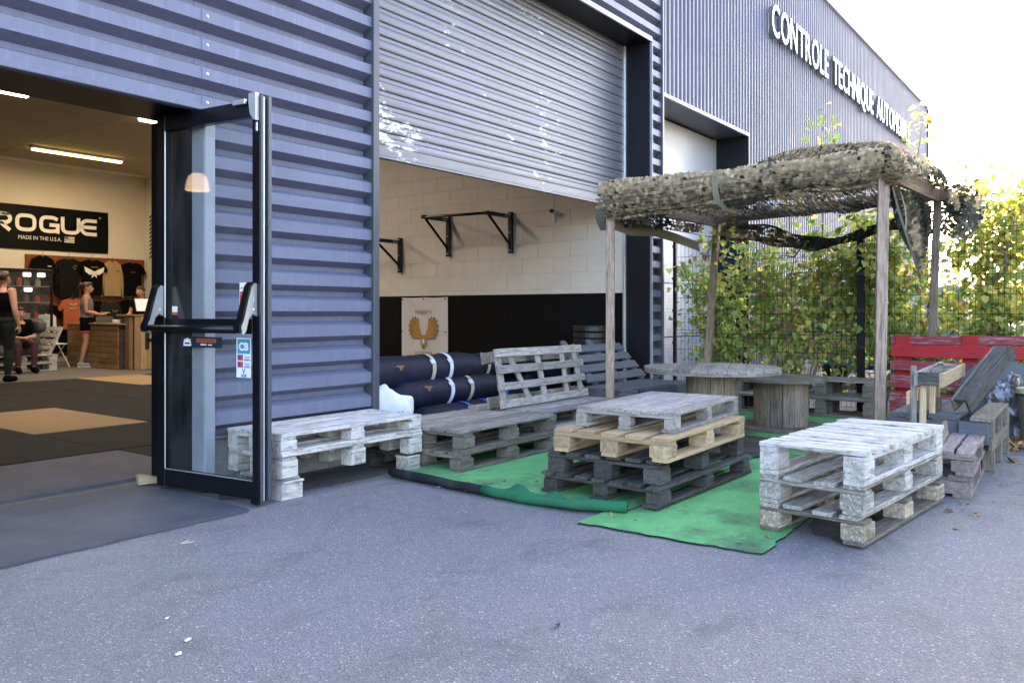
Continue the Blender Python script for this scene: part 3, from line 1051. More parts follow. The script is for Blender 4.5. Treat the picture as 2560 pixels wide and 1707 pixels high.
# ---------------------------------------------------------------- glass door, standing open
DX = 2.935
door = thing('glass_door', 'black framed glass door with panic bar and card stickers, standing open', 'door', (DX, 4.93, 0.03))
def dpart(name, mat, boxes, bev=0.003, parent=None):
    mb = MB()
    for b in boxes: mb.box(*b, bev)
    return W(mb.build(name, mat), parent or door)
D0, D1 = 4.03, 4.94
T0, T1 = DX - 0.028, DX + 0.028
dpart('hinge_stile', 'black_metal', [(T0, T1, D1 - 0.075, D1, 0.03, 2.31)])
dpart('lock_stile', 'black_metal', [(T0, T1, D0 + 0.012, D0 + 0.075, 0.03, 2.31)])
dpart('edge_profile', 'dark_trim', [(T0 - 0.004, T0 + 0.012, D0 - 0.006, D0 + 0.011, 0.03, 2.325), (T1 - 0.012, T1 + 0.012, D0 - 0.012, D0 + 0.011, 0.03, 2.33)])
dpart('edge_channel', 'aluminium', [(T0 + 0.016, T0 + 0.026, D0 - 0.002, D0 + 0.011, 0.03, 2.32)])
dpart('top_rail', 'black_metal', [(T0 + 0.002, T1 - 0.002, D0 + 0.076, D1 - 0.076, 2.215, 2.308)])
dpart('bottom_rail', 'black_metal', [(T0 + 0.002, T1 - 0.002, D0 + 0.076, D1 - 0.076, 0.032, 0.135)])
dpart('middle_rail', 'black_metal', [(T0 + 0.002, T1 - 0.002, D0 + 0.076, D1 - 0.076, 0.975, 1.06)])
dpart('glass_pane', 'door_glass', [(DX - 0.004, DX + 0.004, D0 + 0.070, D1 - 0.070, 0.13, 0.98)], 0)
dpart('glass_pane', 'door_glass', [(DX - 0.004, DX + 0.004, D0 + 0.070, D1 - 0.070, 1.055, 2.22)], 0)
dpart('glazing_bead', 'aluminium', [(T0 - 0.003, T0 + 0.004, D1 - 0.083, D1 - 0.0765, 0.14, 0.97), (T0 - 0.003, T0 + 0.004, D1 - 0.083, D1 - 0.0765, 1.065, 2.21), (T0 - 0.002, T0 + 0.006, D0 + 0.0765, D1 - 0.0835, 0.136, 0.142)])
# panic bar: two arms and a tube
pb = dpart('panic_bar', 'black_metal', [], 0.0) if False else None
mb = MB()
mb.tube([(T0 - 0.105, D0 + 0.09, 1.005), (T0 - 0.105, D1 - 0.045, 1.005)], 0.019, 14)
pbar = W(mb.build('panic_bar', 'black_metal', smooth=True), door)
arm = [(0, 0.255), (-0.030, 0.262), (-0.052, 0.240), (-0.080, 0.150), (-0.108, 0.050), (-0.128, 0.012), (-0.122, -0.022), (-0.095, -0.030), (-0.078, -0.012), (-0.058, 0.060), (-0.030, 0.085), (0.0, 0.070)]
for yy in (D0 + 0.055, D1 - 0.045):
    mb = MB()
    mb.prism(arm, -0.020, 0.020, lambda a, b, d: (T0 + a, yy + d, 1.005 + b))
    a = W(mb.build('panic_arm', 'steel'), door)
    mb = MB()
    mb.prism([(p[0] * 1.02 - 0.002, p[1] * 1.01) for p in arm[1:7]] + [(p[0] + 0.012, p[1]) for p in reversed(arm[1:7])], -0.0225, 0.0225, lambda a, b, d: (T0 + a, yy + d, 1.005 + b))
    W(mb.build('arm_rim', 'black_metal'), door)
    mb = MB()
    mb.lathe([(0.008, -0.0235), (0.008, -0.021)], 10, (T0 - 0.028, yy, 1.115), axis='y')
    W(mb.build('arm_screw', 'white_plastic'), door)
dpart('key_plate', 'aluminium', [(T0 - 0.030, T0 - 0.006, D0 + 0.0325, D0 + 0.035, 1.150, 1.185)], 0.001)
# closer and stops on the upper edge
dpart('door_stop', 'aluminium', [(T0 - 0.020, T0 - 0.001, D0 + 0.115, D0 + 0.215, 2.285, 2.315), (T0 - 0.012, T0 - 0.001, D0 + 0.022, D0 + 0.037, 2.12, 2.175)])
mb = MB()
mb.prism([(0, 0.0), (0.055, 0.0), (0.055, 0.055), (0.045, 0.115), (0.018, 0.150), (0, 0.155)], 0, 0.028, lambda a, b, d: (T0 - 0.006 - d, D0 + 0.012 + a, 2.335 - b))
W(mb.build('pivot_cover', 'steel'), door)
mb = MB()
mb.prism([(0, 0.0), (0.060, 0.0), (0.060, 0.065), (0.040, 0.120), (0.012, 0.130), (0, 0.130)], 0, 0.014, lambda a, b, d: (T0 - 0.004 - d, D0 + 0.006 + a, 0.015 + b))
W(mb.build('pivot_shoe', 'black_metal'), door)
mb = MB()
mb.lathe([(0.016, 0), (0.016, 0.035), (0.012, 0.04), (0.012, 0.055)], 12, (T1, D0 + 0.05, 1.125), axis='x')
mb.lathe([(0.022, 0), (0.022, 0.012), (0.018, 0.016)], 12, (T1, D0 + 0.05, 1.03), axis='x')
W(mb.build('lock_cylinder', 'steel'), door)

GXP = DX - 0.0048
def sticker(name, mat, y0, y1, z0, z1, lift=0.0):
    x = GXP - lift
    mb = MB()
    mb.add([(x, y1, z0), (x, y0, z0), (x, y0, z1), (x, y1, z1)], [(0, 1, 2, 3)])
    return W(mb.build(name, mat), door)
def stext(s, size, mat, y, z, width=None, align='C', lift=0.0012, bold=0.0):
    return W(text('sticker_print', s, size, mat, (GXP - lift, y, z), SIDE, None, 0.0, bold, width, align), door)
# card stickers, lower pane
yc = 4.198
def zf(z): return 0.722 + (z - 0.60) * 0.724
sticker('card_sticker', 'print_white', yc - 0.06, yc + 0.06, zf(0.60), zf(0.915))
sticker('card_sticker', 'print_teal', yc - 0.052, yc + 0.052, zf(0.79), zf(0.905), 0.0004)
stext('CB', 0.062, 'print_white', yc, zf(0.818), 0.078, 'C', 0.001, 0.0025)
for r_, zz in enumerate((0.735, 0.68)):
    sticker('card_sticker', 'print_blue', yc + 0.005, yc + 0.052, zf(zz), zf(zz + 0.048), 0.0004)
    sticker('card_sticker', 'print_white', yc - 0.052, yc - 0.003, zf(zz), zf(zz + 0.048), 0.0004)
    sticker('sticker_print', 'print_blue', yc - 0.052, yc - 0.003, zf(zz), zf(zz + 0.010), 0.0007)
    stext('VISA', 0.021, 'print_blue', yc - 0.0275, zf(zz + 0.016), 0.042, 'C', 0.001, 0.0004)
    for q, cm in ((0.036, 'print_red'), (0.020, 'print_orange')):
        mb = MB(); x_ = GXP - 0.0008 - q * 0.01
        mb.add([(x_, yc + q + 0.015 * math.cos(t * math.pi / 8), zf(zz + 0.024) + 0.012 * math.sin(t * math.pi / 8)) for t in range(16)], [tuple(range(15, -1, -1))])
        W(mb.build('sticker_print', cm), door)
stext('V', 0.042, 'print_blue', yc, zf(0.632), 0.030, 'C', 0.001, 0.001)
sticker('sticker_print', 'print_blue', yc - 0.022, yc + 0.022, zf(0.604), zf(0.627), 0.0006)
stext('PAY', 0.014, 'print_white', yc, zf(0.609), 0.032, 'C', 0.0012)
# navy strip with a red field
sticker('strip_sticker', 'print_navy', 4.38, 4.75, 0.888, 0.952)
sticker('sticker_print', 'print_orange', 4.43, 4.60, 0.918, 0.940, 0.0006)
for q in range(9):
    sticker('sticker_print', 'print_navy', 4.44 + q * 0.017, 4.451 + q * 0.017, 0.923, 0.935, 0.0009)
sticker('sticker_print', 'print_white', 4.465, 4.50, 0.902, 0.907, 0.0006)
sticker('sticker_print', 'print_white', 4.515, 4.565, 0.902, 0.909, 0.0006)
mb = MB(); x_ = GXP - 0.0006
cr = [(-0.035, 0), (0.035, 0), (0.033, 0.024), (0.026, 0.034), (0.034, 0.042), (0.014, 0.040), (0.0, 0.051), (-0.014, 0.040), (-0.034, 0.042), (-0.026, 0.034), (-0.033, 0.024)]
mb.add([(x_, 4.685 - a, 0.895 + b) for a, b in cr], [tuple(range(len(cr)))])
W(mb.build('sticker_print', 'print_white'), door)
sticker('sticker_print', 'print_navy', 4.662, 4.708, 0.906, 0.916, 0.0010)
# alarm sticker, upper pane
sticker('alarm_sticker', 'print_white', 4.148, 4.233, 1.125, 1.27)
sticker('sticker_print', 'print_red', 4.152, 4.229, 1.140, 1.218, 0.0005)
stext('verisure', 0.020, 'print_black', 4.1905, 1.234, 0.068)
stext('ATTENTION', 0.013, 'print_white', 4.1905, 1.198, 0.066)
for q in range(3):
    sticker('sticker_print', 'print_white', 4.165, 4.22, 1.150 + q * 0.014, 1.153 + q * 0.014, 0.001)
sticker('small_sticker', 'print_white', 4.775, 4.825, 1.100, 1.135)
sticker('sticker_print', 'print_orange', 4.775, 4.825, 1.083, 1.099)
# swing the finished door to where it stands open
door.location = (2.80, 4.79, 0.03)
door.rotation_euler = (0, 0, R(6.6))

# ================================================================ green carpet
def sheet(name, poly, z, mat, label, cat, wob=0.012, thick=0.007, group=None):
    """ground-hugging cloth with a ragged rim and low waves"""
    pts = []
    n = len(poly)
    for i in range(n):
        a = Vector((*poly[i], 0)); b2 = Vector((*poly[(i + 1) % n], 0))
        L = (b2 - a).length
        k = max(1, int(L / 0.055))
        for j in range(k):
            p = a + (b2 - a) * j / k
            pts.append((p.x + random.uniform(-wob, wob), p.y + random.uniform(-wob, wob)))
    bm = bmesh.new()
    vs = [bm.verts.new((x, y, 0)) for x, y in pts]
    f = bm.faces.new(vs)
    if f.normal.z < 0 or (bm.normal_update() or f.normal.z < 0): f.normal_flip()
    r = bmesh.ops.extrude_face_region(bm, geom=[f])
    for v in [g for g in r['geom'] if isinstance(g, bmesh.types.BMVert)]:
        v.co.z += thick
    me = bpy.data.meshes.new(name)
    bm.to_mesh(me); bm.free()
    me.materials.append(MC[mat])
    me.materials.append(MC['carpet_backing'])
    for p in me.polygons:
        p.material_index = 0 if abs(p.normal.z) > 0.5 else 1
    return tag(link(name, me, None, (0, 0, z)), label, cat, group)

sheet('carpet', [(3.93, 3.93), (3.86, 3.3), (3.85, 2.75), (3.88, 2.35), (3.98, 2.16), (6.4, 2.20), (8.9, 2.22), (8.9, 4.05), (6.2, 4.0)], 0.012, 'green_carpet', 'large worn green carpet piece with a rolled-up edge under the grey pallet platform', 'carpet', 0.006)
sheet('carpet', [(3.63, 2.26), (3.63, 1.75), (3.645, 1.30), (4.17, 1.315), (6.4, 1.36), (8.7, 1.40), (8.7, 2.24), (6.0, 2.27)], 0.004, 'green_carpet', 'bright green carpet strip with ragged corner beside the three-layer white pallet stack', 'carpet', 0.010)
# the rolled rim: backing outwards on the left, pile outwards on the right
def roll(name, pts, rad, mat, seed):
    rnd = random.Random(seed)
    mb = MB()
    P3 = []
    for i in range(len(pts) - 1):
        for t in (0, 0.34, 0.67):
            a, b2 = Vector(pts[i]), Vector(pts[i + 1])
            P3.append(a + (b2 - a) * t + Vector((rnd.uniform(-0.004, 0.004), 0, rnd.uniform(-0.003, 0.003))))
    P3.append(Vector(pts[-1]))
    mb.tube(P3, [(rad * rnd.uniform(0.92, 1.12), rad * rnd.uniform(0.85, 1.05)) for _ in P3], 12)
    return mb.build(name, mat, None, smooth=True)
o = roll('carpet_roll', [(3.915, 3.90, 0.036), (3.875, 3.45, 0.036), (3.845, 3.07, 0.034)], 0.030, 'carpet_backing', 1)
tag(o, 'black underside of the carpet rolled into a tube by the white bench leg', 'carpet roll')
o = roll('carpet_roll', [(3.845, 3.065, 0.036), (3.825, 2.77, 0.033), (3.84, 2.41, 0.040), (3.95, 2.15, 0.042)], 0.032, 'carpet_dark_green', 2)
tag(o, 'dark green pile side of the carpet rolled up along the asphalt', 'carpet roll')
# a fold standing up out of the rolled rim
mb = MB()
rnd = random.Random(5)
fold = []
for i in range(14):
    t = i / 13
    y = 3.02 - 0.62 * t
    h = 0.035 + 0.050 * math.exp(-((t - 0.34) / 0.10) ** 2) + 0.045 * math.exp(-((t - 0.74) / 0.07) ** 2)
    fold.append([(3.835, y, 0.05), (3.862, y, h + 0.02), (3.90, y, h * 0.8), (3.96, y, 0.021)])
vs = [p for r in fold for p in r]
mb.add(vs, [(i * 4 + k, i * 4 + k + 1, (i + 1) * 4 + k + 1, (i + 1) * 4 + k) for i in range(13) for k in range(3)])
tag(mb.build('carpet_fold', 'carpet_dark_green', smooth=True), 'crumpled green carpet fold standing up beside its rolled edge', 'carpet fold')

# ================================================================ pallets
NAILS = []
def pallet(name, label, loc, rotz, L, Wd, H, tops, cross=False, mats=None, bt=0.021, nb_=(3, 3), runner_w=0.10, block=None, runners=True, wob=0.004,
           skip=(), group=None, cat='pallet', rot=None, over=0.0, stringer_w=0.10, blockw=0.10, runner_over=0.0):
    """loc = corner at the base; L along local X, Wd along local Y.  tops: list of (offset, width) of deck boards"""
    mats = mats or {}
    mt, mbk, mr = mats.get('top', 'wood_grey'), mats.get('block', 'wood_grey'), mats.get('run', mats.get('top', 'wood_grey'))
    t = thing(name, label, cat, loc, rotz, group, rot)
    zt = H - bt / 2
    zs = H - bt * 1.5 - 0.0005
    j = lambda s=0.004: random.uniform(-s, s)
    if not cross:
        for (off, w) in tops:
            plank('board', L + 2 * over + j(0.008), w, bt, mt, t, (L / 2 + j(), off + w / 2, zt + j(0.0008)), (0, 0, j(0.004)), 0.003, wob, 6)
        for i in range(nb_[0]):
            x = stringer_w / 2 + (L - stringer_w) * i / (nb_[0] - 1)
            if ('s', i) in skip: continue
            plank('stringer', Wd, stringer_w + j(), bt, mr, t, (x, Wd / 2, zs), (0, 0, R(90)), 0.003, wob * 0.6, 4)
    else:
        for (off, w) in tops:
            plank('board', Wd + 2 * over + j(0.008), w, bt, mt, t, (off + w / 2, Wd / 2 + j(), zt + j(0.0008)), (0, 0, R(90) + j(0.006)), 0.003, wob, 6)
        for i in range(nb_[1]):
            y = stringer_w / 2 + (Wd - stringer_w) * i / (nb_[1] - 1)
            if ('s', i) in skip: continue
            plank('stringer', L, stringer_w + j(), bt, mr, t, (L / 2, y, zs), (0, 0, 0), 0.003, wob * 0.6, 4)
    zb1 = H - 2 * bt - 0.001
    zb0 = bt + 0.001 if runners else 0.0
    bl = block or 0.13
    for i in range(nb_[0]):
        for k in range(nb_[1]):
            if (i, k) in skip: continue
            x = bl / 2 + (L - bl) * i / (nb_[0] - 1) + j(0.006)
            y = blockw / 2 + (Wd - blockw) * k / (nb_[1] - 1) + j(0.005)
            plank('block', bl, blockw, zb1 - zb0, mbk, t, (x, y, (zb0 + zb1) / 2), (0, 0, j(0.02)), 0.005, 0.002, 3)
    if runners:
        for k in range(nb_[1]):
            if ('r', k) in skip: continue
            y = runner_w / 2 + (Wd - runner_w) * k / (nb_[1] - 1)
            plank('runner', L + runner_over * 2, runner_w, bt, mr, t, (L / 2, y, bt / 2 + 0.0005), (0, 0, 0), 0.003, wob * 0.6, 5)
    return t

def spread(W_, n, w):
    return [((W_ - w) * i / (n - 1), w) for i in range(n)]

# ---- centre stack, four pallets (two dark, one new EUR pallet, one weathered)
pallet('pallet', 'dark rotting pallet at the bottom of the four-high centre stack on green carpet', (4.10, 2.02, 0.019), R(-1), 1.28, 0.79, 0.121, spread(0.79, 7, 0.085), mats=dict(top='wood_dark', block='wood_dark'), bt=0.02, over=0.03, wob=0.008, block=0.11, runner_over=0.03)
pallet('pallet', 'dark splintered pallet second from the bottom of the centre stack', (4.13, 2.03, 0.1415), R(0.6), 1.24, 0.76, 0.127, spread(0.76, 6, 0.10), mats=dict(top='wood_dark', block='wood_dark'), bt=0.021, wob=0.009, block=0.105, runners=False, blockw=0.12)
py_ = pallet('pallet', 'new yellow pine pallet in the centre stack', (4.115, 1.985, 0.2700), R(1.2), 1.2, 0.74, 0.136, spread(0.74, 5, 0.105), mats=dict(top='wood_new', block='wood_block_new'), bt=0.022, wob=0.0015, block=0.125, blockw=0.115)
pallet('pallet', 'weathered silver-grey pallet lying on top of the new yellow pallet', (4.30, 2.03, 0.4075), R(3.4), 1.12, 0.64, 0.118, spread(0.64, 6, 0.104), mats=dict(top='wood_silver', block='wood_silver'), bt=0.019, wob=0.002, block=0.075, blockw=0.075, runner_w=0.085, stringer_w=0.08)
for xc in (0.066, 1.135):
    ring = [(0.030 * math.cos(a * math.pi / 10), 0.030 * math.sin(a * math.pi / 10)) for a in range(20)]
    glyphs('stamp', stroke(ring, 0.004, True), 'wood_dark', py_, (xc, -0.0075, 0.0575), (1, 0, 0), (0, 0, 1))
    text('stamp', 'EPAL', 0.02, 'wood_dark', (xc, -0.0076, 0.051), FRONT, py_, 0.0, 0.0, 0.042, 'C')
# ---- white three-high stack in front right
WP = dict(top='wood_white', block='chipboard', run='wood_white_worn')
pallet('pallet', 'white painted pallet at the bottom of the three-high stack nearest the camera', (4.005, 0.945, 0.0125), R(-5.6), 1.30, 0.515, 0.139, [(0.02, 0.10), (0.15, 0.095), (0.30, 0.095), (0.415, 0.10)], mats=dict(top='wood_white_worn', block='chipboard', run='wood_brown_grey'), bt=0.02, wob=0.006, block=0.14, blockw=0.11, nb_=(3, 2))
pallet('pallet', 'white painted pallet in the middle of the three-high stack nearest the camera', (4.005, 0.948, 0.1525), R(-5.4), 1.30, 0.51, 0.139, [(0.0, 0.10), (0.135, 0.10), (0.29, 0.10), (0.41, 0.10)], mats=dict(top='wood_white_worn', block='wood_white_worn', run='wood_white_worn'), bt=0.02, wob=0.005, block=0.135, blockw=0.11, nb_=(3, 2))
pallet('pallet', 'white slatted pallet on top of the three-high stack nearest the camera', (4.005, 0.945, 0.2925), R(-5.6), 1.285, 0.515, 0.157, [(0.0 + i * 0.1185 + random.uniform(-0.004, 0.004), 0.088 + random.uniform(-0.008, 0.012)) for i in range(11)], cross=True, mats=dict(top='wood_white', block='wood_white', run='wood_white'), bt=0.022, wob=0.006, block=0.13, blockw=0.10, nb_=(3, 2), over=0.008)
# ---- faded pink stack behind it
pallet('pallet', 'lower faded reddish pallet of the narrow stack behind the white stack', (5.48, 0.70, 0.0), R(3.0), 1.32, 0.42, 0.135, [(0.0, 0.13), (0.27, 0.13)], mats=dict(top='wood_pinkish', block='wood_pinkish'), bt=0.02, wob=0.005, block=0.12, blockw=0.15, nb_=(3, 2))
pallet('pallet', 'upper faded reddish pallet with a split top board behind the white stack', (5.46, 0.685, 0.1355), R(3.0), 1.32, 0.42, 0.132, [(0.0, 0.105), (0.112, 0.10), (0.30, 0.11)], mats=dict(top='wood_pinkish', block='wood_pinkish', run='wood_pinkish'), bt=0.022, wob=0.012, block=0.11, blockw=0.12, nb_=(3, 2))
# ---- white bench along the wall
pallet('pallet', 'white painted pallet forming the top of the bench against the ribbed wall', (3.02, 3.90, 0.2695), 0, 1.185, 0.52, 0.121, spread(0.52, 5, 0.0995), mats=dict(top='wood_white', block='wood_white', run='wood_white'), bt=0.021, wob=0.004, block=0.115, blockw=0.10, skip=('r',), runner_w=0.105)
pallet('pallet', 'white pallet without runners below the top of the bench by the wall', (3.02, 3.895, 0.1315), 0, 1.185, 0.52, 0.1375, spread(0.52, 4, 0.105), mats=dict(top='wood_white', block='wood_white', run='wood_white_worn'), bt=0.017, wob=0.004, block=0.115, blockw=0.10, runners=False)
t = thing('bench_foot', 'chunky white block foot under the door end of the white bench', 'bench foot', (3.025, 3.905, 0.0))
plank('block', 0.15, 0.10, 0.098, 'wood_white', t, (0.080, 0.055, 0.049), (0, 0, 0.02), 0.006, 0.002, 3)
plank('board', 0.15, 0.12, 0.014, 'wood_white', t, (0.082, 0.055, 0.1055), (0, 0, 0.01), 0.003, 0.002, 3)
plank('board', 0.13, 0.40, 0.017, 'wood_white_worn', t, (0.07, 0.21, 0.1215), (0, 0, 0), 0.003, 0.002, 3)
plank('block', 0.14, 0.10, 0.112, 'wood_white_worn', t, (0.080, 0.40, 0.056), (0, 0, -0.03), 0.006, 0.002, 3)
t = thing('bench_foot', 'white block foot under the carpet end of the white bench', 'bench foot', (4.07, 3.905, 0.0))
plank('block', 0.125, 0.11, 0.098, 'wood_white_worn', t, (0.065, 0.055, 0.049), (0, 0, 0.03), 0.006, 0.003, 3)
plank('board', 0.12, 0.12, 0.016, 'wood_white', t, (0.06, 0.055, 0.1065), (0, 0, 0), 0.003, 0.002, 3)
plank('board', 0.12, 0.45, 0.0155, 'wood_dark', t, (0.06, 0.24, 0.1228), (0, 0, 0), 0.003, 0.002, 3)
plank('block', 0.12, 0.11, 0.114, 'wood_dark', t, (0.065, 0.41, 0.057), (0, 0, 0), 0.006, 0.003, 3)
# ---- grey platform, two pallets
pallet('pallet', 'lower grey pallet of the low platform next to the white bench', (4.235, 3.56, 0.0195), 0, 1.17, 0.80, 0.127, [(0.0, 0.13), (0.16, 0.10), (0.29, 0.10), (0.50, 0.10), (0.68, 0.12)], mats=dict(top='wood_brown_grey', block='wood_brown_grey'), bt=0.021, wob=0.004, block=0.13, blockw=0.11)
pallet('pallet', 'upper grey close-boarded pallet of the low platform next to the white bench', (4.255, 3.565, 0.147), 0, 1.14, 0.80, 0.149, [(0.0, 0.145), (0.155, 0.14), (0.305, 0.15), (0.465, 0.16), (0.635, 0.16)], mats=dict(top='wood_grey', block='wood_brown_grey', run='wood_brown_grey'), bt=0.022, wob=0.005, block=0.12, blockw=0.10, over=0.012)
# ---- second platform behind, carrying the leaning pallet
pallet('pallet', 'lower weathered pallet under the leaning pallet', (5.36, 3.66, 0.0195), 0, 1.25, 0.78, 0.140, spread(0.78, 6, 0.09), mats=dict(top='wood_silver', block='wood_grey'), bt=0.021, wob=0.004, block=0.12, blockw=0.10)
pallet('pallet', 'upper weathered pallet that the leaning pallet stands on', (5.36, 3.66, 0.160), 0, 1.25, 0.78, 0.150, spread(0.78, 6, 0.118), mats=dict(top='wood_silver', block='wood_grey'), bt=0.022, wob=0.004, block=0.12, blockw=0.10)

# ---- pallet leaning upright on the second platform
t = thing('leaning_pallet', 'grey slatted pallet standing on its long edge as a backrest with one broken diagonal slat', 'pallet', (5.29, 4.02, 0.316), rot=(R(-10.5), 0, 0))
for (z, w) in ((0.035, 0.070), (0.178, 0.066), (0.315, 0.070), (0.452, 0.072)):
    plank('board', 1.33 + random.uniform(-0.02, 0.02), w, 0.02, 'wood_silver', t, (0.665 + random.uniform(-0.01, 0.01), 0.0, z), (R(90), random.uniform(-0.006, 0.006), 0), 0.003, 0.003, 6)
for (x0, z0, x1, z1, w) in ((0.06, 0.0, 0.06, 0.49, 0.08), (0.20, 0.46, 0.46, -0.005, 0.062), (0.66, 0.0, 0.62, 0.48, 0.072), (1.02, 0.0, 1.02, 0.48, 0.062), (1.26, 0.02, 1.22, 0.49, 0.07)):
    L = math.hypot(x1 - x0, z1 - z0)
    plank('slat', L, w, 0.018, 'wood_silver', t, ((x0 + x1) / 2, 0.0205, (z0 + z1) / 2), (R(90), -math.atan2(z1 - z0, x1 - x0), 0), 0.003, 0.003, 4)
for x in (0.06, 0.665, 1.27):
    for z in (0.06, 0.43):
        plank('block', 0.12, 0.09, 0.10, 'wood_brown_grey', t, (x, 0.076, z), (R(90), 0, 0), 0.005, 0.002, 3)
mb = MB()
for z in (0.035, 0.178, 0.315, 0.452):
    for x in (0.05, 0.085, 0.30, 0.64, 0.66, 1.02, 1.24, 1.28):
        mb.lathe([(0.005, -0.0018), (0.005, 0.001)], 6, (x, -0.0105, z + random.uniform(-0.018, 0.018)), axis='y')
tag(mb.build('nail_heads', 'print_black', t), kind='stuff')
for z in (0.06, 0.43):
    plank('runner', 1.33, 0.10, 0.02, 'wood_grey', t, (0.665, 0.137, z), (R(90), 0, 0), 0.003, 0.003, 5)

# ---- dark painted bench by the jamb
t = thing('slatted_bench', 'dark blue-grey painted pallet bench with slatted backrest beside the roller door jamb', 'bench', (6.86, 3.62, 0.0))
for k in range(5):
    plank('seat_board', 1.28, 0.118, 0.022, 'wood_slate', t, (0.64, 0.062 + k * 0.125, 0.355 + random.uniform(-0.001, 0.001)), (0, 0, 0), 0.003, 0.002, 5)
plank('front_panel', 1.22, 0.30, 0.018, 'wood_slate', t, (0.61, 0.012, 0.19), (R(90), 0, 0), 0.003)
plank('side_panel', 0.6, 0.30, 0.018, 'wood_slate', t, (0.012, 0.33, 0.19), (R(90), 0, R(90)), 0.003)
plank('leg', 0.34, 0.09, 0.07, 'wood_slate', t, (1.22, 0.06, 0.172), (0, R(90), 0), 0.003)
plank('leg', 0.34, 0.09, 0.07, 'wood_slate', t, (1.22, 0.55, 0.172), (0, R(90), 0), 0.003)
for k in range(4):
    zz = 0.05 + k * 0.118
    plank('back_board', 1.24, 0.098, 0.02, 'wood_slate', t, (0.80, 0.64 + zz * 0.78 + 0.004, 0.385 + zz * 0.80), (R(46), 0, random.uniform(-0.01, 0.01)), 0.003, 0.003, 5)
for x in (0.35, 0.86, 1.35):
    plank('back_post', 0.60, 0.08, 0.03, 'wood_slate', t, (x, 0.865, 0.575), (0, R(-46), R(90)), 0.003)
for x in (0.35, 1.35):
    plank('back_strut', 0.62, 0.07, 0.05, 'wood_slate', t, (x, 1.02, 0.31), (0, R(90), 0), 0.003)
# black felt hanging over its front edge
mb = MB()
fv = []
for i in range(15):
    x = 6.87 + 0.80 * i / 14
    s = 0.006 * math.sin(i * 1.3)
    fv += [(x, 3.70, 0.369), (x, 3.63, 0.3695), (x, 3.606 + s, 0.362), (x, 3.600 + s * 1.5, 0.28), (x, 3.596 + s * 2, 0.19 + 0.01 * math.sin(i * 0.9))]
mb.add(fv, [(i * 5 + k, i * 5 + k + 1, (i + 1) * 5 + k + 1, (i + 1) * 5 + k) for i in range(14) for k in range(4)])
tag(mb.build('felt_sheet', 'felt', smooth=True), 'black felt sheet hanging over the front edge of the dark bench', 'felt sheet')

# ---- pallet bench along the fence
def fpal(label, y, L, z, H, mats):
    pallet('pallet', label, (9.29, y, z), R(90), L, 0.55, H, spread(0.55, 5, 0.098), mats=mats, bt=0.02, wob=0.004, block=0.11, blockw=0.09)
fpal('lower weathered pallet of the fence bench right of the spool tables', 1.97, 1.06, 0.0195, 0.19, dict(top='wood_brown_grey', block='wood_brown_grey'))
fpal('upper weathered pallet of the fence bench right of the spool tables', 1.97, 1.06, 0.21, 0.19, dict(top='wood_grey', block='wood_brown_grey'))
fpal('lower weathered pallet of the fence bench behind the big spool table', 3.05, 0.70, 0.0195, 0.185, dict(top='wood_brown_grey', block='wood_brown_grey'))
fpal('upper pale weathered pallet of the fence bench behind the big spool table', 3.05, 0.70, 0.205, 0.185, dict(top='wood_silver', block='wood_brown_grey'))

# ================================================================ cable-spool tables
def disc_planks(t, name, Rr, th, z, mat, ang, nplank=7, rough=0.0):
    """a round flange made of parallel planks"""
    w = 2 * Rr / nplank
    for k in range(nplank):
        y0 = -Rr + k * w + 0.002; y1 = y0 + w - 0.004
        pts = []
        N = 7
        for i in range(N + 1):
            y = y0 + (y1 - y0) * i / N
            pts.append((math.sqrt(max(0.0004, Rr * Rr - y * y)) + random.uniform(-rough, rough * 0.3), y))
        for i in range(N + 1):
            y = y1 - (y1 - y0) * i / N
            pts.append((-math.sqrt(max(0.0004, Rr * Rr - y * y)) + random.uniform(-rough * 0.3, rough), y))
        mb = MB()
        mb.prism(pts, -th / 2, th / 2, lambda a, b, d: (a, b, d))
        mb.build(name, mat, t, (0, 0, z + random.uniform(-0.0015, 0.0015)), (0, 0, ang))
def spool(label, loc, Rr, rd, H, th, mat_top, mat_drum, mat_bot, rotz, nst, rough):
    t = thing('cable_spool_table', label, 'table', loc, rotz)
    disc_planks(t, 'top_plank', Rr, th * 0.5, H - th * 0.25, mat_top, 0.0, 8, rough)
    disc_planks(t, 'under_plank', Rr * 0.992, th * 0.5 - 0.001, H - th * 0.75 - 0.001, mat_top, R(90), 8, rough)
    disc_planks(t, 'base_plank', Rr * 1.0, th * 0.8, th * 0.4 + 0.001, mat_bot, R(35), 8, rough)
    for k in range(nst):
        a0 = 2 * math.pi * k / nst; a1 = 2 * math.pi * (k + 1) / nst
        g = 0.012
        mb = MB()
        rr = rd + random.uniform(-0.003, 0.003)
        pts = [(rr * math.cos(a0 + (a1 - a0) * q + (g if q == 0 else -g if q == 1 else 0)), rr * math.sin(a0 + (a1 - a0) * q + (g if q == 0 else -g if q == 1 else 0))) for q in (0, 0.5, 1)]
        pts += [((rr - 0.03) * p[0] / rr, (rr - 0.03) * p[1] / rr) for p in reversed(pts)]
        ca = (a0 + a1) / 2
        Lz = H - th * 1.8 - 0.004
        # long side on local X for the grain: build lying, then stand it up
        mb.prism(pts, -Lz / 2, Lz / 2, lambda a, b, d: (d, b, -a))
        mb.build('stave', mat_drum, t, (0, 0, th * 0.8 + 0.002 + Lz / 2), (0, R(-90), 0))
    mb = MB(); mb.lathe([(rd - 0.035, th * 0.8 + 0.003), (rd - 0.035, H - th - 0.004)], 20)
    mb.build('core', 'wood_dark', t)
    mb = MB(); mb.lathe([(0.045, H + 0.0005), (0.045, H + 0.002)], 16)
    mb.build('axle_hole', 'wood_dark', t)
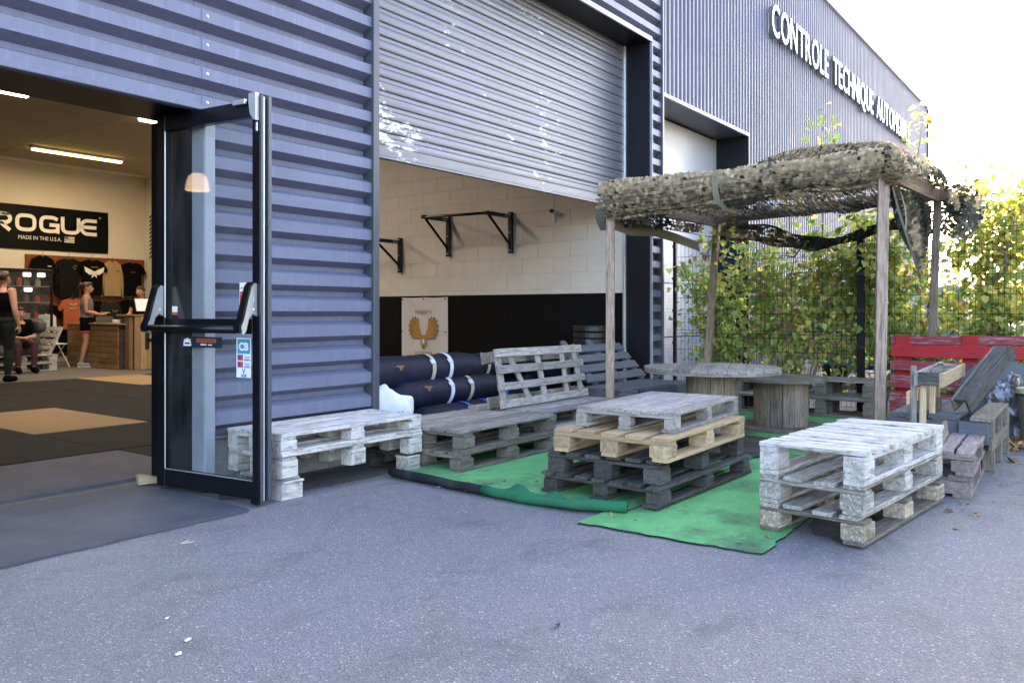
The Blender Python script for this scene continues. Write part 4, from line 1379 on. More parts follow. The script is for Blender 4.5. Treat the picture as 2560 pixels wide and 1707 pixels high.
spool('large cable-spool table with burnt wavy edge behind the centre pallet stack', (6.26, 2.64, 0.021), 0.54, 0.205, 0.640, 0.044, 'wood_grey', 'wood_post_old', 'wood_dark', R(20), 12, 0.008)
spool('lower cable-spool table with thin round top right of the large one', (7.66, 2.55, 0.021), 0.405, 0.245, 0.478, 0.036, 'wood_brown_grey', 'wood_post_old', 'wood_brown_grey', R(48), 14, 0.003)

# ================================================================ pergola and camouflage net
GX0, GX1, GY0, GY1 = 6.73, 9.12, 1.485, 3.845
pg = thing('wooden_pergola', 'square timber pergola frame on four posts between doorway and fence', 'pergola', (7.9, 2.65, 0.0))
def gbeam(name, a, b2, w, h, mat):
    a, b2 = Vector(a), Vector(b2)
    d = b2 - a
    rz = math.atan2(d.y, d.x); ry = -math.atan2(d.z, math.hypot(d.x, d.y))
    c = (a + b2) / 2 - Vector((7.9, 2.65, 0))
    return plank(name, d.length, w, h, mat, pg, c, (0, ry, rz), 0.004, 0.0015, 5)
def gpost(top, bot, w, mat):
    a, b2 = Vector(bot), Vector(top)
    d = (b2 - a)
    q = d.to_track_quat('X', 'Y')
    o = plank('post', d.length, w, w, mat, pg, (a + b2) / 2 - Vector((7.9, 2.65, 0)), q.to_euler(), 0.004, 0.0015, 5)
gpost((GX0 + 0.03, GY1 + 0.012, 2.13), (GX0, GY1, 0.022), 0.075, 'wood_post')
gpost((GX0 + 0.01, GY0 - 0.03, 2.16), (GX0, GY0, 0.022), 0.080, 'wood_post')
gpost((GX1, GY1 - 0.065, 2.13), (GX1, GY1 + 0.09, 0.01), 0.07, 'wood_post_old')
gpost((GX1, GY0 - 0.02, 2.20), (GX1, GY0 + 0.06, 0.002), 0.07, 'wood_post_old')
gbeam('beam', (GX0, GY1 + 0.05, 2.15), (GX0, GY0 - 0.06, 2.21), 0.05, 0.11, 'wood_post_old')
gbeam('beam', (GX1, GY1 + 0.02, 2.185), (GX1, GY0 - 0.10, 2.275), 0.05, 0.125, 'wood_post_old')
gbeam('beam', (GX0 + 0.03, GY1 - 0.03, 2.15), (GX1 - 0.03, GY1 - 0.05, 2.16), 0.045, 0.13, 'wood_post_old')
gbeam('beam', (GX0 + 0.03, GY0, 2.21), (GX1 - 0.03, GY0 - 0.02, 2.26), 0.045, 0.13, 'wood_post')

from mathutils import noise as mnoise
net = thing('camouflage_net', 'olive and tan camouflage net of leaf-cut cloth draped over the pergola', 'camouflage net', (7.9, 2.65, 2.2))
TAN = [(0.42, 0.335, 0.225), (0.48, 0.39, 0.265), (0.34, 0.275, 0.185)]
OLV = [(0.115, 0.105, 0.07), (0.08, 0.076, 0.055), (0.165, 0.15, 0.10)]
DRK = [(0.03, 0.032, 0.028), (0.045, 0.048, 0.04)]
rn = random.Random(11)
def net_patch(mb, S, ulen, vlen, step=0.034, keep=0.62, flap=(0.35, 1.25), tone=0.0, mask=None, flip=1):
    nu, nv = max(2, int(ulen / step)), max(2, int(vlen / step))
    for i in range(nu):
        for j in range(nv):
            u = (i + 0.5 + (0.5 if j % 2 else 0)) / nu; v = (j + 0.5) / nv
            if u > 1: continue
            if mask and not mask(u, v): continue
            p = S(u, v)
            e = 0.5 / max(nu, nv)
            du = (S(min(1, u + e), v) - S(max(0, u - e), v)).normalized()
            dv = (S(u, min(1, v + e)) - S(u, max(0, v - e))).normalized()
            n = du.cross(dv)
            if n.length < 1e-4: continue
            n.normalize(); n *= flip
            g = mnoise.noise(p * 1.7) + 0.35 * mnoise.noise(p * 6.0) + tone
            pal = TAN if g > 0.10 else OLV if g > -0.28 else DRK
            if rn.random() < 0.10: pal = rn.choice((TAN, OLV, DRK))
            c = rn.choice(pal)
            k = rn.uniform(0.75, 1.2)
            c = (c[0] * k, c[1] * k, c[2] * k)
            r = step * rn.uniform(0.66, 0.78)
            if rn.random() < keep:
                h = r * 0.85
                q = [p - du * h - dv * h * 0.6, p + du * h - dv * h, p + du * h * 0.8 + dv * h, p - du * h + dv * h * 0.8]
                mb.add(q, [(0, 1, 2, 3)], None, (c[0] * 0.5, c[1] * 0.5, c[2] * 0.5))  # same cloth in a darker tone, shadow behind the flaps painted in
            # the cut flap curling out of the cloth
            th = rn.uniform(*flap)
            rot = rn.uniform(-0.35, 0.35) + (0.25 if j % 2 else -0.25)
            ax = du * math.cos(rot) + dv * math.sin(rot)
            dn = (dv * math.cos(rot) - du * math.sin(rot)) * -1
            od = dn * math.cos(th) + n * math.sin(th)
            pts = [p - ax * r]
            for a in (0.8, 1.571, 2.342):
                pts.append(p - ax * r * math.cos(a) + od * r * 1.55 * math.sin(a))
            pts.append(p + ax * r)
            k = rn.uniform(0.8, 1.15)
            c2 = (c[0] * k, c[1] * k, c[2] * k)
            mb.add(pts, [(0, 1, 2, 3, 4)], None, c2)

def bulge(x, y):
    gx = math.exp(-((x - 8.0) / 0.75) ** 2)
    gy = 1.0 / (1 + math.exp((y - 3.0) / 0.22)) * (1.0 / (1 + math.exp((1.52 - y) / 0.09)))
    return 0.36 * gx * gy
def S_roof(u, v):
    x = GX0 - 0.03 + (GX1 + 0.05 - GX0 + 0.03) * u
    y = GY0 - 0.08 + (GY1 - GY0 + 0.16) * v
    z = 2.265 + 0.06 * u + bulge(x, y) + 0.012 * math.sin(9 * x + 4 * y) + 0.02 * math.sin(5 * y - 3 * x)
    return Vector((x, y, z))
# rolled front edge: wraps over the beam and curls under
def S_front(u, v):
    y = GY1 + 0.10 - (GY1 - GY0 + 0.17) * u
    a = R(80) - R(250) * v                       # from top over the front to the underside
    lowl = 0.150 - 0.050 * u + 0.014 * math.sin(8 * u) + 0.008 * math.sin(23 * u)
    cz = 2.14 + 0.09 * u + 0.008 * math.sin(11 * u + 1)
    rx = 0.066 + 0.012 * math.sin(6 * u) + 0.006 * math.sin(31 * u)
    return Vector((GX0 - 0.005 - math.cos(a) * rx, y, cz + math.sin(a) * (lowl if a > 0 else lowl * 1.05)))
def S_under(u, v):
    y = GY1 + 0.08 - (GY1 - GY0 + 0.10) * u
    return Vector((GX0 - 0.05 + 0.10 * v, y, 2.00 + 0.135 * u - 0.06 * v * abs(math.sin(9 * u)) - 0.03 * math.sin(4 * u) ** 2))
def S_right(u, v):
    x = GX0 - 0.02 + (GX1 - GX0 + 0.02) * u
    z0 = 2.30 + 0.03 * u + bulge(x, 1.44)
    drop = 0.24 - 0.10 * math.sin(math.pi * u)
    return Vector((x, 1.405 - 0.10 * math.sin(math.pi * v * 0.6) - 0.03 * math.sin(7 * x), z0 - drop * v))
def S_left(u, v):
    x = GX0 + (GX1 - GX0) * u
    return Vector((x, GY1 + 0.085 + 0.02 * math.sin(9 * x), 2.27 - (0.36 - 0.12 * u) * v))
def S_back(u, v):
    y = GY1 - 0.15 - (GY1 - GY0 - 0.2) * u
    a = R(100) - R(230) * v
    cz = 2.01 - 0.10 * math.sin(math.pi * min(1, u * 1.1)) + 0.05 * math.sin(9 * u) - 0.05 * u
    return Vector((GX1 - 0.075 - math.cos(a) * 0.06, y, cz + math.sin(a) * (0.075 + 0.03 * math.sin(7 * u) + 0.012 * math.sin(29 * u))))
def S_hang(u, v):
    # dark tail hanging from the right-hand beam
    x = 7.08 + 1.85 * u
    tip = max(0.10, 1 - abs(u - 0.56) * 1.5)
    return Vector((x, 1.50 + 0.03 * math.sin(9 * u) - 0.03 * v, 2.15 - 0.74 * tip * v))
def S_corner(u, v):
    a = R(-95) + R(200) * u; b = R(85) - R(150) * v
    return Vector((GX0 + 0.02 - 0.12 * math.cos(b) * math.cos(a), GY0 - 0.05 - 0.10 * math.cos(b) * (0.25 + abs(math.sin(a * 0.5 + 0.3))), 2.215 + 0.155 * math.sin(b)))
def S_sag(u, v):
    x = GX0 + 0.25 + (GX1 - GX0 - 0.3) * u
    y = GY0 + 0.1 + (GY1 - GY0 - 0.3) * v
    return Vector((x, y, 2.25 - 0.17 * math.sin(math.pi * u) * (0.6 + 0.4 * math.sin(3.1 * v + 0.4)) + 0.02 * math.sin(14 * y)))
def S_curl(u, v):
    a = 2 * math.pi * u; r = 0.02 + 0.27 * v
    return Vector((GX1 + 0.10 - 0.10 * v * v + 0.06 * math.sin(a), 1.27 + r * math.cos(a) * 0.75, 2.09 + r * math.sin(a)))
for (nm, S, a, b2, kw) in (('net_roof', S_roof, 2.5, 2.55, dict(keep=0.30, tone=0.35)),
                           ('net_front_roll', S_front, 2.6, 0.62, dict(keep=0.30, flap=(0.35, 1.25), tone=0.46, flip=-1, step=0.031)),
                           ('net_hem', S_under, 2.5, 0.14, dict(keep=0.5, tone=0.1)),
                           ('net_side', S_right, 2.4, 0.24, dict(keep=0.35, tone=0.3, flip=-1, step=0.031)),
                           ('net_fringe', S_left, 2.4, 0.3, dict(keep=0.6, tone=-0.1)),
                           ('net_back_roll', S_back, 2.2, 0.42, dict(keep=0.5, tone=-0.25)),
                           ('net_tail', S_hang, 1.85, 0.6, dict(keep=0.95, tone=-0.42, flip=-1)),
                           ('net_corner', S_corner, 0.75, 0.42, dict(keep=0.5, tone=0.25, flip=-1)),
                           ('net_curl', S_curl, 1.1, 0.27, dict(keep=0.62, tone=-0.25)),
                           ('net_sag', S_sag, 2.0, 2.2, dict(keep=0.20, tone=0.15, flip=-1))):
    mb = MB()
    net_patch(mb, S, a, b2, **kw)
    o = W(mb.build(nm, 'net_cloth'), net)
    tag(o, kind='stuff')
# plain cloth borders, straps and torn ends
def ribbon(name, pts, w, wdir, col):
    mb = MB()
    vs = []
    for p in pts:
        p = Vector(p)
        vs += [p - Vector(wdir) * w / 2, p + Vector(wdir) * w / 2]
    mb.add(vs, [], None)
    for i in range(len(pts) - 1):
        mb.f.append((2 * i, 2 * i + 1, 2 * i + 3, 2 * i + 2)); mb.mi.append(0); mb.col.append(col)
    return W(mb.build(name, 'net_cloth', smooth=True), net)
CT, CO = (0.30, 0.265, 0.20), (0.10, 0.105, 0.085)
ribbon('cloth_border', [(6.645, GY1 + 0.06, 2.06), (6.655, GY1 + 0.07, 1.98), (6.69, GY1 + 0.065, 1.92), (6.73, GY1 + 0.06, 1.87)], 0.08, (0.2, -1, 0), (0.10, 0.095, 0.075))
ribbon('cloth_border', [(6.72, 3.93, 1.97), (7.3, 3.95, 1.92), (7.9, 3.97, 1.955), (8.4, 3.96, 1.92), (9.0, 3.95, 1.86)], 0.11, (0, 0.15, 1), (0.17, 0.155, 0.105))
ribbon('strap', [(6.72, 2.78, 2.325), (6.645, 2.775, 2.275), (6.622, 2.765, 2.15), (6.632, 2.75, 2.05), (6.69, 2.70, 1.975), (6.73, 2.63, 1.94)], 0.055, (0, 1, 0), (0.22, 0.195, 0.135))
ribbon('torn_strip', [(7.02, 1.39, 2.05), (7.06, 1.37, 1.95), (7.08, 1.36, 1.85), (7.06, 1.36, 1.75)], 0.12, (1, 0.1, 0), (0.17, 0.155, 0.11))
ribbon('cloth_border', [(7.08, 1.46, 2.10), (7.25, 1.45, 1.93), (7.50, 1.44, 1.75), (7.80, 1.44, 1.57), (8.15, 1.45, 1.40)], 0.07, (1, 0, 0.35), (0.09, 0.095, 0.08))
vs = [(9.17, 1.27 + 0.215 * math.cos(a), 2.09 + 0.285 * math.sin(a)) for a in [R(150) - R(300) * i / 18 for i in range(19)]]
ribbon('cloth_border', vs, 0.05, (1, 0, 0), (0.14, 0.13, 0.09))

# ================================================================ red corner seat
t = thing('red_backrest', 'red painted pallet boards leaning against the fence as a backrest', 'backrest', (8.75, 1.825, 0.0), R(-90))
lean = R(-9)
for i, (z, w, mt) in enumerate(((0.262, 0.115, 'wood_red_faded'), (0.420, 0.125, 'wood_red_faded'), (0.573, 0.093, 'wood_red_faded'), (0.718, 0.125, 'wood_red'))):
    plank('board', 1.37, w, 0.024, mt, t, (0.685 + random.uniform(-0.01, 0.01), (z - 0.3) * 0.16, z), (R(90) + lean, 0, random.uniform(-0.004, 0.004)), 0.003, 0.005, 6)
plank('top_rail', 1.32, 0.09, 0.03, 'wood_red_faded', t, (0.64, 0.140, 0.826), (R(90) + lean, R(-1.0), 0), 0.003, 0.006, 6)
for x in (0.09, 0.68, 1.26):
    plank('upright', 0.70, 0.14, 0.03, 'wood_red', t, (x, 0.128, 0.52), (R(90), R(-90), 0), 0.003, 0.003, 4)
plank('lower_rail', 1.37, 0.10, 0.05, 'wood_red_faded', t, (0.685, 0.0, 0.155), (R(90) + lean, 0, 0), 0.003, 0.003, 5)
for x in (0.1, 1.26):
    plank('leg', 0.16, 0.08, 0.06, 'wood_red_faded', t, (x, 0.0, 0.08), (0, R(90), 0), 0.003)
mb = MB()
for z in (0.262, 0.420, 0.573, 0.718):
    for x in (0.06, 0.10, 0.65, 0.70, 1.24, 1.28):
        mb.lathe([(0.006, -0.002), (0.006, 0.001)], 6, (x, (z - 0.3) * 0.16 - 0.0125, z + random.uniform(-0.025, 0.025)), axis='y')
tag(mb.build('nail_heads', 'print_black', t), kind='stuff')

t = thing('corner_seat', 'dark slate painted low seat of thick boards in front of the red backrest', 'seat', (6.42, 0.90, 0.0))
plank('seat_board', 1.08, 0.20, 0.03, 'wood_slate', t, (0.54, 0.10, 0.365), (0, 0, 0.01), 0.005, 0.006, 6)
plank('seat_board', 1.10, 0.23, 0.03, 'wood_slate', t, (0.55, 0.325, 0.366), (0, 0, -0.01), 0.005, 0.006, 6)
plank('front_panel', 0.46, 0.30, 0.02, 'wood_slate', t, (0.012, 0.23, 0.19), (R(90), 0, R(90)), 0.003)
plank('rear_leg', 0.34, 0.10, 0.08, 'wood_slate', t, (1.02, 0.08, 0.172), (0, R(90), 0), 0.003)
plank('rear_leg', 0.34, 0.10, 0.08, 'wood_slate', t, (1.02, 0.40, 0.172), (0, R(90), 0), 0.003)
t = thing('side_seat', 'weathered plank seat on an open box, right of the leaning trough', 'seat', (6.38, 0.695, 0.0))
plank('seat_board', 1.17, 0.145, 0.028, 'wood_brown_grey', t, (0.585, 0.073, 0.366), (0, 0, 0.02), 0.005, 0.008, 6)
plank('front_panel', 0.18, 0.15, 0.02, 'wood_slate', t, (0.012, 0.11, 0.272), (R(90), 0, R(90)), 0.003)
plank('side_rail', 1.06, 0.09, 0.02, 'wood_brown_grey', t, (0.56, 0.012, 0.19), (R(90), 0, 0), 0.003, 0.003, 5)
for x in (0.16, 0.60, 1.06):
    plank('leg', 0.348, 0.09, 0.045, 'wood_brown_grey', t, (x, 0.045, 0.175), (0, R(90), 0), 0.003)
    plank('leg', 0.348, 0.09, 0.045, 'wood_brown_grey', t, (x, 0.115, 0.175), (0, R(90), 0), 0.003)

# broken pallet standing upright behind the pink stack
t = thing('broken_crate', 'broken upright frame of bare pale and grey boards beside the dark seat', 'crate', (6.0, 0.94, 0.0))
plank('board', 1.02, 0.095, 0.02, 'wood_pine', t, (0.53, 0.010, 0.655), (R(90), R(-1), 0), 0.003, 0.004, 6)
plank('board', 1.00, 0.095, 0.02, 'wood_silver', t, (0.50, 0.155, 0.665), (R(90), R(-1.5), 0), 0.003, 0.004, 6)
plank('board', 0.124, 0.09, 0.02, 'wood_dark', t, (0.03, 0.083, 0.655), (R(90), 0, R(90)), 0.003, 0.002, 3)
plank('board', 0.124, 0.09, 0.02, 'wood_grey', t, (1.02, 0.083, 0.66), (R(90), 0, R(90)), 0.003, 0.002, 3)
plank('block', 0.13, 0.09, 0.11, 'wood_grey', t, (0.52, 0.083, 0.655), (R(90), 0, 0), 0.004, 0.002, 3)
plank('loose_chip', 0.20, 0.06, 0.012, 'wood_silver', t, (0.62, 0.08, 0.722), (0, R(4), 0.35), 0.003, 0.002, 3)
for (x, y, z0, z1, mt) in ((0.09, 0.185, 0.272, 0.735, 'wood_silver'), (0.10, 0.128, 0.272, 0.60, 'wood_pine'), (0.39, 0.185, 0.272, 0.56, 'wood_pine'), (0.44, 0.128, 0.384, 0.60, 'wood_pine'), (0.66, 0.185, 0.384, 0.61, 'wood_pine'), (0.70, 0.128, 0.384, 0.48, 'wood_brown_grey'), (0.97, 0.185, 0.384, 0.70, 'wood_pine')):
    L = z1 - z0
    plank('upright', L, 0.038, 0.030, mt, t, (x, y, (z0 + z1) / 2), (0, R(90), 0), 0.003, 0.002, 3)
plank('board', 0.40, 0.09, 0.018, 'wood_pine', t, (0.25, 0.2145, 0.52), (R(90), 0, 0), 0.003, 0.003, 4)
plank('board', 0.50, 0.085, 0.018, 'wood_brown_grey', t, (0.62, 0.2145, 0.44), (R(90), 0, 0), 0.003, 0.003, 4)
t = plank('loose_board', 0.62, 0.10, 0.02, 'wood_brown_grey', None, (5.72, 0.90, 0.325), (R(84), R(-3), R(3)), 0.003, 0.004, 5)
tag(t, 'loose bare board on its edge behind the white pallet stack', 'board')

# leaning trough of grey boards
t = thing('wooden_trough', 'narrow dark weathered trough leaning diagonally across the corner seat', 'trough', (6.56, 0.90, 0.382))
a = Vector((0, 0.0, 0.055)); b2 = Vector((0.50, -0.21, 0.42))
d = b2 - a
q = d.to_track_quat('X', 'Z')
base = q.to_matrix().to_4x4()
def tr(off): return (a + b2) / 2 + base.to_3x3() @ Vector(off)
eu = q.to_euler()
plank('bottom_board', d.length, 0.095, 0.018, 'wood_dark', t, tr((0, 0, 0.045)), eu, 0.003, 0.006, 6)
for s in (-1, 1):
    e2 = (q @ Euler((R(90), 0, 0)).to_quaternion()).to_euler()
    plank('side_board', d.length + 0.02, 0.11, 0.018, 'wood_brown_grey' if s > 0 else 'wood_dark', t, tr((0, s * 0.057, 0.0)), e2, 0.003, 0.008, 6)
e3 = (q @ Euler((R(90), 0, R(90))).to_quaternion()).to_euler()
plank('end_board', 0.094, 0.10, 0.016, 'wood_grey', t, tr((d.length / 2 - 0.05, 0, 0.0)), e3, 0.003, 0.002, 3)

# foil bag, lid, bin, dead leaves
def lumpy(name, mat, c, r, seed, amp=0.12, fr=5.0, flat=0.0, n=26, m=18, parent=None, sharp=False, sq=1.0):
    mb = MB()
    mb.ball((0, 0, 0), 1.0, n, m)
    sd = Vector((seed * 3.1, seed * 1.7, seed))
    out = []
    for p in mb.v:
        v = Vector(p)
        if sq != 1.0: v = Vector([math.copysign(abs(q) ** sq, q) for q in v])
        k = 1 + amp * (mnoise.noise(v * fr * 0.4 + sd) + (0.6 * abs(mnoise.noise(v * fr + sd)) if sharp else 0.5 * mnoise.noise(v * fr + sd)))
        v = Vector((v.x * r[0], v.y * r[1], v.z * r[2])) * k
        if v.z < -r[2] * (1 - flat): v.z = -r[2] * (1 - flat)
        out.append(tuple(v))
    mb.v = out
    o = mb.build(name, mat, parent, c, smooth=not sharp)
    return o
o = lumpy('foil_bag', 'foil', (8.20, 0.745, 0.235), (0.22, 0.20, 0.29), 3, 0.35, 9.0, 0.18, 34, 24, sharp=True)
tag(o, 'crumpled silver foil sack beside the end of the red backrest', 'sack')
mb = MB(); mb.lathe([(0.30, 0.0), (0.33, 0.02), (0.33, 0.05), (0.27, 0.07), (0.10, 0.075)], 28)
t = mb.build('round_lid', 'lid_grey', None, (8.52, 0.86, 0.36), (R(0), R(-62), R(10)), smooth=False)
tag(t, 'large dark round lid propped up behind the foil sack', 'lid')
t = thing('waste_bin', 'brown plastic bin with pale rim cut off by the right frame edge', 'bin', (7.95, 0.54, 0.0))
mb = MB(); mb.lathe([(0.12, 0.0), (0.14, 0.42), (0.13, 0.42), (0.11, 0.02)], 24)
mb.build('bucket', 'bin_plastic', t)
mb = MB(); mb.lathe([(0.14, 0.43), (0.155, 0.435), (0.155, 0.475), (0.14, 0.48)], 24)
mb.build('rim', 'strap_tan', t)

def leaf_shape(mb, p, size, rz, tilt, roll_, col=None, curl=0.25):
    """six-point folded leaf"""
    cz, sz = math.cos(rz), math.sin(rz)
    ct, st = math.cos(tilt), math.sin(tilt)
    d = Vector((cz * ct, sz * ct, st))
    s = Vector((-sz, cz, 0))
    n = s.cross(d)
    s = s * math.cos(roll_) + n * math.sin(roll_)
    n = d.cross(s)
    L, w = size, size * 0.46
    p = Vector(p)
    A = p; T = p + d * L - n * curl * L * 0.5
    M = p + d * L * 0.5
    u = n * w * curl
    q = [A, p + d * L * 0.28 + s * w + u, p + d * L * 0.68 + s * w * 0.72 + u * 0.6 - n * curl * L * 0.15, T, p + d * L * 0.68 - s * w * 0.72 + u * 0.6 - n * curl * L * 0.15, p + d * L * 0.28 - s * w + u]
    mb.add(q, [(0, 1, 2, 3), (0, 3, 4, 5)], None, col)
rl = random.Random(21)
mb = MB()
for i in range(420):
    x = rl.gauss(7.92, 0.16); y = rl.gauss(0.76, 0.10)
    h = max(0, 0.075 - abs(x - 7.92) * 0.2 - abs(y - 0.76) * 0.3)
    leaf_shape(mb, (x, y, 0.006 + rl.random() * h), rl.uniform(0.04, 0.075), rl.uniform(0, 6.28), rl.uniform(-0.2, 0.35), rl.uniform(-0.6, 0.6), None, 0.5)
o = tag(mb.build('leaf_litter', 'dead_leaf'), 'heap of brown dead leaves blown together by the foil sack', 'leaf litter', kind='stuff')
# single scraps on the asphalt and carpet
scr = [((2.18, 3.57), 0.05, 'strap_tan', 'V-shaped pale twig lying on the asphalt before the door mat', 'twig'),
       ((7.05, 0.66), 0.09, 'dead_leaf', 'curled orange-brown leaf on the asphalt beyond the pink pallets', 'dead leaf'),
       ((5.05, 0.78), 0.05, 'dead_leaf', 'yellowish leaf fragment at the foot of the white pallet stack', 'dead leaf'),
       ((3.88, 2.19), 0.045, 'dead_leaf', 'small brown leaf at the end of the green carpet roll', 'dead leaf'),
       ((2.40, 1.59), 0.03, 'soil', 'tiny black fragment lying on the open asphalt', 'scrap')]
for (xy, s, mt, lab, cat) in scr:
    mb = MB()
    leaf_shape(mb, (0, 0, 0.008), s, rl.uniform(0, 6), 0.15, 0.2, None, 0.6)
    if cat == 'twig':
        mb = MB(); mb.tube([(0, 0, 0.006), (0.06, 0.02, 0.007)], 0.003, 5); mb.tube([(0, 0, 0.006), (0.055, -0.025, 0.007)], 0.003, 5)
    tag(mb.build(cat.replace(' ', '_'), mt, None, (xy[0], xy[1], 0.0)), lab, cat)
for (x, y, s, lab) in ((1.626, 2.745, 0.006, 'small white dropping spot farthest from the lower frame edge'), (1.56, 2.507, 0.009, 'white splash spot between the two other white spots'), (1.479, 2.429, 0.0095, 'largest white splash spot, nearest the lower frame edge')):
    mb = MB()
    pts = [(s * (1.5 + 0.5 * rl.random()) * math.cos(a * 0.628), s * (0.6 + 0.6 * rl.random()) * math.sin(a * 0.628)) for a in range(10)]
    mb.prism(pts, 0.0, 0.0015, lambda a, b, d: (a, b, d))
    tag(mb.build('white_spot', 'sign_white', None, (x, y, 0.004), (0, 0, 0.6)), lab, 'white spot', 'white spots on the asphalt')
mb = MB()
for i in range(120):
    x = rl.uniform(3.7, 8.5); y = rl.uniform(1.35, 3.9)
    leaf_shape(mb, (x, y, 0.024 if y > 2.25 else 0.014), rl.uniform(0.012, 0.035), rl.uniform(0, 6.28), rl.uniform(-0.05, 0.1), 0, None, 0.3)
for i in range(90):
    x = rl.uniform(4.6, 8.6); y = rl.uniform(0.45, 0.95) if x > 5.4 else rl.uniform(0.6, 0.85)
    leaf_shape(mb, (x, y, 0.004), rl.uniform(0.008, 0.03), rl.uniform(0, 6.28), 0.02, 0, None, 0.3)
for i in range(180):
    leaf_shape(mb, (rl.gauss(6.75, 0.25), rl.gauss(2.05, 0.14), 0.026), rl.uniform(0.015, 0.04), rl.uniform(0, 6.28), rl.uniform(0, 0.3), 0, None, 0.4)
tag(mb.build('leaf_scraps', 'dead_leaf'), 'scattered small leaf and wood scraps on carpet and asphalt', 'leaf scraps', kind='stuff')

def dirt(label, cx, cy, rx, ry, seed):  # dark ground sheet: contact shade painted in, with grit under the bench
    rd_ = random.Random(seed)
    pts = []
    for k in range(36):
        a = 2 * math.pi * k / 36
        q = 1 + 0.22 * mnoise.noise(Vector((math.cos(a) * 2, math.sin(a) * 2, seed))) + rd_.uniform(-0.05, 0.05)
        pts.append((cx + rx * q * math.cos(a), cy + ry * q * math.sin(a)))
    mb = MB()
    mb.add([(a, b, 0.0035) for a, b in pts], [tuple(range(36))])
    tag(mb.build('soil_shade_patch', 'soil'), label, 'soil', kind='stuff')
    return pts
dirt('dark grit and painted contact shade under the white bench along the wall', 3.62, 4.25, 0.78, 0.24, 3)
dirt('dark patch painting contact shade under the white three-high pallet stack', 4.62, 1.10, 0.55, 0.20, 5)

# ================================================================ things inside the roller door
def duffel(label, y, z, x0, x1, r, seed, straps, flat=1.0):
    t = thing('duffel_bag', label, 'duffel bag', ((x0 + x1) / 2, y, z - r * flat))
    mb = MB()
    n, m = 30, 28
    sd = Vector((seed, seed * 2.3, 0.7))
    vs = []
    L = (x1 - x0) / 2
    for i in range(m + 1):
        s = -1 + 2 * i / m
        e = (1 - abs(s) ** 7) ** 0.55
        for k in range(n):
            a = 2 * math.pi * k / n
            p = Vector((s * L, math.cos(a) * r * e, math.sin(a) * r * e * flat))
            kk = 1 + 0.06 * mnoise.noise(p * 7 + sd) + 0.05 * abs(s) ** 4 * math.sin(a * 9 + seed) + 0.03 * mnoise.noise(p * 18 + sd)
            for (sx, _) in straps:
                kk -= 0.035 * math.exp(-((p.x - sx) / 0.04) ** 2)
            vs.append((p.x + 0.012 * mnoise.noise(p * 9), p.y * kk, p.z * kk + r * flat))
    fs = [(i * n + k, i * n + (k + 1) % n, (i + 1) * n + (k + 1) % n, (i + 1) * n + k) for i in range(m) for k in range(n)]
    fs += [tuple(range(n - 1, -1, -1)), tuple(range(m * n, (m + 1) * n))]
    mb.add(vs, fs)
    mb.build('bag_body', 'bag_cloth', t, smooth=True)
    for (sx, mt) in straps:
        mb = MB()
        w = 0.024
        vs = []
        for k in range(33):
            a = 2 * math.pi * k / 32
            lean_ = 0.05 * math.sin(a)
            for q in (-w, w):
                vs.append((sx + q + lean_, math.cos(a) * (r * 1.0 + 0.004), math.sin(a) * (r + 0.004) * flat + r * flat))
        mb.add(vs, [(2 * k, 2 * k + 1, 2 * k + 3, 2 * k + 2) for k in range(32)])
        s = mb.build('strap', mt, t, smooth=True)
        if mt != 'strap_blue':
            mb = MB(); mb.box(-0.03, 0.03, -0.008, 0.004, -0.022, 0.022, 0.003)
            mb.build('buckle', 'strap_white', t, (sx + 0.02, -r * 0.80, r * flat + r * flat * 0.62), (R(-40), 0, 0))
    # embroidered mark on the front
    mb = MB()
    yy = lambda zz: -math.sqrt(max(0, (r * 1.02) ** 2 - (zz / flat) ** 2)) - 0.006
    for (ax, az, w, h) in ((0, 0.02, 0.07, 0.010), (0.01, 0.008, 0.035, 0.014), (0.0, -0.012, 0.02, 0.018)):
        q = [(-w, az + 0.06), (w, az + 0.06 + h * 0.3), (w * 0.7, az + 0.06 + h), (-w * 0.4, az + 0.06 + h * 1.3)]
        mb.add([(-L * 0.52 + ax + a, yy(b), b + r * flat) for a, b in q], [(0, 1, 2, 3)])
    mb.build('emblem', 'brown', t)
    return t
duffel('upper black duffel bag with white and tan straps behind the leaning pallet', 5.16, 0.545, 4.72, 6.42, 0.165, 1.0, ((-0.02, 'strap_tan'), (0.22, 'strap_white')))
duffel('middle black duffel bag with white and tan straps stacked in the roller doorway', 5.04, 0.355, 4.98, 6.62, 0.155, 2.0, ((-0.12, 'strap_white'), (0.16, 'strap_tan')), 0.92)
duffel('lowest flattened dark bag with blue tabs in the roller doorway', 4.80, 0.155, 5.02, 6.60, 0.185, 3.0, ((-0.16, 'strap_blue'), (0.12, 'strap_blue')), 0.72)
duffel('rear black bag seen through the slats of the leaning pallet', 5.62, 0.50, 6.5, 8.0, 0.16, 4.0, ((-0.3, 'strap_tan'),), 0.95)
duffel('lower rear black bag behind the dark bench', 5.50, 0.175, 6.7, 8.1, 0.165, 5.0, ((-0.3, 'strap_blue'),), 0.95)
o = lumpy('white_sack', 'sack_white', (4.60, 4.68, 0.235), (0.21, 0.13, 0.245), 1, 0.20, 4.0, 0.05, 30, 22, sq=0.5)
o.rotation_euler = (0, R(14), 0)
tag(o, 'white woven sack with three blue dots behind the end of the white bench', 'sack')
for k in range(3):
    mb = MB(); mb.ball((0, 0, 0), (0.016, 0.004, 0.016), 10, 6)
    W(mb.build('printed_dot', 'print_teal', None, (4.565 + k * 0.037, 4.522 + 0.004 * k, 0.30)), o) if False else None
mb = MB()
for k in range(3):
    cx = 4.575 + k * 0.036
    mb.add([(cx + 0.013 * math.cos(a * math.pi / 6), 4.514, 0.315 + 0.013 * math.sin(a * math.pi / 6)) for a in range(12)], [tuple(range(12))])
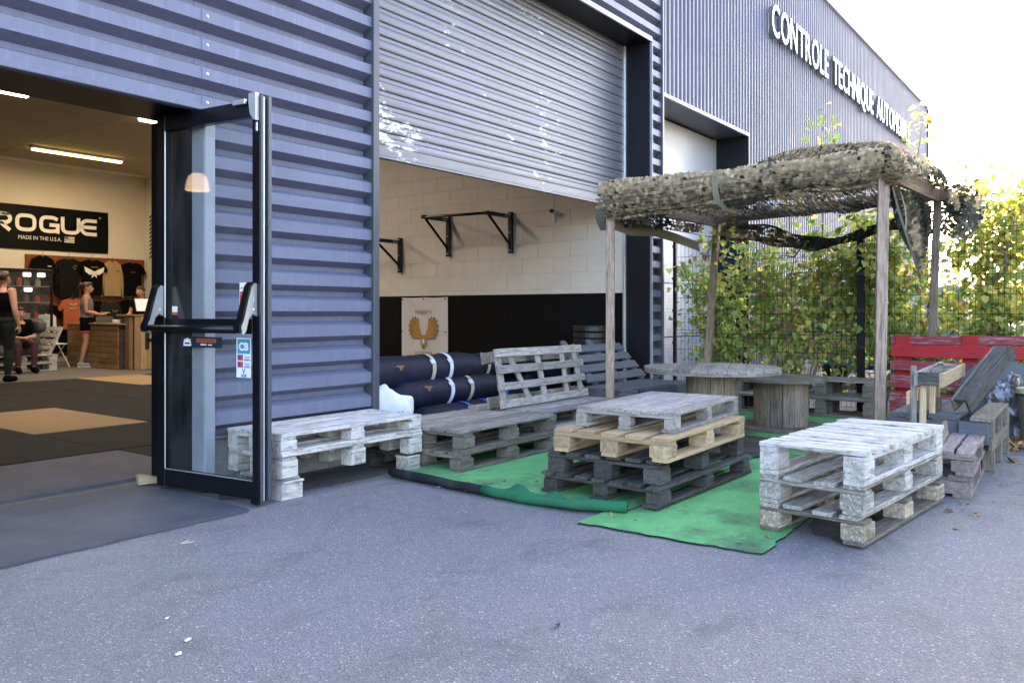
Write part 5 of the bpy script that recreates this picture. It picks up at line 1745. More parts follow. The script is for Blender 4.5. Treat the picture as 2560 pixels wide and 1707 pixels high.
pd = mb.build('printed_dots', 'print_teal')
W(pd, o)
o = lumpy('mauve_sack', 'sack_mauve', (4.56, 4.90, 0.25), (0.17, 0.12, 0.27), 5, 0.12, 3.0, 0.1, 22, 16)
tag(o, 'greyish mauve sack slumped behind the white sack', 'sack')
o = lumpy('rope_pile', 'bag_cloth', (7.95, 5.45, 0.86), (0.34, 0.16, 0.09), 8, 0.55, 7.0, 0.2, 30, 16)
o.location.z = 0.42
o.scale = (1, 1, 2.2)
tag(o, 'dark crumpled heap of straps in front of the black wall', 'straps')
ORD = ['first', 'second', 'third', 'fourth', 'fifth', 'sixth', 'seventh', 'eighth', 'ninth', 'tenth', 'eleventh', 'twelfth']
for k in range(12):
    mb = MB(); mb.lathe([(0.05, -0.036), (0.10, -0.036), (0.11, -0.030), (0.19, -0.030), (0.20, -0.038), (0.215, -0.036), (0.225, -0.026), (0.225, 0.026), (0.215, 0.036), (0.20, 0.038), (0.19, 0.030), (0.11, 0.030), (0.10, 0.036), (0.05, 0.036)], 28) if k == 0 else mb
    if k == 0: pm = mb.mesh('bumper_plate', 'rubber_plate')
    o = link('bumper_plate', pm, None, (8.475 + random.uniform(-0.012, 0.012), 5.09 + random.uniform(-0.012, 0.012), 0.055 + 0.077 * k))
    tag(o, ORD[11 - k] + ' black rubber weight plate from the top of the stack by the jamb', 'weight plate', 'stacked weight plates by the jamb')

# pull-up brackets
XW = 8.725
def bracket(t, y, z0, z1, left=True):
    mb = MB(); mb.box(XW - 0.05, XW, y - 0.03, y + 0.03, z0, z1, 0.004); W(mb.build('wall_plate', 'black_metal'), t)
    mb = MB(); mb.box(XW - 0.56, XW - 0.051, y - 0.025, y + 0.025, z1 - 0.085, z1 - 0.035, 0.004); W(mb.build('arm', 'black_metal'), t)
    mb = MB(); mb.tube([(XW - 0.49, y, z1 - 0.087), (XW - 0.03, y, z0 + 0.10)], 0.022, 4); W(mb.build('brace', 'black_metal'), t)
    W(text('brand_print', 'ROGUE', 0.035, 'print_white', (XW - 0.19, y - 0.0258, z1 - 0.074), FRONT, None, 0, 0.0, 0.11), t)
    mb = MB()
    for zz in (z0 + 0.04, (z0 + z1) / 2, z1 - 0.03):
        mb.lathe([(0.010, 0), (0.010, 0.006), (0.004, 0.008)], 8, (XW - 0.050, y, zz), axis='x')
    for i in range(len(mb.v)):
        p = mb.v[i]; mb.v[i] = (2 * (XW - 0.050) - p[0], p[1], p[2])
    W(mb.build('bolt', 'steel'), t)
t = thing('pull_up_bar', 'black wall-mounted pull-up bar on two braced brackets', 'pull-up bar', (XW, 7.0, 1.88))
bracket(t, 6.47, 1.875, 2.42)
bracket(t, 7.56, 1.875, 2.445)
mb = MB(); mb.tube([(XW - 0.53, 6.44, 2.36), (XW - 0.53, 7.60, 2.38)], 0.019, 12); W(mb.build('bar', 'black_metal', smooth=True), t)
t = thing('pull_up_bar', 'pull-up bar bracket half hidden by the corner post', 'pull-up bar', (XW, 8.9, 1.68))
bracket(t, 8.50, 1.675, 2.185)
bracket(t, 9.60, 1.675, 2.185)
mb = MB(); mb.tube([(XW - 0.53, 8.46, 2.125), (XW - 0.53, 9.64, 2.125)], 0.019, 12); W(mb.build('bar', 'black_metal', smooth=True), t)
t = thing('wall_camera', 'small white camera on the cream block wall', 'camera', (XW, 5.80, 2.25))
mb = MB(); mb.box(-0.03, 0.0, -0.02, 0.02, 0, 0.14, 0.008); mb.build('bracket', 'white_plastic', t)
mb = MB(); mb.tube([(-0.02, 0.0, 0.12), (-0.10, -0.03, 0.125)], 0.032, 12); mb.build('housing', 'white_plastic', t, smooth=False)
mb = MB(); mb.tube([(-0.095, -0.028, 0.125), (-0.106, -0.032, 0.126)], 0.026, 12); mb.build('lens', 'print_black', t)
o = MB(); o.tube([(8.69, 4.93, 0.0), (8.69, 4.93, 4.0)], 0.018, 10)
tag(o.build('conduit_pipe', 'aluminium', None, smooth=True), 'grey conduit pipe running up the wall beside the jamb', 'pipe')

# cloth poster with winged emblem
t = thing('wall_poster', 'cream cloth poster with gold winged emblem on the black wall', 'poster', (XW, 8.03, 0.37))
mb = MB()
ny, nz = 16, 14
vs = []
for i in range(ny + 1):
    for j in range(nz + 1):
        y = 8.475 - 0.89 * i / ny; z = 0.37 + 0.94 * j / nz
        pin = min(abs(i - k) for k in (0, 8, 16)) / 8
        vs.append((XW - 0.010 - 0.012 * math.sin(i * 1.05 + j * 0.16) * (0.3 + pin), y, z - 0.012 * pin * (j == nz)))
mb.add(vs, [(i * (nz + 1) + j, (i + 1) * (nz + 1) + j, (i + 1) * (nz + 1) + j + 1, i * (nz + 1) + j + 1) for i in range(ny) for j in range(nz)])
W(mb.build('cloth', 'poster_cloth', smooth=True), t)
XP = XW - 0.030
def ptext(s, size, z, w, mat='print_grey'):
    W(text('poster_print', s, size, mat, (XP, 8.03, z), SIDE, None, 0, 0, w, 'C'), t)
ptext('MENESTYS', 0.075, 1.075, 0.32)
ptext('ACCESSORY', 0.075, 0.485, 0.34)
ptext('PROGRAMMING', 0.075, 0.385, 0.46)
def pp(polys, mat, name='poster_print', dx=0.0):
    W(glyphs(name, polys, mat, None, (XP - dx, 8.03, 0.80), (0, -1, 0), (0, 0, 1)), t)
for s in (-1, 1):
    c_ = Vector((s * 0.165, 0.055))
    outer = []; tips = []
    for k in range(15):
        a = R(118 - k * 12.5)
        r = (0.150 if k % 2 == 0 else 0.122) * (1.0 + 0.15 * math.cos(R(a * 0 + (118 - k * 12.5) - 60)))
        outer.append((c_.x + s * r * math.cos(a) * 0.80, c_.y + r * math.sin(a) * 1.12))
        if k % 2 == 0:
            r2 = r * 0.80; da = R(5)
            tips.append([(c_.x + s * r * 1.02 * math.cos(a) * 0.8, c_.y + r * 1.02 * math.sin(a) * 1.12)] + [(c_.x + s * r2 * math.cos(a + q) * 0.8, c_.y + r2 * math.sin(a + q) * 1.12) for q in (da, -da)])
    pp([[(s * 0.01, -0.06), (s * 0.045, -0.015), (s * 0.085, 0.06)] + outer + [(s * 0.06, -0.085)]], 'gold')
    pp(tips, 'print_black', dx=0.0015)
    for rr in (0.062, 0.10):
        arc_ = [(c_.x + s * rr * math.cos(R(110 - q * 20)) * 0.8, c_.y + rr * math.sin(R(110 - q * 20)) * 1.12) for q in range(10)]
        pp(stroke(arc_, 0.010), 'brown', dx=0.0015)
pp([[(-0.055, -0.03), (0.055, -0.03), (0.05, -0.12), (0.06, -0.17), (0.035, -0.155), (0.03, -0.21), (0.0, -0.235), (-0.03, -0.21), (-0.035, -0.155), (-0.06, -0.17), (-0.05, -0.12)]], 'gold', dx=0.001)
pp([[(-0.022, -0.09), (0.022, -0.09), (0.018, -0.15), (-0.018, -0.15)]], 'print_white', dx=0.002)
pp([[(-0.025, -0.16), (0.0, -0.20), (0.025, -0.16), (0.012, -0.225), (-0.012, -0.225)]], 'brown', dx=0.002)
mb = MB()
for (y, z) in ((8.445, 1.285), (8.03, 1.29), (7.615, 1.285), (8.45, 0.82), (7.61, 0.82)):
    mb.ball((XP - 0.004, y, z), 0.011, 8, 5)
W(mb.build('eyelets', 'black_metal'), t)

# ================================================================ fence
FX = 9.42
fen = thing('mesh_fence', 'black welded wire mesh fence overgrown by shrubs between the yard and the parking area', 'fence', (FX, 2.2, 0.0))
def fence_panel(y0, y1):
    mb = MB()
    zs = [0.05, 0.22, 0.25, 0.42, 0.62, 0.80, 0.84, 0.88, 1.08, 1.28, 1.48, 1.68, 1.72, 1.76, 1.93, 1.985]
    fold = {0.84: 0.022, 1.72: 0.035, 0.22: 0.0}
    n = int(round(abs(y1 - y0) / 0.05))
    for i in range(n + 1):
        y = y0 + (y1 - y0) * i / n
        mb.tube([(FX + fold.get(z, 0), y, z) for z in zs], 0.0019, 4, False)
    for z in (0.06, 0.26, 0.44, 0.64, 0.80, 0.88, 1.08, 1.28, 1.48, 1.66, 1.78, 1.95):
        mb.tube([(FX - 0.004, y0, z), (FX - 0.004, y1, z)], 0.0021, 4, False)
    for z in (0.84, 1.72):
        mb.tube([(FX + fold[z] - 0.004, y0, z), (FX + fold[z] - 0.004, y1, z)], 0.0021, 4, False)
    tag(W(mb.build('wire_panel', 'fence_paint'), fen), kind='stuff')
posts = [4.47, 2.27, 0.02, -2.23]
for a, b2 in zip(posts, posts[1:]):
    fence_panel(a - 0.045, b2 + 0.045)
for i, y in enumerate(posts):
    w = 0.02 if i == 0 else 0.036
    X = FX + 0.03
    mb = MB(); mb.box(X - w, X + w, y - w, y + w, 0, 2.06, 0.004); po = W(mb.build('post', 'fence_paint'), fen)
    for z in (0.3, 0.7, 1.1, 1.5, 1.9):
        mb = MB(); mb.box(X - w - 0.008, X - w + 0.001, y - w - 0.004, y + w + 0.004, z, z + 0.035, 0.002)
        W(mb.build('clamp', 'black_metal'), po)
    mb = MB(); mb.box(X - w - 0.003, X + w + 0.003, y - w - 0.003, y + w + 0.003, 2.061, 2.07, 0.002); W(mb.build('cap', 'black_metal'), po)

# ================================================================ hedge of climbing shrubs along the fence
GRN = [(0.13, 0.20, 0.06), (0.16, 0.23, 0.075), (0.20, 0.24, 0.08), (0.10, 0.17, 0.06), (0.23, 0.25, 0.10), (0.15, 0.21, 0.09)]
YEL = [(0.32, 0.31, 0.09), (0.36, 0.33, 0.10), (0.29, 0.30, 0.08), (0.40, 0.35, 0.14)]
BRN = [(0.15, 0.11, 0.06), (0.18, 0.125, 0.075), (0.11, 0.08, 0.05)]
rh = random.Random(33)
def shrub(label, x, y, w, d, h, nclump, per, stems, yellow=0.2, brown=0.08, top=0.4, zlo=0.05, size=(0.035, 0.105), arch=()):
    d *= 0.75
    nclump = int(nclump * 0.62)
    t = thing('climbing_shrub', label, 'shrub', (x, y, 0.0), 0, 'shrubs along the fence')
    bm_ = MB()
    tips = []
    for s in range(stems):
        px_, py_ = rh.uniform(-0.15, 0.15), rh.uniform(-w * 0.7, w * 0.7)
        pts = [Vector((px_, py_, 0))]
        dirv = Vector((rh.uniform(-0.15, 0.15), rh.uniform(-0.3, 0.3), 1))
        hh = h * rh.uniform(0.65, 0.98)
        ns = 9
        for k in range(ns):
            dirv += Vector((rh.uniform(-0.12, 0.12), rh.uniform(-0.22, 0.22), 0))
            dirv.normalize()
            pts.append(pts[-1] + dirv * hh / ns)
        r0 = rh.uniform(0.010, 0.026)
        bm_.tube(pts, [r0 * (1 - 0.75 * i / ns) for i in range(ns + 1)], 6)
        for k in range(3, ns + 1):
            for _ in range(2):
                a = pts[k]
                e = a + Vector((rh.uniform(-0.25, 0.25), rh.uniform(-0.35, 0.35), rh.uniform(-0.05, 0.30)))
                m_ = (a + e) / 2 + Vector((0, 0, rh.uniform(-0.05, 0.05)))
                bm_.tube([a, m_, e], [r0 * 0.4, r0 * 0.3, 0.002], 5, False)
                tips.append(e); tips.append(m_)
    for pth in arch:
        P3 = [Vector(p) - Vector((x, y, 0)) for p in pth]
        bm_.tube(P3, [0.009 * (1 - 0.8 * i / (len(P3) - 1)) for i in range(len(P3))], 5)
        for i in range(len(P3) - 1):
            for q in range(3):
                tips.append(P3[i].lerp(P3[i + 1], q / 3))
    bm_.build('branches', 'bark', t, smooth=True)
    lm = MB()
    cl = []
    for c in range(nclump):
        for _try in range(6):
            z = zlo + (h - zlo) * rh.random() ** 0.9
            yy = rh.gauss(0, w * 0.55)
            lim = 1.0 if z < h * (1 - top) else max(0.0, 1 - (z - h * (1 - top)) / (h * top) * 0.85)
            if abs(yy) < w * (0.35 + 0.65 * lim) and rh.random() < 0.25 + 0.75 * lim: break
        cl.append(Vector((rh.uniform(-d, d), yy, z)))
    cl += tips
    for c in cl:
        dens = per if rh.random() < 0.8 else int(per * 0.4)
        tone = rh.random()
        for k in range(dens):
            p = c + Vector((rh.gauss(0, 0.075), rh.gauss(0, 0.095), rh.gauss(0, 0.085)))
            if p.z < 0.03: continue
            if FX - 0.05 < p.x + x < FX + 0.03 and rh.random() < 0.3: continue
            r = rh.random()
            pal = BRN if r < brown else YEL if r < brown + yellow * (0.5 + tone) else GRN
            cc = rh.choice(pal); kk = rh.uniform(0.7, 1.25)
            leaf_shape(lm, p, rh.uniform(*size), rh.uniform(0, 6.28), rh.uniform(-1.2, 0.35), rh.uniform(-0.9, 0.9), (cc[0] * kk * 1.7, cc[1] * kk * 1.65, cc[2] * kk * 1.6), 0.28)
    o = lm.build('foliage', 'leaf', t)
    return t
shrub('thin leafy shrub at the corner post of the fence, in front of the pale door', 9.62, 3.92, 0.20, 0.14, 1.7, 22, 14, 3, 0.15, 0.03, 0.55, 0.1,
      arch=([(9.3, 3.88, 1.3), (9.15, 3.90, 1.75), (9.08, 3.86, 2.05)], [(9.5, 4.2, 1.2), (9.45, 4.32, 1.55), (9.4, 4.38, 1.75)]))
shrub('dense green shrub behind the leaning rear post of the pergola', 9.68, 3.45, 0.46, 0.26, 2.10, 58, 13, 6, 0.16, 0.06, 0.3,
      arch=([(9.2, 3.72, 1.6), (9.05, 3.70, 1.95), (9.0, 3.55, 2.12)],))
shrub('twiggy brownish shrub in the middle of the fence behind the tables', 9.72, 2.75, 0.48, 0.28, 2.15, 58, 13, 6, 0.22, 0.10, 0.3,
      arch=([(9.7, 2.75, 1.9), (9.66, 2.74, 2.6), (9.7, 2.76, 3.1), (9.68, 2.70, 3.45)], [(9.6, 3.1, 1.9), (9.5, 3.05, 2.5), (9.5, 3.03, 2.75)], [(9.1, 2.1, 1.7), (9.02, 2.2, 2.0), (9.0, 2.25, 2.2)]))
shrub('shrub with yellowing leaves right of the dark middle fence post', 9.74, 2.0, 0.46, 0.30, 2.2, 50, 13, 6, 0.32, 0.05, 0.35, 0.05,
      arch=([(9.8, 1.8, 2.0), (9.75, 1.78, 2.6), (9.72, 1.72, 3.05), (9.7, 1.68, 3.2)],))
shrub('tall sunlit shrub with sparse yellow leaves behind the red backrest', 9.80, 1.18, 0.48, 0.32, 2.75, 92, 17, 6, 0.45, 0.08, 0.5)
shrub('tall bright yellow-green shrub at the right edge of the picture', 9.85, 0.40, 0.50, 0.34, 3.1, 100, 17, 6, 0.55, 0.06, 0.5)
shrub('shrub continuing the hedge beyond the right frame edge', 9.85, -0.50, 0.5, 0.34, 3.0, 80, 16, 6, 0.5, 0.06, 0.5)
shrub('last shrub of the hedge beyond the right frame edge', 9.85, -1.45, 0.5, 0.34, 2.8, 70, 16, 6, 0.5, 0.06, 0.5)

# unseen tall trees added outside the frame to keep sun off the ground
def tree(label, x, y, h, w, n):
    t = thing('added_shade_tree', label, 'tree', (x, y, 0.0), 0, 'trees added for shade')
    mb = MB()
    pts = [Vector((0.04 * math.sin(k), 0.05 * math.cos(k * 1.3), h * 0.9 * k / 8)) for k in range(9)]
    mb.tube(pts, [0.09 * (1 - 0.85 * k / 8) for k in range(9)], 8)
    for k in range(16):
        a = pts[2 + k % 6]; an = rh.uniform(0, 6.28)
        e = a + Vector((math.cos(an) * w * 0.7, math.sin(an) * w * 0.7, rh.uniform(0.4, 1.0)))
        mb.tube([a, a.lerp(e, 0.5) + Vector((0, 0, 0.08)), e], [0.03, 0.02, 0.006], 5)
    mb.build('trunk', 'bark', t, smooth=True)
    lm = MB()
    for k in range(n):
        z = h * (0.06 + 0.94 * rh.random()); an = rh.uniform(0, 6.28)
        r = w * math.sqrt(rh.random()) * min(1.0, 1.35 - z / h)
        cc = rh.choice(GRN + YEL); kk = rh.uniform(0.8, 1.2)
        leaf_shape(lm, (math.cos(an) * r, math.sin(an) * r, z), rh.uniform(0.10, 0.17), rh.uniform(0, 6.28), rh.uniform(-1.0, 0.4), rh.uniform(-0.9, 0.9), tuple(c * kk for c in cc), 0.25)
    lm.build('crown', 'leaf', t)
for k, lab in enumerate(('first', 'second', 'third', 'fourth', 'fifth', 'sixth')):
    tree(lab + ' added shade tree beyond the right frame edge, counted from the fence shrubs', 10.3 + 0.5 * (k % 2), -2.5 - 2.0 * k, 5.6 + 0.5 * (k % 3), 1.25, 2600)

# ================================================================ cars parked behind the hedge
def car(label, loc, rotz, paint, van=False):
    t = thing('parked_car', label, 'car', loc, rotz, 'cars parked behind the hedge')
    if van:
        side = [(-2.2, 0.35), (-2.2, 1.75), (-2.1, 1.88), (1.0, 1.90), (1.25, 1.80), (1.75, 1.15), (2.25, 0.98), (2.38, 0.75), (2.38, 0.35), (1.85, 0.30), (-1.8, 0.30)]
    else:
        side = [(-2.0, 0.35), (-2.05, 0.75), (-1.95, 0.98), (-1.55, 1.40), (-1.2, 1.46), (0.2, 1.47), (0.5, 1.40), (1.15, 1.0), (1.85, 0.88), (2.05, 0.70), (2.05, 0.35), (1.6, 0.26), (-1.6, 0.26)]
    mb = MB()
    secs = [(-0.84, 0.90), (-0.80, 0.97), (-0.6, 1.0), (0, 1.005), (0.6, 1.0), (0.80, 0.97), (0.84, 0.90)]
    n = len(side)
    vs = []
    for (y, k) in secs:
        for (x, z) in side:
            tum = max(0, z - 0.9) * 0.22
            yy = y * (1 - tum)
            vs.append((x * (0.97 + 0.03 * k), yy, 0.62 + (z - 0.62) * (0.92 + 0.08 * k)))
    fs = [(i * n + k, (i + 1) * n + k, (i + 1) * n + (k + 1) % n, i * n + (k + 1) % n) for i in range(len(secs) - 1) for k in range(n)]
    fs += [tuple(range(n)), tuple(range(len(secs) * n - 1, (len(secs) - 1) * n - 1, -1))]
    mb.add(vs, fs)
    mb.build('body', paint, t, smooth=False)
    zt = 1.70 if van else 1.38
    for s in (-1, 1):
        mb = MB()
        y = s * 0.80
        if van: poly = [(0.2, 1.12), (1.55, 1.12), (1.15, zt), (0.2, zt)]
        else: poly = [(-1.45, 1.0), (0.95, 1.0), (0.35, zt), (-1.2, zt)]
        mb.prism(poly, 0, 0.01, lambda a, b, d: (a, s * (0.845 * (1 - max(0, b - 0.9) * 0.22) + d), b))
        mb.build('side_window', 'car_glass', t)
        for x in (-1.3, 1.3):
            mb = MB(); mb.lathe([(0.20, -0.1), (0.29, -0.1), (0.31, -0.07), (0.31, 0.07), (0.29, 0.1), (0.20, 0.1)], 20, axis='y')
            w = mb.build('wheel', 'tyre', t, (x, s * 0.76, 0.31))
            mb = MB(); mb.lathe([(0.02, -0.085), (0.19, -0.08), (0.195, 0.08), (0.02, 0.085)], 16, axis='y')
            mb.build('rim', 'aluminium', w)
        mb = MB(); mb.box(-0.03, 0.03, -0.14, 0.14, -0.06, 0.06, 0.02)
        mb.build('headlight', 'white_plastic', t, ((2.33 if van else 2.0), s * 0.6, 0.75))
        mb = MB(); mb.box(-0.03, 0.03, -0.10, 0.10, -0.09, 0.09, 0.02)
        mb.build('tail_light', 'lamp_red', t, ((-2.19 if van else -2.0), s * 0.66, 0.85))
    mb = MB()
    a, b2 = ((1.72, 1.19), (1.28, 1.76)) if van else ((1.12, 1.03), (0.53, 1.385))
    mb.add([(a[0] + 0.02, -0.68, a[1] + 0.02), (a[0] + 0.02, 0.68, a[1] + 0.02), (b2[0] + 0.02, 0.60, b2[1] + 0.02), (b2[0] + 0.02, -0.60, b2[1] + 0.02)], [(0, 1, 2, 3)])
    mb.build('windscreen', 'car_glass', t)
    if not van:
        mb = MB()
        mb.add([(-1.93, 0.66, 1.03), (-1.93, -0.66, 1.03), (-1.58, -0.58, 1.395), (-1.58, 0.58, 1.395)], [(0, 1, 2, 3)])
        mb.build('rear_window', 'car_glass', t)
    return t
car('teal hatchback parked beyond the hedge, glimpsed through the leaves', (14.2, 2.55, 0), R(172), 'car_teal')
car('white car parked nearest the fence, glimpsed low through the hedge', (12.2, 1.05, 0), R(200), 'car_white')
car('white van parked far behind the right part of the hedge', (17.2, -0.6, 0), R(185), 'car_white', True)

# ================================================================ shop interior
# ceiling lights
def striplight(label, x0, x1, y, mat, energy, col):
    t = thing('strip_light', label, 'light', ((x0 + x1) / 2, y, 4.255))
    L = (x1 - x0) / 2
    mb = MB(); mb.box(-L, L, -0.05, 0.05, -0.045, -0.002, 0.008); mb.build('housing', 'white_plastic', t)
    mb = MB(); mb.box(-L + 0.03, L - 0.03, -0.038, 0.038, -0.085, -0.046, 0.012); mb.build('tube', mat, t)
    ld = bpy.data.lights.new('strip_light_glow', 'AREA')
    ld.shape = 'RECTANGLE'; ld.size = 2 * L; ld.size_y = 0.08; ld.energy = energy; ld.color = col
    o = link('glow', ld, t, (0, 0, -0.10))
    return t
striplight('bright ceiling strip light at the left frame edge above the doorway', 3.5, 5.35, 12.6, 'tube_warm', 11, (1.0, 0.94, 0.85))
striplight('bright ceiling strip light half hidden by the glass door frame', 6.98, 8.75, 12.65, 'tube_warm', 11, (1.0, 0.94, 0.85))
striplight('long yellow glowing ceiling strip light above the banner', 7.05, 8.85, 16.6, 'tube_yellow', 11, (1.0, 0.84, 0.52))
striplight('ceiling strip light hidden behind the door header, lighting the block wall', 4.0, 5.8, 8.7, 'tube_warm', 9, (1.0, 0.92, 0.82))
# pendant dome lamp whose image the door glass returns
t = thing('pendant_lamp', 'pale glass dome pendant lamp mirrored in the open glass door', 'lamp', (-4.10, 11.24, 3.17))
mb = MB()
pr = [(0.03, 0.30), (0.09, 0.285), (0.145, 0.235), (0.175, 0.15), (0.19, 0.06), (0.20, 0.0), (0.195, 0.0), (0.18, 0.06), (0.165, 0.15), (0.135, 0.225), (0.08, 0.27), (0.03, 0.28)]
mb.lathe(pr, 28); mb.build('shade', 'dome_lamp', t, smooth=True)
mb = MB(); mb.tube([(0, 0, 0.30), (0, 0, 1.08)], 0.008, 6); mb.build('cable', 'black_metal', t)

# banner
t = thing('wall_banner', 'long black banner lettered ROGUE above the clothing wall', 'banner', (7.4, 18.77, 2.44))
mb = MB()
vs = []
for i in range(31):
    x = 5.0 + (9.66 - 5.0) * i / 30
    for j in range(7):
        z = 2.44 + 0.945 * j / 6
        vs.append((x, 18.775 - 0.006 * math.sin(i * 0.8 + j) - 0.004 * math.sin(i * 1.9), z))
mb.add(vs, [(i * 7 + j, (i + 1) * 7 + j, (i + 1) * 7 + j + 1, i * 7 + j + 1) for i in range(30) for j in range(6)])
W(mb.build('cloth', 'banner_black', smooth=True), t)
BY = 18.755
def arc(cx, cy, rx, ry, a0, a1, n=14):
    return [(cx + rx * math.cos(R(a0 + (a1 - a0) * k / n)), cy + ry * math.sin(R(a0 + (a1 - a0) * k / n))) for k in range(n + 1)]
Hh, Ww, sw = 0.30, 0.345, 0.078
def squircle(w, h, a0, a1, n=26):
    out = []
    for k in range(n + 1):
        a = R(a0 + (a1 - a0) * k / n)
        c_, s_ = math.cos(a), math.sin(a)
        out.append((w / 2 + w / 2 * math.copysign(abs(c_) ** 0.62, c_), h / 2 + h / 2 * math.copysign(abs(s_) ** 0.62, s_)))
    return out
g = {}
g['O'] = stroke(squircle(Ww, Hh, 0, 360, 40)[:-1], sw, True)
g['G'] = stroke([(Ww, Hh * 0.88)] + squircle(Ww, Hh, 50, 300) + [(Ww, 0), (Ww, Hh * 0.46), (Ww * 0.50, Hh * 0.46)], sw)
g['U'] = stroke([(0, Hh + sw / 2)] + squircle(Ww, Hh, 180, 360, 20) + [(Ww, Hh + sw / 2)], sw)
g['R'] = stroke([(0, -sw / 2), (0, Hh), (Ww * 0.75, Hh)] + arc(Ww * 0.72, Hh * 0.70, 0.10, Hh * 0.30, 90, -90) + [(0, Hh * 0.40)], sw) + stroke([(Ww * 0.45, Hh * 0.40), (Ww * 1.0, -sw / 2)], sw)
g['E'] = stroke([(Ww * 1.02, Hh)] + arc(Ww * 0.42, Hh / 2, Ww * 0.42, Hh / 2, 90, 270) + [(Ww * 1.02, 0)], sw) + stroke([(0.02, Hh / 2), (Ww * 1.0, Hh / 2)], sw)
pos = [9.015, 8.615, 8.165, 7.685, 7.20]
for ch, x in zip('EUGOR', pos):
    W(glyphs('banner_letter', g[ch], 'print_white', None, (x + 0.02, BY, 2.86), (1, 0, 0), (0, 0, 1)), t)
W(text('banner_print', 'MADE IN THE U.S.A.', 0.115, 'print_white', (7.73, BY, 2.655), FRONT, None, 0, 0.0, 0.88), t)
mb = MB()
for k in range(4):
    mb.add([(8.67, BY, 2.64 + k * 0.036), (8.89, BY, 2.64 + k * 0.036), (8.89, BY, 2.64 + k * 0.036 + 0.020), (8.67, BY, 2.64 + k * 0.036 + 0.020)], [(0, 1, 2, 3)])
W(mb.build('banner_flag', 'print_white'), t)
mb = MB()
mb.add([(8.67, BY - 0.001, 2.70), (8.76, BY - 0.001, 2.70), (8.76, BY - 0.001, 2.768), (8.67, BY - 0.001, 2.768)], [(0, 1, 2, 3)])
W(mb.build('banner_flag', 'print_grey'), t)
W(text('banner_print', '\u00ae', 0.06, 'print_white', (9.44, BY, 3.22), FRONT, None, 0, 0), t)

# slat wall boards
t = thing('slat_wall', 'orange-brown wooden slat wall hung with shirts', 'slat wall', (9.2, 18.78, 0.05))
for k in range(16):
    z = 0.20 + k * 0.148
    if z > 2.35: break
    plank('slat', 2.66, 0.136, 0.02, 'wood_slat', t, (0.0, 0.0, z - 0.05), (R(90), 0, 0), 0.003)

def garment(label, name, x, ztop, w, h, mat, kind='tee', cat='shirt', marks=(), y=18.68):
    t = thing(name, label, cat, (x, y, ztop - h))
    hw = w / 2
    if kind == 'tee':
        half = [(0.0, h - 0.035), (0.075, h), (0.16, h - 0.025), (hw * 0.72, h - 0.06), (hw, h - 0.23), (hw * 0.86, h - 0.29), (hw * 0.66, h - 0.20), (hw * 0.64, h * 0.4), (hw * 0.66, 0.0)]
    elif kind == 'hood':
        half = [(0.0, h - 0.02), (0.06, h + 0.03), (0.13, h - 0.01), (hw * 0.66, h - 0.06), (hw * 0.86, h - 0.30), (hw * 1.0, h * 0.04), (hw * 0.82, -0.03), (hw * 0.70, h * 0.35), (hw * 0.64, h - 0.25), (hw * 0.66, 0.02)]
    else:
        half = [(0.0, h), (hw * 0.7, h), (hw * 0.8, h * 0.5), (hw, 0.0), (hw * 0.1, 0.0), (0.0, h * 0.35)]
    poly = half + [(-a, b) for a, b in reversed(half) if abs(a) > 1e-6]
    bm = bmesh.new()
    f = bm.faces.new([bm.verts.new((a, 0, b)) for a, b in poly])
    r = bmesh.ops.extrude_face_region(bm, geom=[f])
    for v in [q for q in r['geom'] if isinstance(q, bmesh.types.BMVert)]: v.co.y -= 0.035
    bmesh.ops.recalc_face_normals(bm, faces=bm.faces)
    bmesh.ops.triangulate(bm, faces=bm.faces)
    bmesh.ops.subdivide_edges(bm, edges=bm.edges, cuts=1, use_grid_fill=True)
    for v in bm.verts:
        v.co.y -= 0.014 * math.sin(v.co.x * 19 + x * 7) * (1.0 - v.co.z / h) + (0.02 if v.co.y < -0.02 else 0) * math.cos(v.co.x / hw * 1.4)
    me = bpy.data.meshes.new(name); bm.to_mesh(me); bm.free()
    me.materials.append(MC[mat])
    link('cloth', me, t)
    if kind != 'shorts':
        mb = MB(); mb.tube([(-0.16, -0.012, h - 0.05), (0, -0.012, h + 0.015), (0.16, -0.012, h - 0.05)], 0.012, 6)
        mb.tube([(0, -0.012, h + 0.015), (0, -0.012, h + 0.07), (0.025, -0.012, h + 0.10), (0.0, -0.012, h + 0.115)], 0.004, 5)
        mb.build('hanger', 'wood_dark', t)
    for (polys, mt) in marks:
        glyphs('shirt_print', polys, mt, t, (0, -0.062, 0), (1, 0, 0), (0, 0, 1))
    return t
def wings(cx, cz, s):
    out = []
    for d in (-1, 1):
        out.append([(cx + d * 0.02 * s, cz - 0.06 * s), (cx + d * 0.06 * s, cz + 0.06 * s), (cx + d * 0.30 * s, cz + 0.17 * s), (cx + d * 0.27 * s, cz + 0.02 * s), (cx + d * 0.15 * s, cz - 0.07 * s)])
    out.append([(cx - 0.04 * s, cz + 0.04 * s), (cx + 0.04 * s, cz + 0.04 * s), (cx + 0.08 * s, cz - 0.16 * s), (cx, cz - 0.10 * s), (cx - 0.09 * s, cz - 0.17 * s)])
    return out
def bar(cx, cz, w, h): return [[(cx - w / 2, cz - h / 2), (cx + w / 2, cz - h / 2), (cx + w / 2, cz + h / 2), (cx - w / 2, cz + h / 2)]]
garment('black long-sleeved hoodie hanging first in the upper row', 'hoodie', 8.17, 2.29, 0.66, 0.80, 'cloth_black', 'hood', 'hoodie', ((bar(0.13, 0.60, 0.08, 0.025), 'strap_tan'), (bar(-0.11, 0.25, 0.03, 0.08), 'strap_tan')))
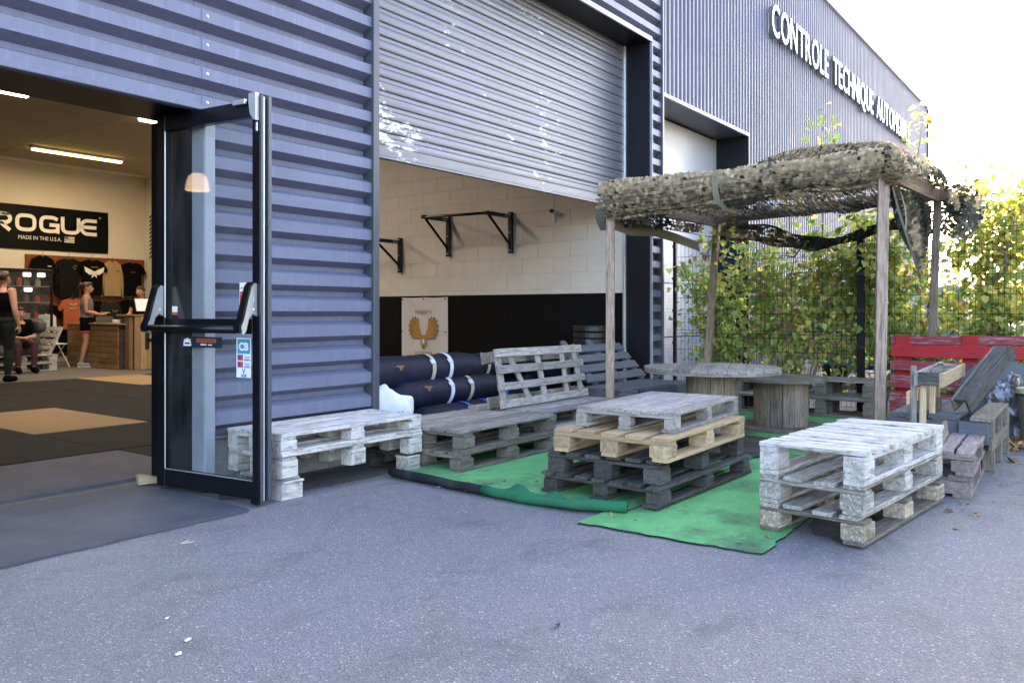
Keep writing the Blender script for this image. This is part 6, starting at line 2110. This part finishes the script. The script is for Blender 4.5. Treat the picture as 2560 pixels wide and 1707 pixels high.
garment('charcoal t-shirt hanging second in the upper row', 't_shirt', 8.72, 2.28, 0.66, 0.85, 'cloth_charcoal', 'tee', 'shirt', ((stroke(arc(0.12, 0.66, 0.035, 0.045, 0, 330, 8), 0.012), 'print_grey'),))
garment('black t-shirt with white winged print in the upper row', 't_shirt', 9.21, 2.28, 0.70, 0.79, 'cloth_black', 'tee', 'shirt', ((wings(0.03, 0.50, 0.75), 'print_white'), (bar(0.03, 0.62, 0.16, 0.025), 'brown')), 18.63)
garment('tan hoodie hanging in the upper row', 'hoodie', 9.69, 2.25, 0.58, 0.80, 'cloth_tan', 'hood', 'hoodie', ((bar(0.12, 0.60, 0.09, 0.012), 'print_black'),))
garment('black t-shirt hanging last in the upper row', 't_shirt', 10.17, 2.26, 0.66, 0.78, 'cloth_black', 'tee', 'shirt', ((bar(0.0, 0.55, 0.10, 0.014), 'brown'),))
garment('black t-shirt with small white print in the lower row', 't_shirt', 8.26, 1.27, 0.66, 0.66, 'cloth_black', 'tee', 'shirt', ((wings(0.03, 0.42, 0.28), 'print_white'), (bar(0.03, 0.35, 0.18, 0.02), 'print_grey')))
garment('orange-red t-shirt hanging in the lower row', 't_shirt', 8.78, 1.40, 0.62, 0.68, 'cloth_orange', 'tee', 'shirt', ((wings(0.0, 0.54, 0.26), 'strap_tan'), (bar(0.0, 0.46, 0.18, 0.022), 'strap_tan')), 18.64)
garment('dark green t-shirt hanging in the lower row', 't_shirt', 9.64, 1.32, 0.60, 0.56, 'cloth_green', 'tee', 'shirt', ((wings(0.1, 0.36, 0.22), 'print_grey'),))
garment('dark t-shirt half hidden behind the standing woman', 't_shirt', 9.28, 1.36, 0.44, 0.60, 'cloth_black')
garment('black t-shirt behind the counter in the lower row', 't_shirt', 10.13, 1.40, 0.66, 0.66, 'cloth_black', 'tee', 'shirt', ((bar(0.0, 0.45, 0.10, 0.014), 'brown'),))
garment('black sports shorts hanging low beside the pallet sofa', 'shorts', 8.58, 0.78, 0.62, 0.56, 'cloth_black', 'shorts', 'shorts')
# wall poster on the side wall
t = thing('wall_poster', 'pale poster with diagonal hazard stripe on the side wall', 'poster', (10.55, 18.32, 2.3))
mb = MB(); mb.box(10.545, 10.555, 18.04, 18.60, 2.32, 3.42, 0); W(mb.build('sheet', 'plaster'), t)
mb = MB()
for k in range(11):
    z = 2.36 + k * 0.095
    mb.add([(10.543, 18.57, z), (10.543, 18.47, z + 0.05), (10.543, 18.47, z + 0.10), (10.543, 18.57, z + 0.05)], [(0, 1, 2, 3)])
W(mb.build('stripe', 'print_black'), t)
W(glyphs('poster_print', stroke([(0, 0), (0.05, 0.13), (0.1, 0)], 0.03) + stroke([(0.05, 0.13), (0.05, 0.22)], 0.03) + bar(0.05, -0.06, 0.16, 0.03), 'print_black', None, (10.543, 18.42, 3.02), (0, -1, 0), (0, 0, 1)), t)

# counter
t = thing('reception_counter', 'wooden reception counter of horizontal boards with letters AC on its desk', 'counter', (8.3, 15.6, 0.013))
def cpart(name, mat, b, bev=0.004):
    mb = MB(); mb.box(*b, bev); return W(mb.build(name, mat), t)
cpart('counter_core', 'wood_dark', (8.03, 8.60, 15.22, 17.2, 0.013, 0.84))
rows = [0.0, 0.10, 0.205, 0.30, 0.41, 0.52, 0.62, 0.725, 0.835]
ylen = [15.21, 15.75, 16.2, 16.9, 17.2]
for i in range(len(rows) - 1):
    ys = [15.21] + sorted(15.21 + random.uniform(0.3, 1.7) for _ in range(2)) + [17.2]
    for a, b2 in zip(ys, ys[1:]):
        if b2 - a < 0.05: continue
        h = rows[i + 1] - rows[i] - 0.006
        o = plank('board', b2 - a - 0.006, h, 0.02 + random.uniform(0, 0.008), 'wood_counter', None, (8.02, (a + b2) / 2, 0.018 + rows[i] + h / 2), (R(90), 0, R(90)), 0.003)
        W(o, t)
o = plank('counter_top', 2.1, 0.66, 0.03, 'wood_counter', None, (8.30, 16.20, 0.870), (0, 0, R(90)), 0.004); W(o, t)
cpart('desk_core', 'wood_dark', (8.16, 9.6, 14.90, 15.42, 0.013, 1.02))
for k in range(12):
    o = plank('desk_board', 1.0, 0.116, 0.018, 'wood_counter_light', None, (8.215 + k * 0.122, 14.885 - random.uniform(0, 0.004), 0.515), (R(90), R(90), 0), 0.003); W(o, t)
o = plank('desk_board', 1.0, 0.12, 0.018, 'wood_counter_light', None, (8.145, 15.0, 0.515), (0, R(90), 0), 0.003); W(o, t)
o = plank('desk_board', 1.0, 0.12, 0.018, 'wood_counter', None, (8.145, 15.14, 0.515), (0, R(90), 0), 0.003); W(o, t)
o = plank('desk_top', 1.52, 0.60, 0.03, 'wood_counter_light', None, (8.87, 15.16, 1.038), (0, 0, 0), 0.004); W(o, t)
lw, lh, ls = 0.20, 0.34, 0.085
A = stroke([(0, -0.03), (0, lh - 0.06), (0.05, lh), (lw - 0.05, lh), (lw, lh - 0.06), (lw, -0.03)], ls) + bar(lw / 2, lh * 0.42, lw, 0.06)
C = stroke([(lw, lh - 0.10), (lw, lh - 0.04), (lw - 0.04, lh), (0.05, lh), (0, lh - 0.06), (0, 0.06), (0.05, 0), (lw - 0.04, 0), (lw, 0.05), (lw, 0.11)], ls)
for ch, x in ((A, 8.40), (C, 8.74)):
    W(glyphs('counter_letter', ch, 'print_black', None, (x, 14.868, 0.42), (1, 0, 0), (0, 0, 1)), t)
t = thing('monitor', 'tilted screen standing on the reception desk', 'monitor', (8.55, 15.12, 1.054))
mb = MB(); mb.box(-0.23, 0.23, -0.01, 0.02, 0.05, 0.33, 0.006); mb.build('case', 'print_black', t, None, (R(-18), 0, 0))
mb = MB(); mb.add([(-0.215, -0.0125, 0.065), (0.215, -0.0125, 0.065), (0.215, -0.0125, 0.315), (-0.215, -0.0125, 0.315)], [(0, 1, 2, 3)]); mb.build('screen', 'screen_glow', t, None, (R(-18), 0, 0))
mb = MB(); mb.box(-0.08, 0.08, -0.02, 0.14, 0.0, 0.012, 0.004); mb.box(-0.02, 0.02, 0.05, 0.09, 0.012, 0.16, 0.004); mb.build('stand', 'print_black', t)
mb = MB(); mb.box(-0.07, 0.07, -0.05, 0.05, 0, 0.07, 0.008); tag(mb.build('tissue_box', 'white_plastic', None, (8.12, 15.45, 0.886)), 'small white box on the counter beside the desk', 'box')
t = thing('tablet', 'dark tablet propped on the wooden counter', 'tablet', (8.2, 16.05, 0.886))
mb = MB(); mb.box(-0.16, 0.16, -0.006, 0.006, 0.0, 0.16, 0.004); mb.build('case', 'print_black', t, None, (R(-35), 0, R(-15)))
t = thing('drink_bottle', 'dark drink bottle on the floor by the slat wall', 'bottle', (8.98, 18.35, 0.013))
mb = MB(); mb.lathe([(0.045, 0), (0.05, 0.02), (0.05, 0.20), (0.02, 0.26), (0.02, 0.30)], 16); mb.build('bottle', 'cloth_green', t, smooth=True)
mb = MB(); mb.lathe([(0.052, 0.06), (0.052, 0.13)], 16); mb.build('label_band', 'strap_tan', t)

# display cabinet
t = thing('display_cabinet', 'black glass display cabinet with lit shelves at the left frame edge', 'cabinet', (6.95, 17.2, 0.013))
mb = MB()
for (x, y) in ((-0.95, -0.3), (0.62, -0.3), (-0.95, 0.3), (0.62, 0.3)):
    mb.box(x - 0.02, x + 0.02, y - 0.02, y + 0.02, 0, 1.86, 0.003)
mb.box(-0.97, 0.64, -0.32, 0.32, 1.861, 1.92, 0.003); mb.box(-0.97, 0.64, -0.31, 0.31, 0.001, 0.30, 0.003)
mb.build('frame', 'black_metal', t)
mb = MB(); mb.box(-0.93, 0.60, 0.27, 0.29, 0.3, 1.86, 0); mb.build('back_panel', 'print_navy', t)
for z in (0.62, 0.95, 1.27, 1.58):
    mb = MB(); mb.box(-0.925, 0.595, -0.27, 0.265, z, z + 0.012, 0); mb.build('shelf', 'aluminium', t)
mb = MB(); mb.box(-0.925, 0.595, -0.312, -0.306, 0.31, 1.855, 0); mb.build('pane', 'cabinet_glass', t)
mb = MB()
for (x, z) in ((0.20, 1.82), (-0.25, 1.82), (0.22, 1.53), (0.46, 1.82)):
    mb.box(x - 0.07, x + 0.07, -0.25, -0.20, z - 0.05, z + 0.03, 0.01)
mb.build('lamp', 'cabinet_light', t)
rc = random.Random(4)
cs = []
for sh_, z in zip(('lowest', 'lower middle', 'upper middle', 'top'), (0.632, 0.962, 1.282, 1.592)):
    for k in range(8):
        x = -0.85 + k * 0.19
        mt = rc.choice(['print_white', 'strap_tan', 'cloth_charcoal', 'print_orange', 'print_grey', 'print_white'])
        h = rc.uniform(0.10, 0.22)
        mb = MB()
        if rc.random() < 0.5: mb.lathe([(0.05, 0), (0.052, h * 0.75), (0.03, h * 0.85), (0.03, h)], 12)
        else: mb.box(-0.06, 0.06, -0.04, 0.04, 0, h, 0.006)
        o = mb.build('supplement_tub', mt, None, (6.95 + x, 17.2 + rc.uniform(-0.12, 0.1), 0.0145 + z))
        tag(o, ORD[k] + ' packaged product from the left on the ' + sh_ + ' shelf of the display cabinet', 'product', 'products in the display cabinet')

# pallet sofa, cushions, chair
def spal(label, z, y):
    pallet('pallet', label, (6.05, y, z), R(0), 1.2, 0.72, 0.15, spread(0.72, 5, 0.11), mats=dict(top='wood_white', block='wood_white', run='wood_white'), bt=0.022, wob=0.0, block=0.14, blockw=0.12)
spal('lower white pallet of the indoor sofa', 0.013, 15.95)
spal('upper white pallet of the indoor sofa', 0.164, 15.95)
t = thing('sofa_back', 'white pallet backrest leaning behind the grey cushions', 'backrest', (6.95, 16.0, 0.316), rot=(0, R(24), 0))
for k in range(5):
    plank('board', 0.62, 0.085, 0.02, 'wood_white', t, (0.12, 0.3, 0.06 + k * 0.125), (R(90), R(0), R(90)), 0.003)
plank('upright', 0.62, 0.10, 0.05, 'wood_white', t, (0.16, 0.02, 0.31), (0, R(90), 0), 0.003)
plank('upright', 0.62, 0.10, 0.05, 'wood_white', t, (0.16, 0.58, 0.31), (0, R(90), 0), 0.003)
for (c, r, sd, lab) in (((6.60, 16.25, 0.40), (0.44, 0.34, 0.095), 3, 'flat dark grey seat cushion on the pallet sofa'), ((6.86, 16.25, 0.60), (0.11, 0.33, 0.135), 4, 'lower dark grey back cushion of the pallet sofa'), ((6.97, 16.25, 0.83), (0.10, 0.33, 0.13), 6, 'upper dark grey back cushion of the pallet sofa')):
    o = lumpy('cushion', 'cushion_grey', c, r, sd, 0.10, 2.5, 0.05, 26, 18, sq=0.55)
    tag(o, lab, 'cushion')
t = thing('folding_chair', 'white folding chair behind the pallet sofa', 'chair', (7.62, 17.25, 0.013), R(10))
mb = MB()
poly = [(-0.20, 0.0)] + [(-0.20 + 0.06 * (1 - math.cos(R(a))), 0.22 + 0.14 * math.sin(R(a))) for a in (0, 30, 60, 90)] + [(0.20 - 0.06 * (1 - math.cos(R(a))), 0.22 + 0.14 * math.sin(R(a))) for a in (90, 60, 30, 0)] + [(0.20, 0.0)]
mb.prism(poly, 0, 0.02, lambda a, b, d: (a, -d, 0.68 + b)); mb.build('backrest', 'white_plastic', t)
mb = MB(); mb.box(-0.2, 0.2, -0.38, 0.0, 0.44, 0.465, 0.008); mb.build('seat', 'white_plastic', t)
for s in (-1, 1):
    mb = MB(); mb.tube([(s * 0.21, 0.02, 1.0), (s * 0.21, -0.05, 0.45), (s * 0.21, -0.42, 0.0)], 0.012, 6); mb.build('leg', 'white_plastic', t)
    mb = MB(); mb.tube([(s * 0.19, -0.30, 0.44), (s * 0.19, 0.10, 0.0)], 0.012, 6); mb.build('leg', 'white_plastic', t)

# ================================================================ people
def V3(*a): return Vector(a)
def hand(mb, wrist, d, palm_n, side, curl=0.5, s=1.0):
    """palm, four fingers and a thumb; d = direction of the fingers, palm_n = out of the palm"""
    d = Vector(d).normalized(); n = Vector(palm_n); n = (n - d * n.dot(d)).normalized(); w = d.cross(n) * side
    wrist = Vector(wrist)
    mb.tube([wrist, wrist + d * 0.045 * s, wrist + d * 0.085 * s], [(0.024 * s, 0.018 * s), (0.036 * s, 0.016 * s), (0.036 * s, 0.014 * s)], 10)
    for k, L in enumerate((0.070, 0.080, 0.075, 0.058)):
        b0 = wrist + d * 0.080 * s + w * (0.027 - 0.018 * k) * s
        p1 = b0 + (d * math.cos(curl * 0.6) + n * math.sin(curl * 0.6)) * L * 0.45 * s
        p2 = p1 + (d * math.cos(curl * 1.5) + n * math.sin(curl * 1.5)) * L * 0.35 * s
        p3 = p2 + (d * math.cos(curl * 2.1) + n * math.sin(curl * 2.1)) * L * 0.25 * s
        mb.tube([b0, p1, p2, p3], [0.0095 * s, 0.009 * s, 0.008 * s, 0.0065 * s], 6)
    b0 = wrist + d * 0.025 * s + w * 0.026 * s
    p1 = b0 + (d * 0.6 + w * 0.75 + n * 0.25) * 0.038 * s
    p2 = p1 + (d * 0.85 + w * 0.25 + n * 0.35) * 0.032 * s
    mb.tube([b0, p1, p2], [0.013 * s, 0.011 * s, 0.008 * s], 6)

def person(label, loc, rotz, J, outfit, hair='bun', torso=1.0):
    """J: joints in local space, x = the person's left, -y = facing; outfit: dict of pieces"""
    t = thing('person', label, 'person', loc, rotz)
    hd = Vector(J['head'])
    yaw = J.get('yaw', 0.0)
    Rm = Matrix.Rotation(yaw, 3, 'Z')
    def H(x, y, z): return hd + Rm @ Vector((x, y, z))
    nk, ch, wa, pe = (Vector(J[k]) for k in ('neck', 'chest', 'waist', 'pelvis'))
    mb = MB()
    # head: skull, jaw, nose, ears, neck
    mb.ball(H(0, 0.012, 0.022), (0.076, 0.094, 0.092), 16, 12)
    mb.tube([H(0, -0.01, 0.03), H(0, -0.035, -0.03), H(0, -0.052, -0.085)], [(0.070, 0.070), (0.060, 0.058), (0.032, 0.030)], 12)
    mb.tube([H(0, -0.082, 0.015), H(0, -0.108, -0.020), H(0, -0.092, -0.030)], [0.010, 0.015, 0.011], 6)
    for s in (-1, 1): mb.tube([H(s * 0.074, 0.005, -0.025), H(s * 0.082, 0.012, 0.005), H(s * 0.080, 0.015, 0.028)], [0.010, 0.016, 0.011], 6)
    mb.tube([H(0, -0.073, -0.052), H(0, -0.085, -0.056)], [0.022, 0.016], 8)
    mb.tube([hd + Vector((0, 0.015, -0.03)), nk, nk + (ch - nk) * 0.25], [(0.050, 0.050), (0.052, 0.052), (0.075, 0.065)], 12)
    sl, sr = Vector(J['sh_l']), Vector(J['sh_r'])
    tw = (sl - sr).normalized()
    def loft(m, seq, inf=0.0):
        n = 18
        rings = []
        for (c, rx, ry) in seq:
            fw = tw.cross(Vector((0, 0, 1)))
            rings.append([c + tw * (rx + inf) * math.cos(2 * math.pi * k / n) + fw * (ry + inf) * math.sin(2 * math.pi * k / n) for k in range(n)])
        vs = [q for r in rings for q in r]
        fs = [(i * n + k, i * n + (k + 1) % n, (i + 1) * n + (k + 1) % n, (i + 1) * n + k) for i in range(len(rings) - 1) for k in range(n)]
        fs += [tuple(range(n - 1, -1, -1)), tuple(range((len(rings) - 1) * n, len(rings) * n))]
        m.add(vs, fs)
    k = torso
    shc = (sl + sr) / 2
    seq = [(pe + Vector((0, 0, -0.10)), 0.120 * k, 0.095 * k), (pe, 0.172 * k, 0.118 * k), (pe * 0.5 + wa * 0.5, 0.152 * k, 0.108 * k), (wa, 0.128 * k, 0.094 * k), (wa * 0.4 + ch * 0.6, 0.146 * k, 0.108 * k), (ch, 0.158 * k, 0.112 * k), (shc + Vector((0, 0, -0.02)), 0.148 * k, 0.085 * k), (shc + Vector((0, 0, 0.03)), 0.085, 0.058)]
    loft(mb, seq)
    for s in ('l', 'r'):
        a, e, w = Vector(J['sh_' + s]), Vector(J['el_' + s]), Vector(J['wr_' + s])
        mb.tube([a + (shc - a) * 0.25, a, a + (e - a) * 0.35, e, e + (w - e) * 0.3, w], [0.052 * k, 0.056 * k, 0.047 * k, 0.037 * k, 0.039 * k, 0.025], 12)
        hand(mb, w, Vector(J['hd_' + s]), Vector(J['pn_' + s]), 1 if s == 'l' else -1, J.get('curl', 0.5))
        h, kn, an, to = (Vector(J[q + s]) for q in ('hip_', 'kn_', 'an_', 'toe_'))
        mb.tube([h + Vector((0, 0, 0.04)), h + (kn - h) * 0.15, h + (kn - h) * 0.55, kn, kn + (an - kn) * 0.3, kn + (an - kn) * 0.7, an], [0.088 * k, 0.092 * k, 0.073 * k, 0.052 * k, 0.055 * k, 0.040 * k, 0.034], 14)
        hl = an + (an - to).normalized() * 0.045
        mb.tube([Vector((hl.x, hl.y, hl.z - 0.03)), an + Vector((0, 0, -0.03)), an * 0.4 + to * 0.6 + Vector((0, 0, 0.0)), to], [0.030, 0.040, 0.034, 0.020], 10)
    me = remesh(mb, 0.0105, 3)
    me.materials.clear(); me.materials.append(MC['skin'])
    link('body', me, t)
    # eyes, brows and mouth
    m2 = MB()
    for s in (-1, 1):
        m2.ball(H(s * 0.030, -0.074, 0.012), (0.011, 0.008, 0.007), 8, 6)
        m2.tube([H(s * 0.014, -0.083, 0.032), H(s * 0.046, -0.074, 0.034)], 0.004, 5)
    m2.build('eyes', 'eye_dark', t)
    m2 = MB(); m2.tube([H(-0.022, -0.082, -0.055), H(0, -0.094, -0.056), H(0.022, -0.082, -0.055)], [0.004, 0.006, 0.004], 6); m2.build('mouth', 'lip', t)
    # hair
    m2 = MB()
    m2.ball(H(0, 0.028, 0.040), (0.088, 0.094, 0.088), 16, 12)
    m2.ball(H(0, -0.02, 0.085), (0.066, 0.066, 0.040), 14, 8)
    if hair == 'bun':
        m2.ball(H(0.0, 0.125, 0.055), (0.048, 0.045, 0.055), 12, 8)
        m2.tube([H(0, 0.15, 0.05), H(0, 0.16, -0.01), H(0, 0.14, -0.06)], [0.03, 0.03, 0.012], 8)
    else:
        m2.tube([H(0, 0.10, 0.03), H(0, 0.13, -0.04), H(0, 0.115, -0.14), H(0, 0.10, -0.20)], [0.03, 0.035, 0.03, 0.012], 8)
    hm = remesh(m2, 0.012, 2)
    hm.materials.clear(); hm.materials.append(MC['hair'])
    link('hair', hm, t)
    # clothes
    def cloth(name, m_, mat, vox=0.012):
        c = remesh(m_, vox, 2); c.materials.clear(); c.materials.append(MC[mat]); link(name, c, t)
    if 'top' in outfit:
        m2 = MB()
        loft(m2, [(c, rx, ry) for c, rx, ry in seq[1:7]], 0.013)
        sl2 = outfit.get('sleeve', 0.0)
        for s in ('l', 'r'):
            a, e = Vector(J['sh_' + s]), Vector(J['el_' + s])
            st_ = shc + (a - shc) * 0.62
            m2.tube([st_ + Vector((0, -0.05, -0.05)), st_ + Vector((0, 0, 0.050)), st_ + Vector((0, 0.05, -0.05))], 0.024, 8)
            if sl2: m2.tube([shc + (a - shc) * 0.5, a, a + (e - a) * sl2], [0.07 * k, 0.071 * k, 0.062 * k], 12)
        cloth('top', m2, outfit['top'])
    if 'shorts' in outfit or 'leggings' in outfit:
        m2 = MB()
        loft(m2, [(c, rx, ry) for c, rx, ry in seq[0:4]][:3], 0.014)
        full = 'leggings' in outfit
        for s in ('l', 'r'):
            h, kn, an = (Vector(J[q + s]) for q in ('hip_', 'kn_', 'an_'))
            if full: m2.tube([h + Vector((0, 0, 0.04)), h + (kn - h) * 0.15, h + (kn - h) * 0.55, kn, kn + (an - kn) * 0.3, kn + (an - kn) * 0.7, kn + (an - kn) * 0.93], [0.098 * k, 0.102 * k, 0.083 * k, 0.061 * k, 0.063 * k, 0.049 * k, 0.042], 14)
            else: m2.tube([h + Vector((0, 0, 0.04)), h + (kn - h) * 0.15, h + (kn - h) * 0.46], [0.104 * k, 0.112 * k, 0.108 * k], 14)
        cloth('leggings' if full else 'shorts', m2, outfit['leggings'] if full else outfit['shorts'])
        if 'liner' in outfit:
            m2 = MB()
            h, kn = Vector(J['hip_' + outfit['liner']]), Vector(J['kn_' + outfit['liner']])
            m2.tube([h + (kn - h) * 0.40, h + (kn - h) * 0.53], [0.106 * k, 0.100 * k], 14)
            m2.build('shorts_liner', 'cloth_pink', t)
    for s in ('l', 'r'):
        if 'shoe' not in outfit: break
        an, to = Vector(J['an_' + s]), Vector(J['toe_' + s])
        f = (to - an); f.z = 0; f.normalize()
        zz = min(an.z - 0.055, to.z)
        m2 = MB()
        hl = Vector((an.x, an.y, zz)) - f * 0.06
        lift = Vector((0, 0, max(0, an.z - 0.085 - to.z + 0.03)))
        m2.tube([an + Vector((0, 0, 0.025)), an + Vector((0, 0, -0.02))], [0.045, 0.05], 10)
        m2.tube([hl + Vector((0, 0, 0.02)) + lift * 0, an + f * 0.03 + Vector((0, 0, -0.035)), to + f * 0.0 + Vector((0, 0, 0.012)), to + f * 0.045], [0.042, 0.052, 0.046, 0.022], 12)
        cloth('shoe', m2, outfit['shoe'], 0.010)
        if 'sole' in outfit:
            m2 = MB(); q = to + f * 0.055
            m2.prism([(-0.06, -0.040), (0.14, -0.046), (0.20, -0.03), (0.22, 0), (0.20, 0.03), (0.14, 0.046), (-0.06, 0.040), (-0.08, 0)], 0.0, 0.028, lambda a, b, d: (an.x + f.x * a - f.y * b, an.y + f.y * a + f.x * b, d + 0.001))
            m2.build('sole', outfit['sole'], t)
    return t

base = dict(head=(0, -0.02, 1.56), neck=(0, 0, 1.43), chest=(0, 0, 1.24), waist=(0, 0.0, 1.06), pelvis=(0, 0, 0.93),
            sh_l=(0.165, 0, 1.375), sh_r=(-0.165, 0, 1.375), hip_l=(0.085, 0, 0.90), hip_r=(-0.085, 0, 0.90))
# woman in grey tank top, walking to the right with a phone
J = dict(base, yaw=-0.12,
         el_l=(0.215, -0.03, 1.10), wr_l=(0.11, -0.235, 1.03), hd_l=(-0.35, -1, 0.02), pn_l=(0, 0, 1),
         el_r=(-0.215, -0.01, 1.10), wr_r=(-0.13, -0.235, 1.04), hd_r=(0.3, -1, 0.05), pn_r=(0, 0, 1),
         kn_l=(0.095, -0.06, 0.49), an_l=(0.095, -0.06, 0.085), toe_l=(0.105, -0.195, 0.035),
         kn_r=(-0.095, 0.005, 0.49), an_r=(-0.10, 0.09, 0.085), toe_r=(-0.115, -0.045, 0.035), curl=0.45)
pw = person('woman in grey tank top and black shorts holding a phone by the counter', (8.02, 16.42, 0.013), R(58), J, dict(top='cloth_grey', shorts='cloth_black', liner='r', shoe='shoe_grey', sole='shoe_sole'))
mb = MB(); mb.box(-0.04, 0.04, -0.08, 0.08, -0.005, 0.005, 0.003)
o = mb.build('phone', 'print_white', None, Vector((8.02, 16.42, 0.013)) + Matrix.Rotation(R(52), 3, 'Z') @ Vector((-0.005, -0.335, 1.075)), (0, 0, R(52)))
tag(o, 'pale phone held in both hands by the woman in grey', 'phone')
# woman behind the counter
J = dict(base, yaw=0.1, head=(0, -0.03, 1.50), neck=(0, 0, 1.37), chest=(0, 0, 1.18), waist=(0, 0, 1.0), pelvis=(0, 0, 0.88), sh_l=(0.165, 0, 1.315), sh_r=(-0.165, 0, 1.315), hip_l=(0.085, 0, 0.86), hip_r=(-0.085, 0, 0.86),
         el_l=(0.215, -0.05, 1.05), wr_l=(0.15, -0.27, 1.0), hd_l=(-0.1, -1, 0), pn_l=(0, 0, -1), el_r=(-0.215, -0.05, 1.05), wr_r=(-0.15, -0.27, 1.0), hd_r=(0.1, -1, 0), pn_r=(0, 0, -1),
         kn_l=(0.09, -0.01, 0.47), an_l=(0.09, 0.0, 0.085), toe_l=(0.10, -0.14, 0.035), kn_r=(-0.09, -0.01, 0.47), an_r=(-0.09, 0.0, 0.085), toe_r=(-0.10, -0.14, 0.035))
person('dark haired woman in black top behind the reception desk screen', (9.10, 16.35, 0.013), R(-62), J, dict(top='cloth_black', sleeve=0.5, leggings='cloth_black', shoe='cloth_black'), 'tail')
# woman at the left edge, seen from behind
J = dict(base, yaw=0.0,
         el_l=(0.24, 0.05, 1.10), wr_l=(0.27, -0.03, 0.86), hd_l=(0.1, -0.35, -1), pn_l=(-0.6, -1, 0), el_r=(-0.235, 0.03, 1.10), wr_r=(-0.26, -0.02, 0.86), hd_r=(0, -0.2, -1), pn_r=(1, 0, 0),
         kn_l=(0.11, 0.10, 0.50), an_l=(0.13, 0.34, 0.15), toe_l=(0.14, 0.235, 0.045), kn_r=(-0.08, -0.03, 0.49), an_r=(-0.08, 0.0, 0.085), toe_r=(-0.08, -0.14, 0.035), curl=0.6)
person('woman in black tank top and dark green leggings walking at the left frame edge', (5.38, 13.58, 0.039), R(115), J, dict(top='cloth_black', leggings='cloth_green', shoe='cloth_black'), 'bun', 1.10)
# person seated on the pallet sofa
J = dict(head=(0, -0.05, 1.05), neck=(0, 0.0, 0.93), chest=(0, 0.02, 0.76), waist=(0, 0.06, 0.62), pelvis=(0, 0.08, 0.53), sh_l=(0.165, 0.0, 0.89), sh_r=(-0.165, 0.0, 0.89),
         hip_l=(0.09, 0.05, 0.52), hip_r=(-0.09, 0.05, 0.52), el_l=(0.22, -0.10, 0.64), wr_l=(0.05, -0.27, 0.63), hd_l=(-1, -0.3, 0), pn_l=(0, 0.3, -1), el_r=(-0.22, -0.08, 0.64), wr_r=(-0.08, -0.30, 0.63), hd_r=(1, -0.4, 0), pn_r=(0, 0, -1),
         kn_l=(0.13, -0.42, 0.52), an_l=(0.12, -0.44, 0.095), toe_l=(0.13, -0.57, 0.035), kn_r=(-0.13, -0.42, 0.52), an_r=(-0.12, -0.40, 0.095), toe_r=(-0.13, -0.53, 0.035))
person('person in black top and maroon trousers sitting on the pallet sofa', (6.60, 15.98, 0.013), R(-8), J, dict(top='cloth_black', sleeve=0.8, leggings='cloth_maroon', shoe='cloth_black'), 'tail')
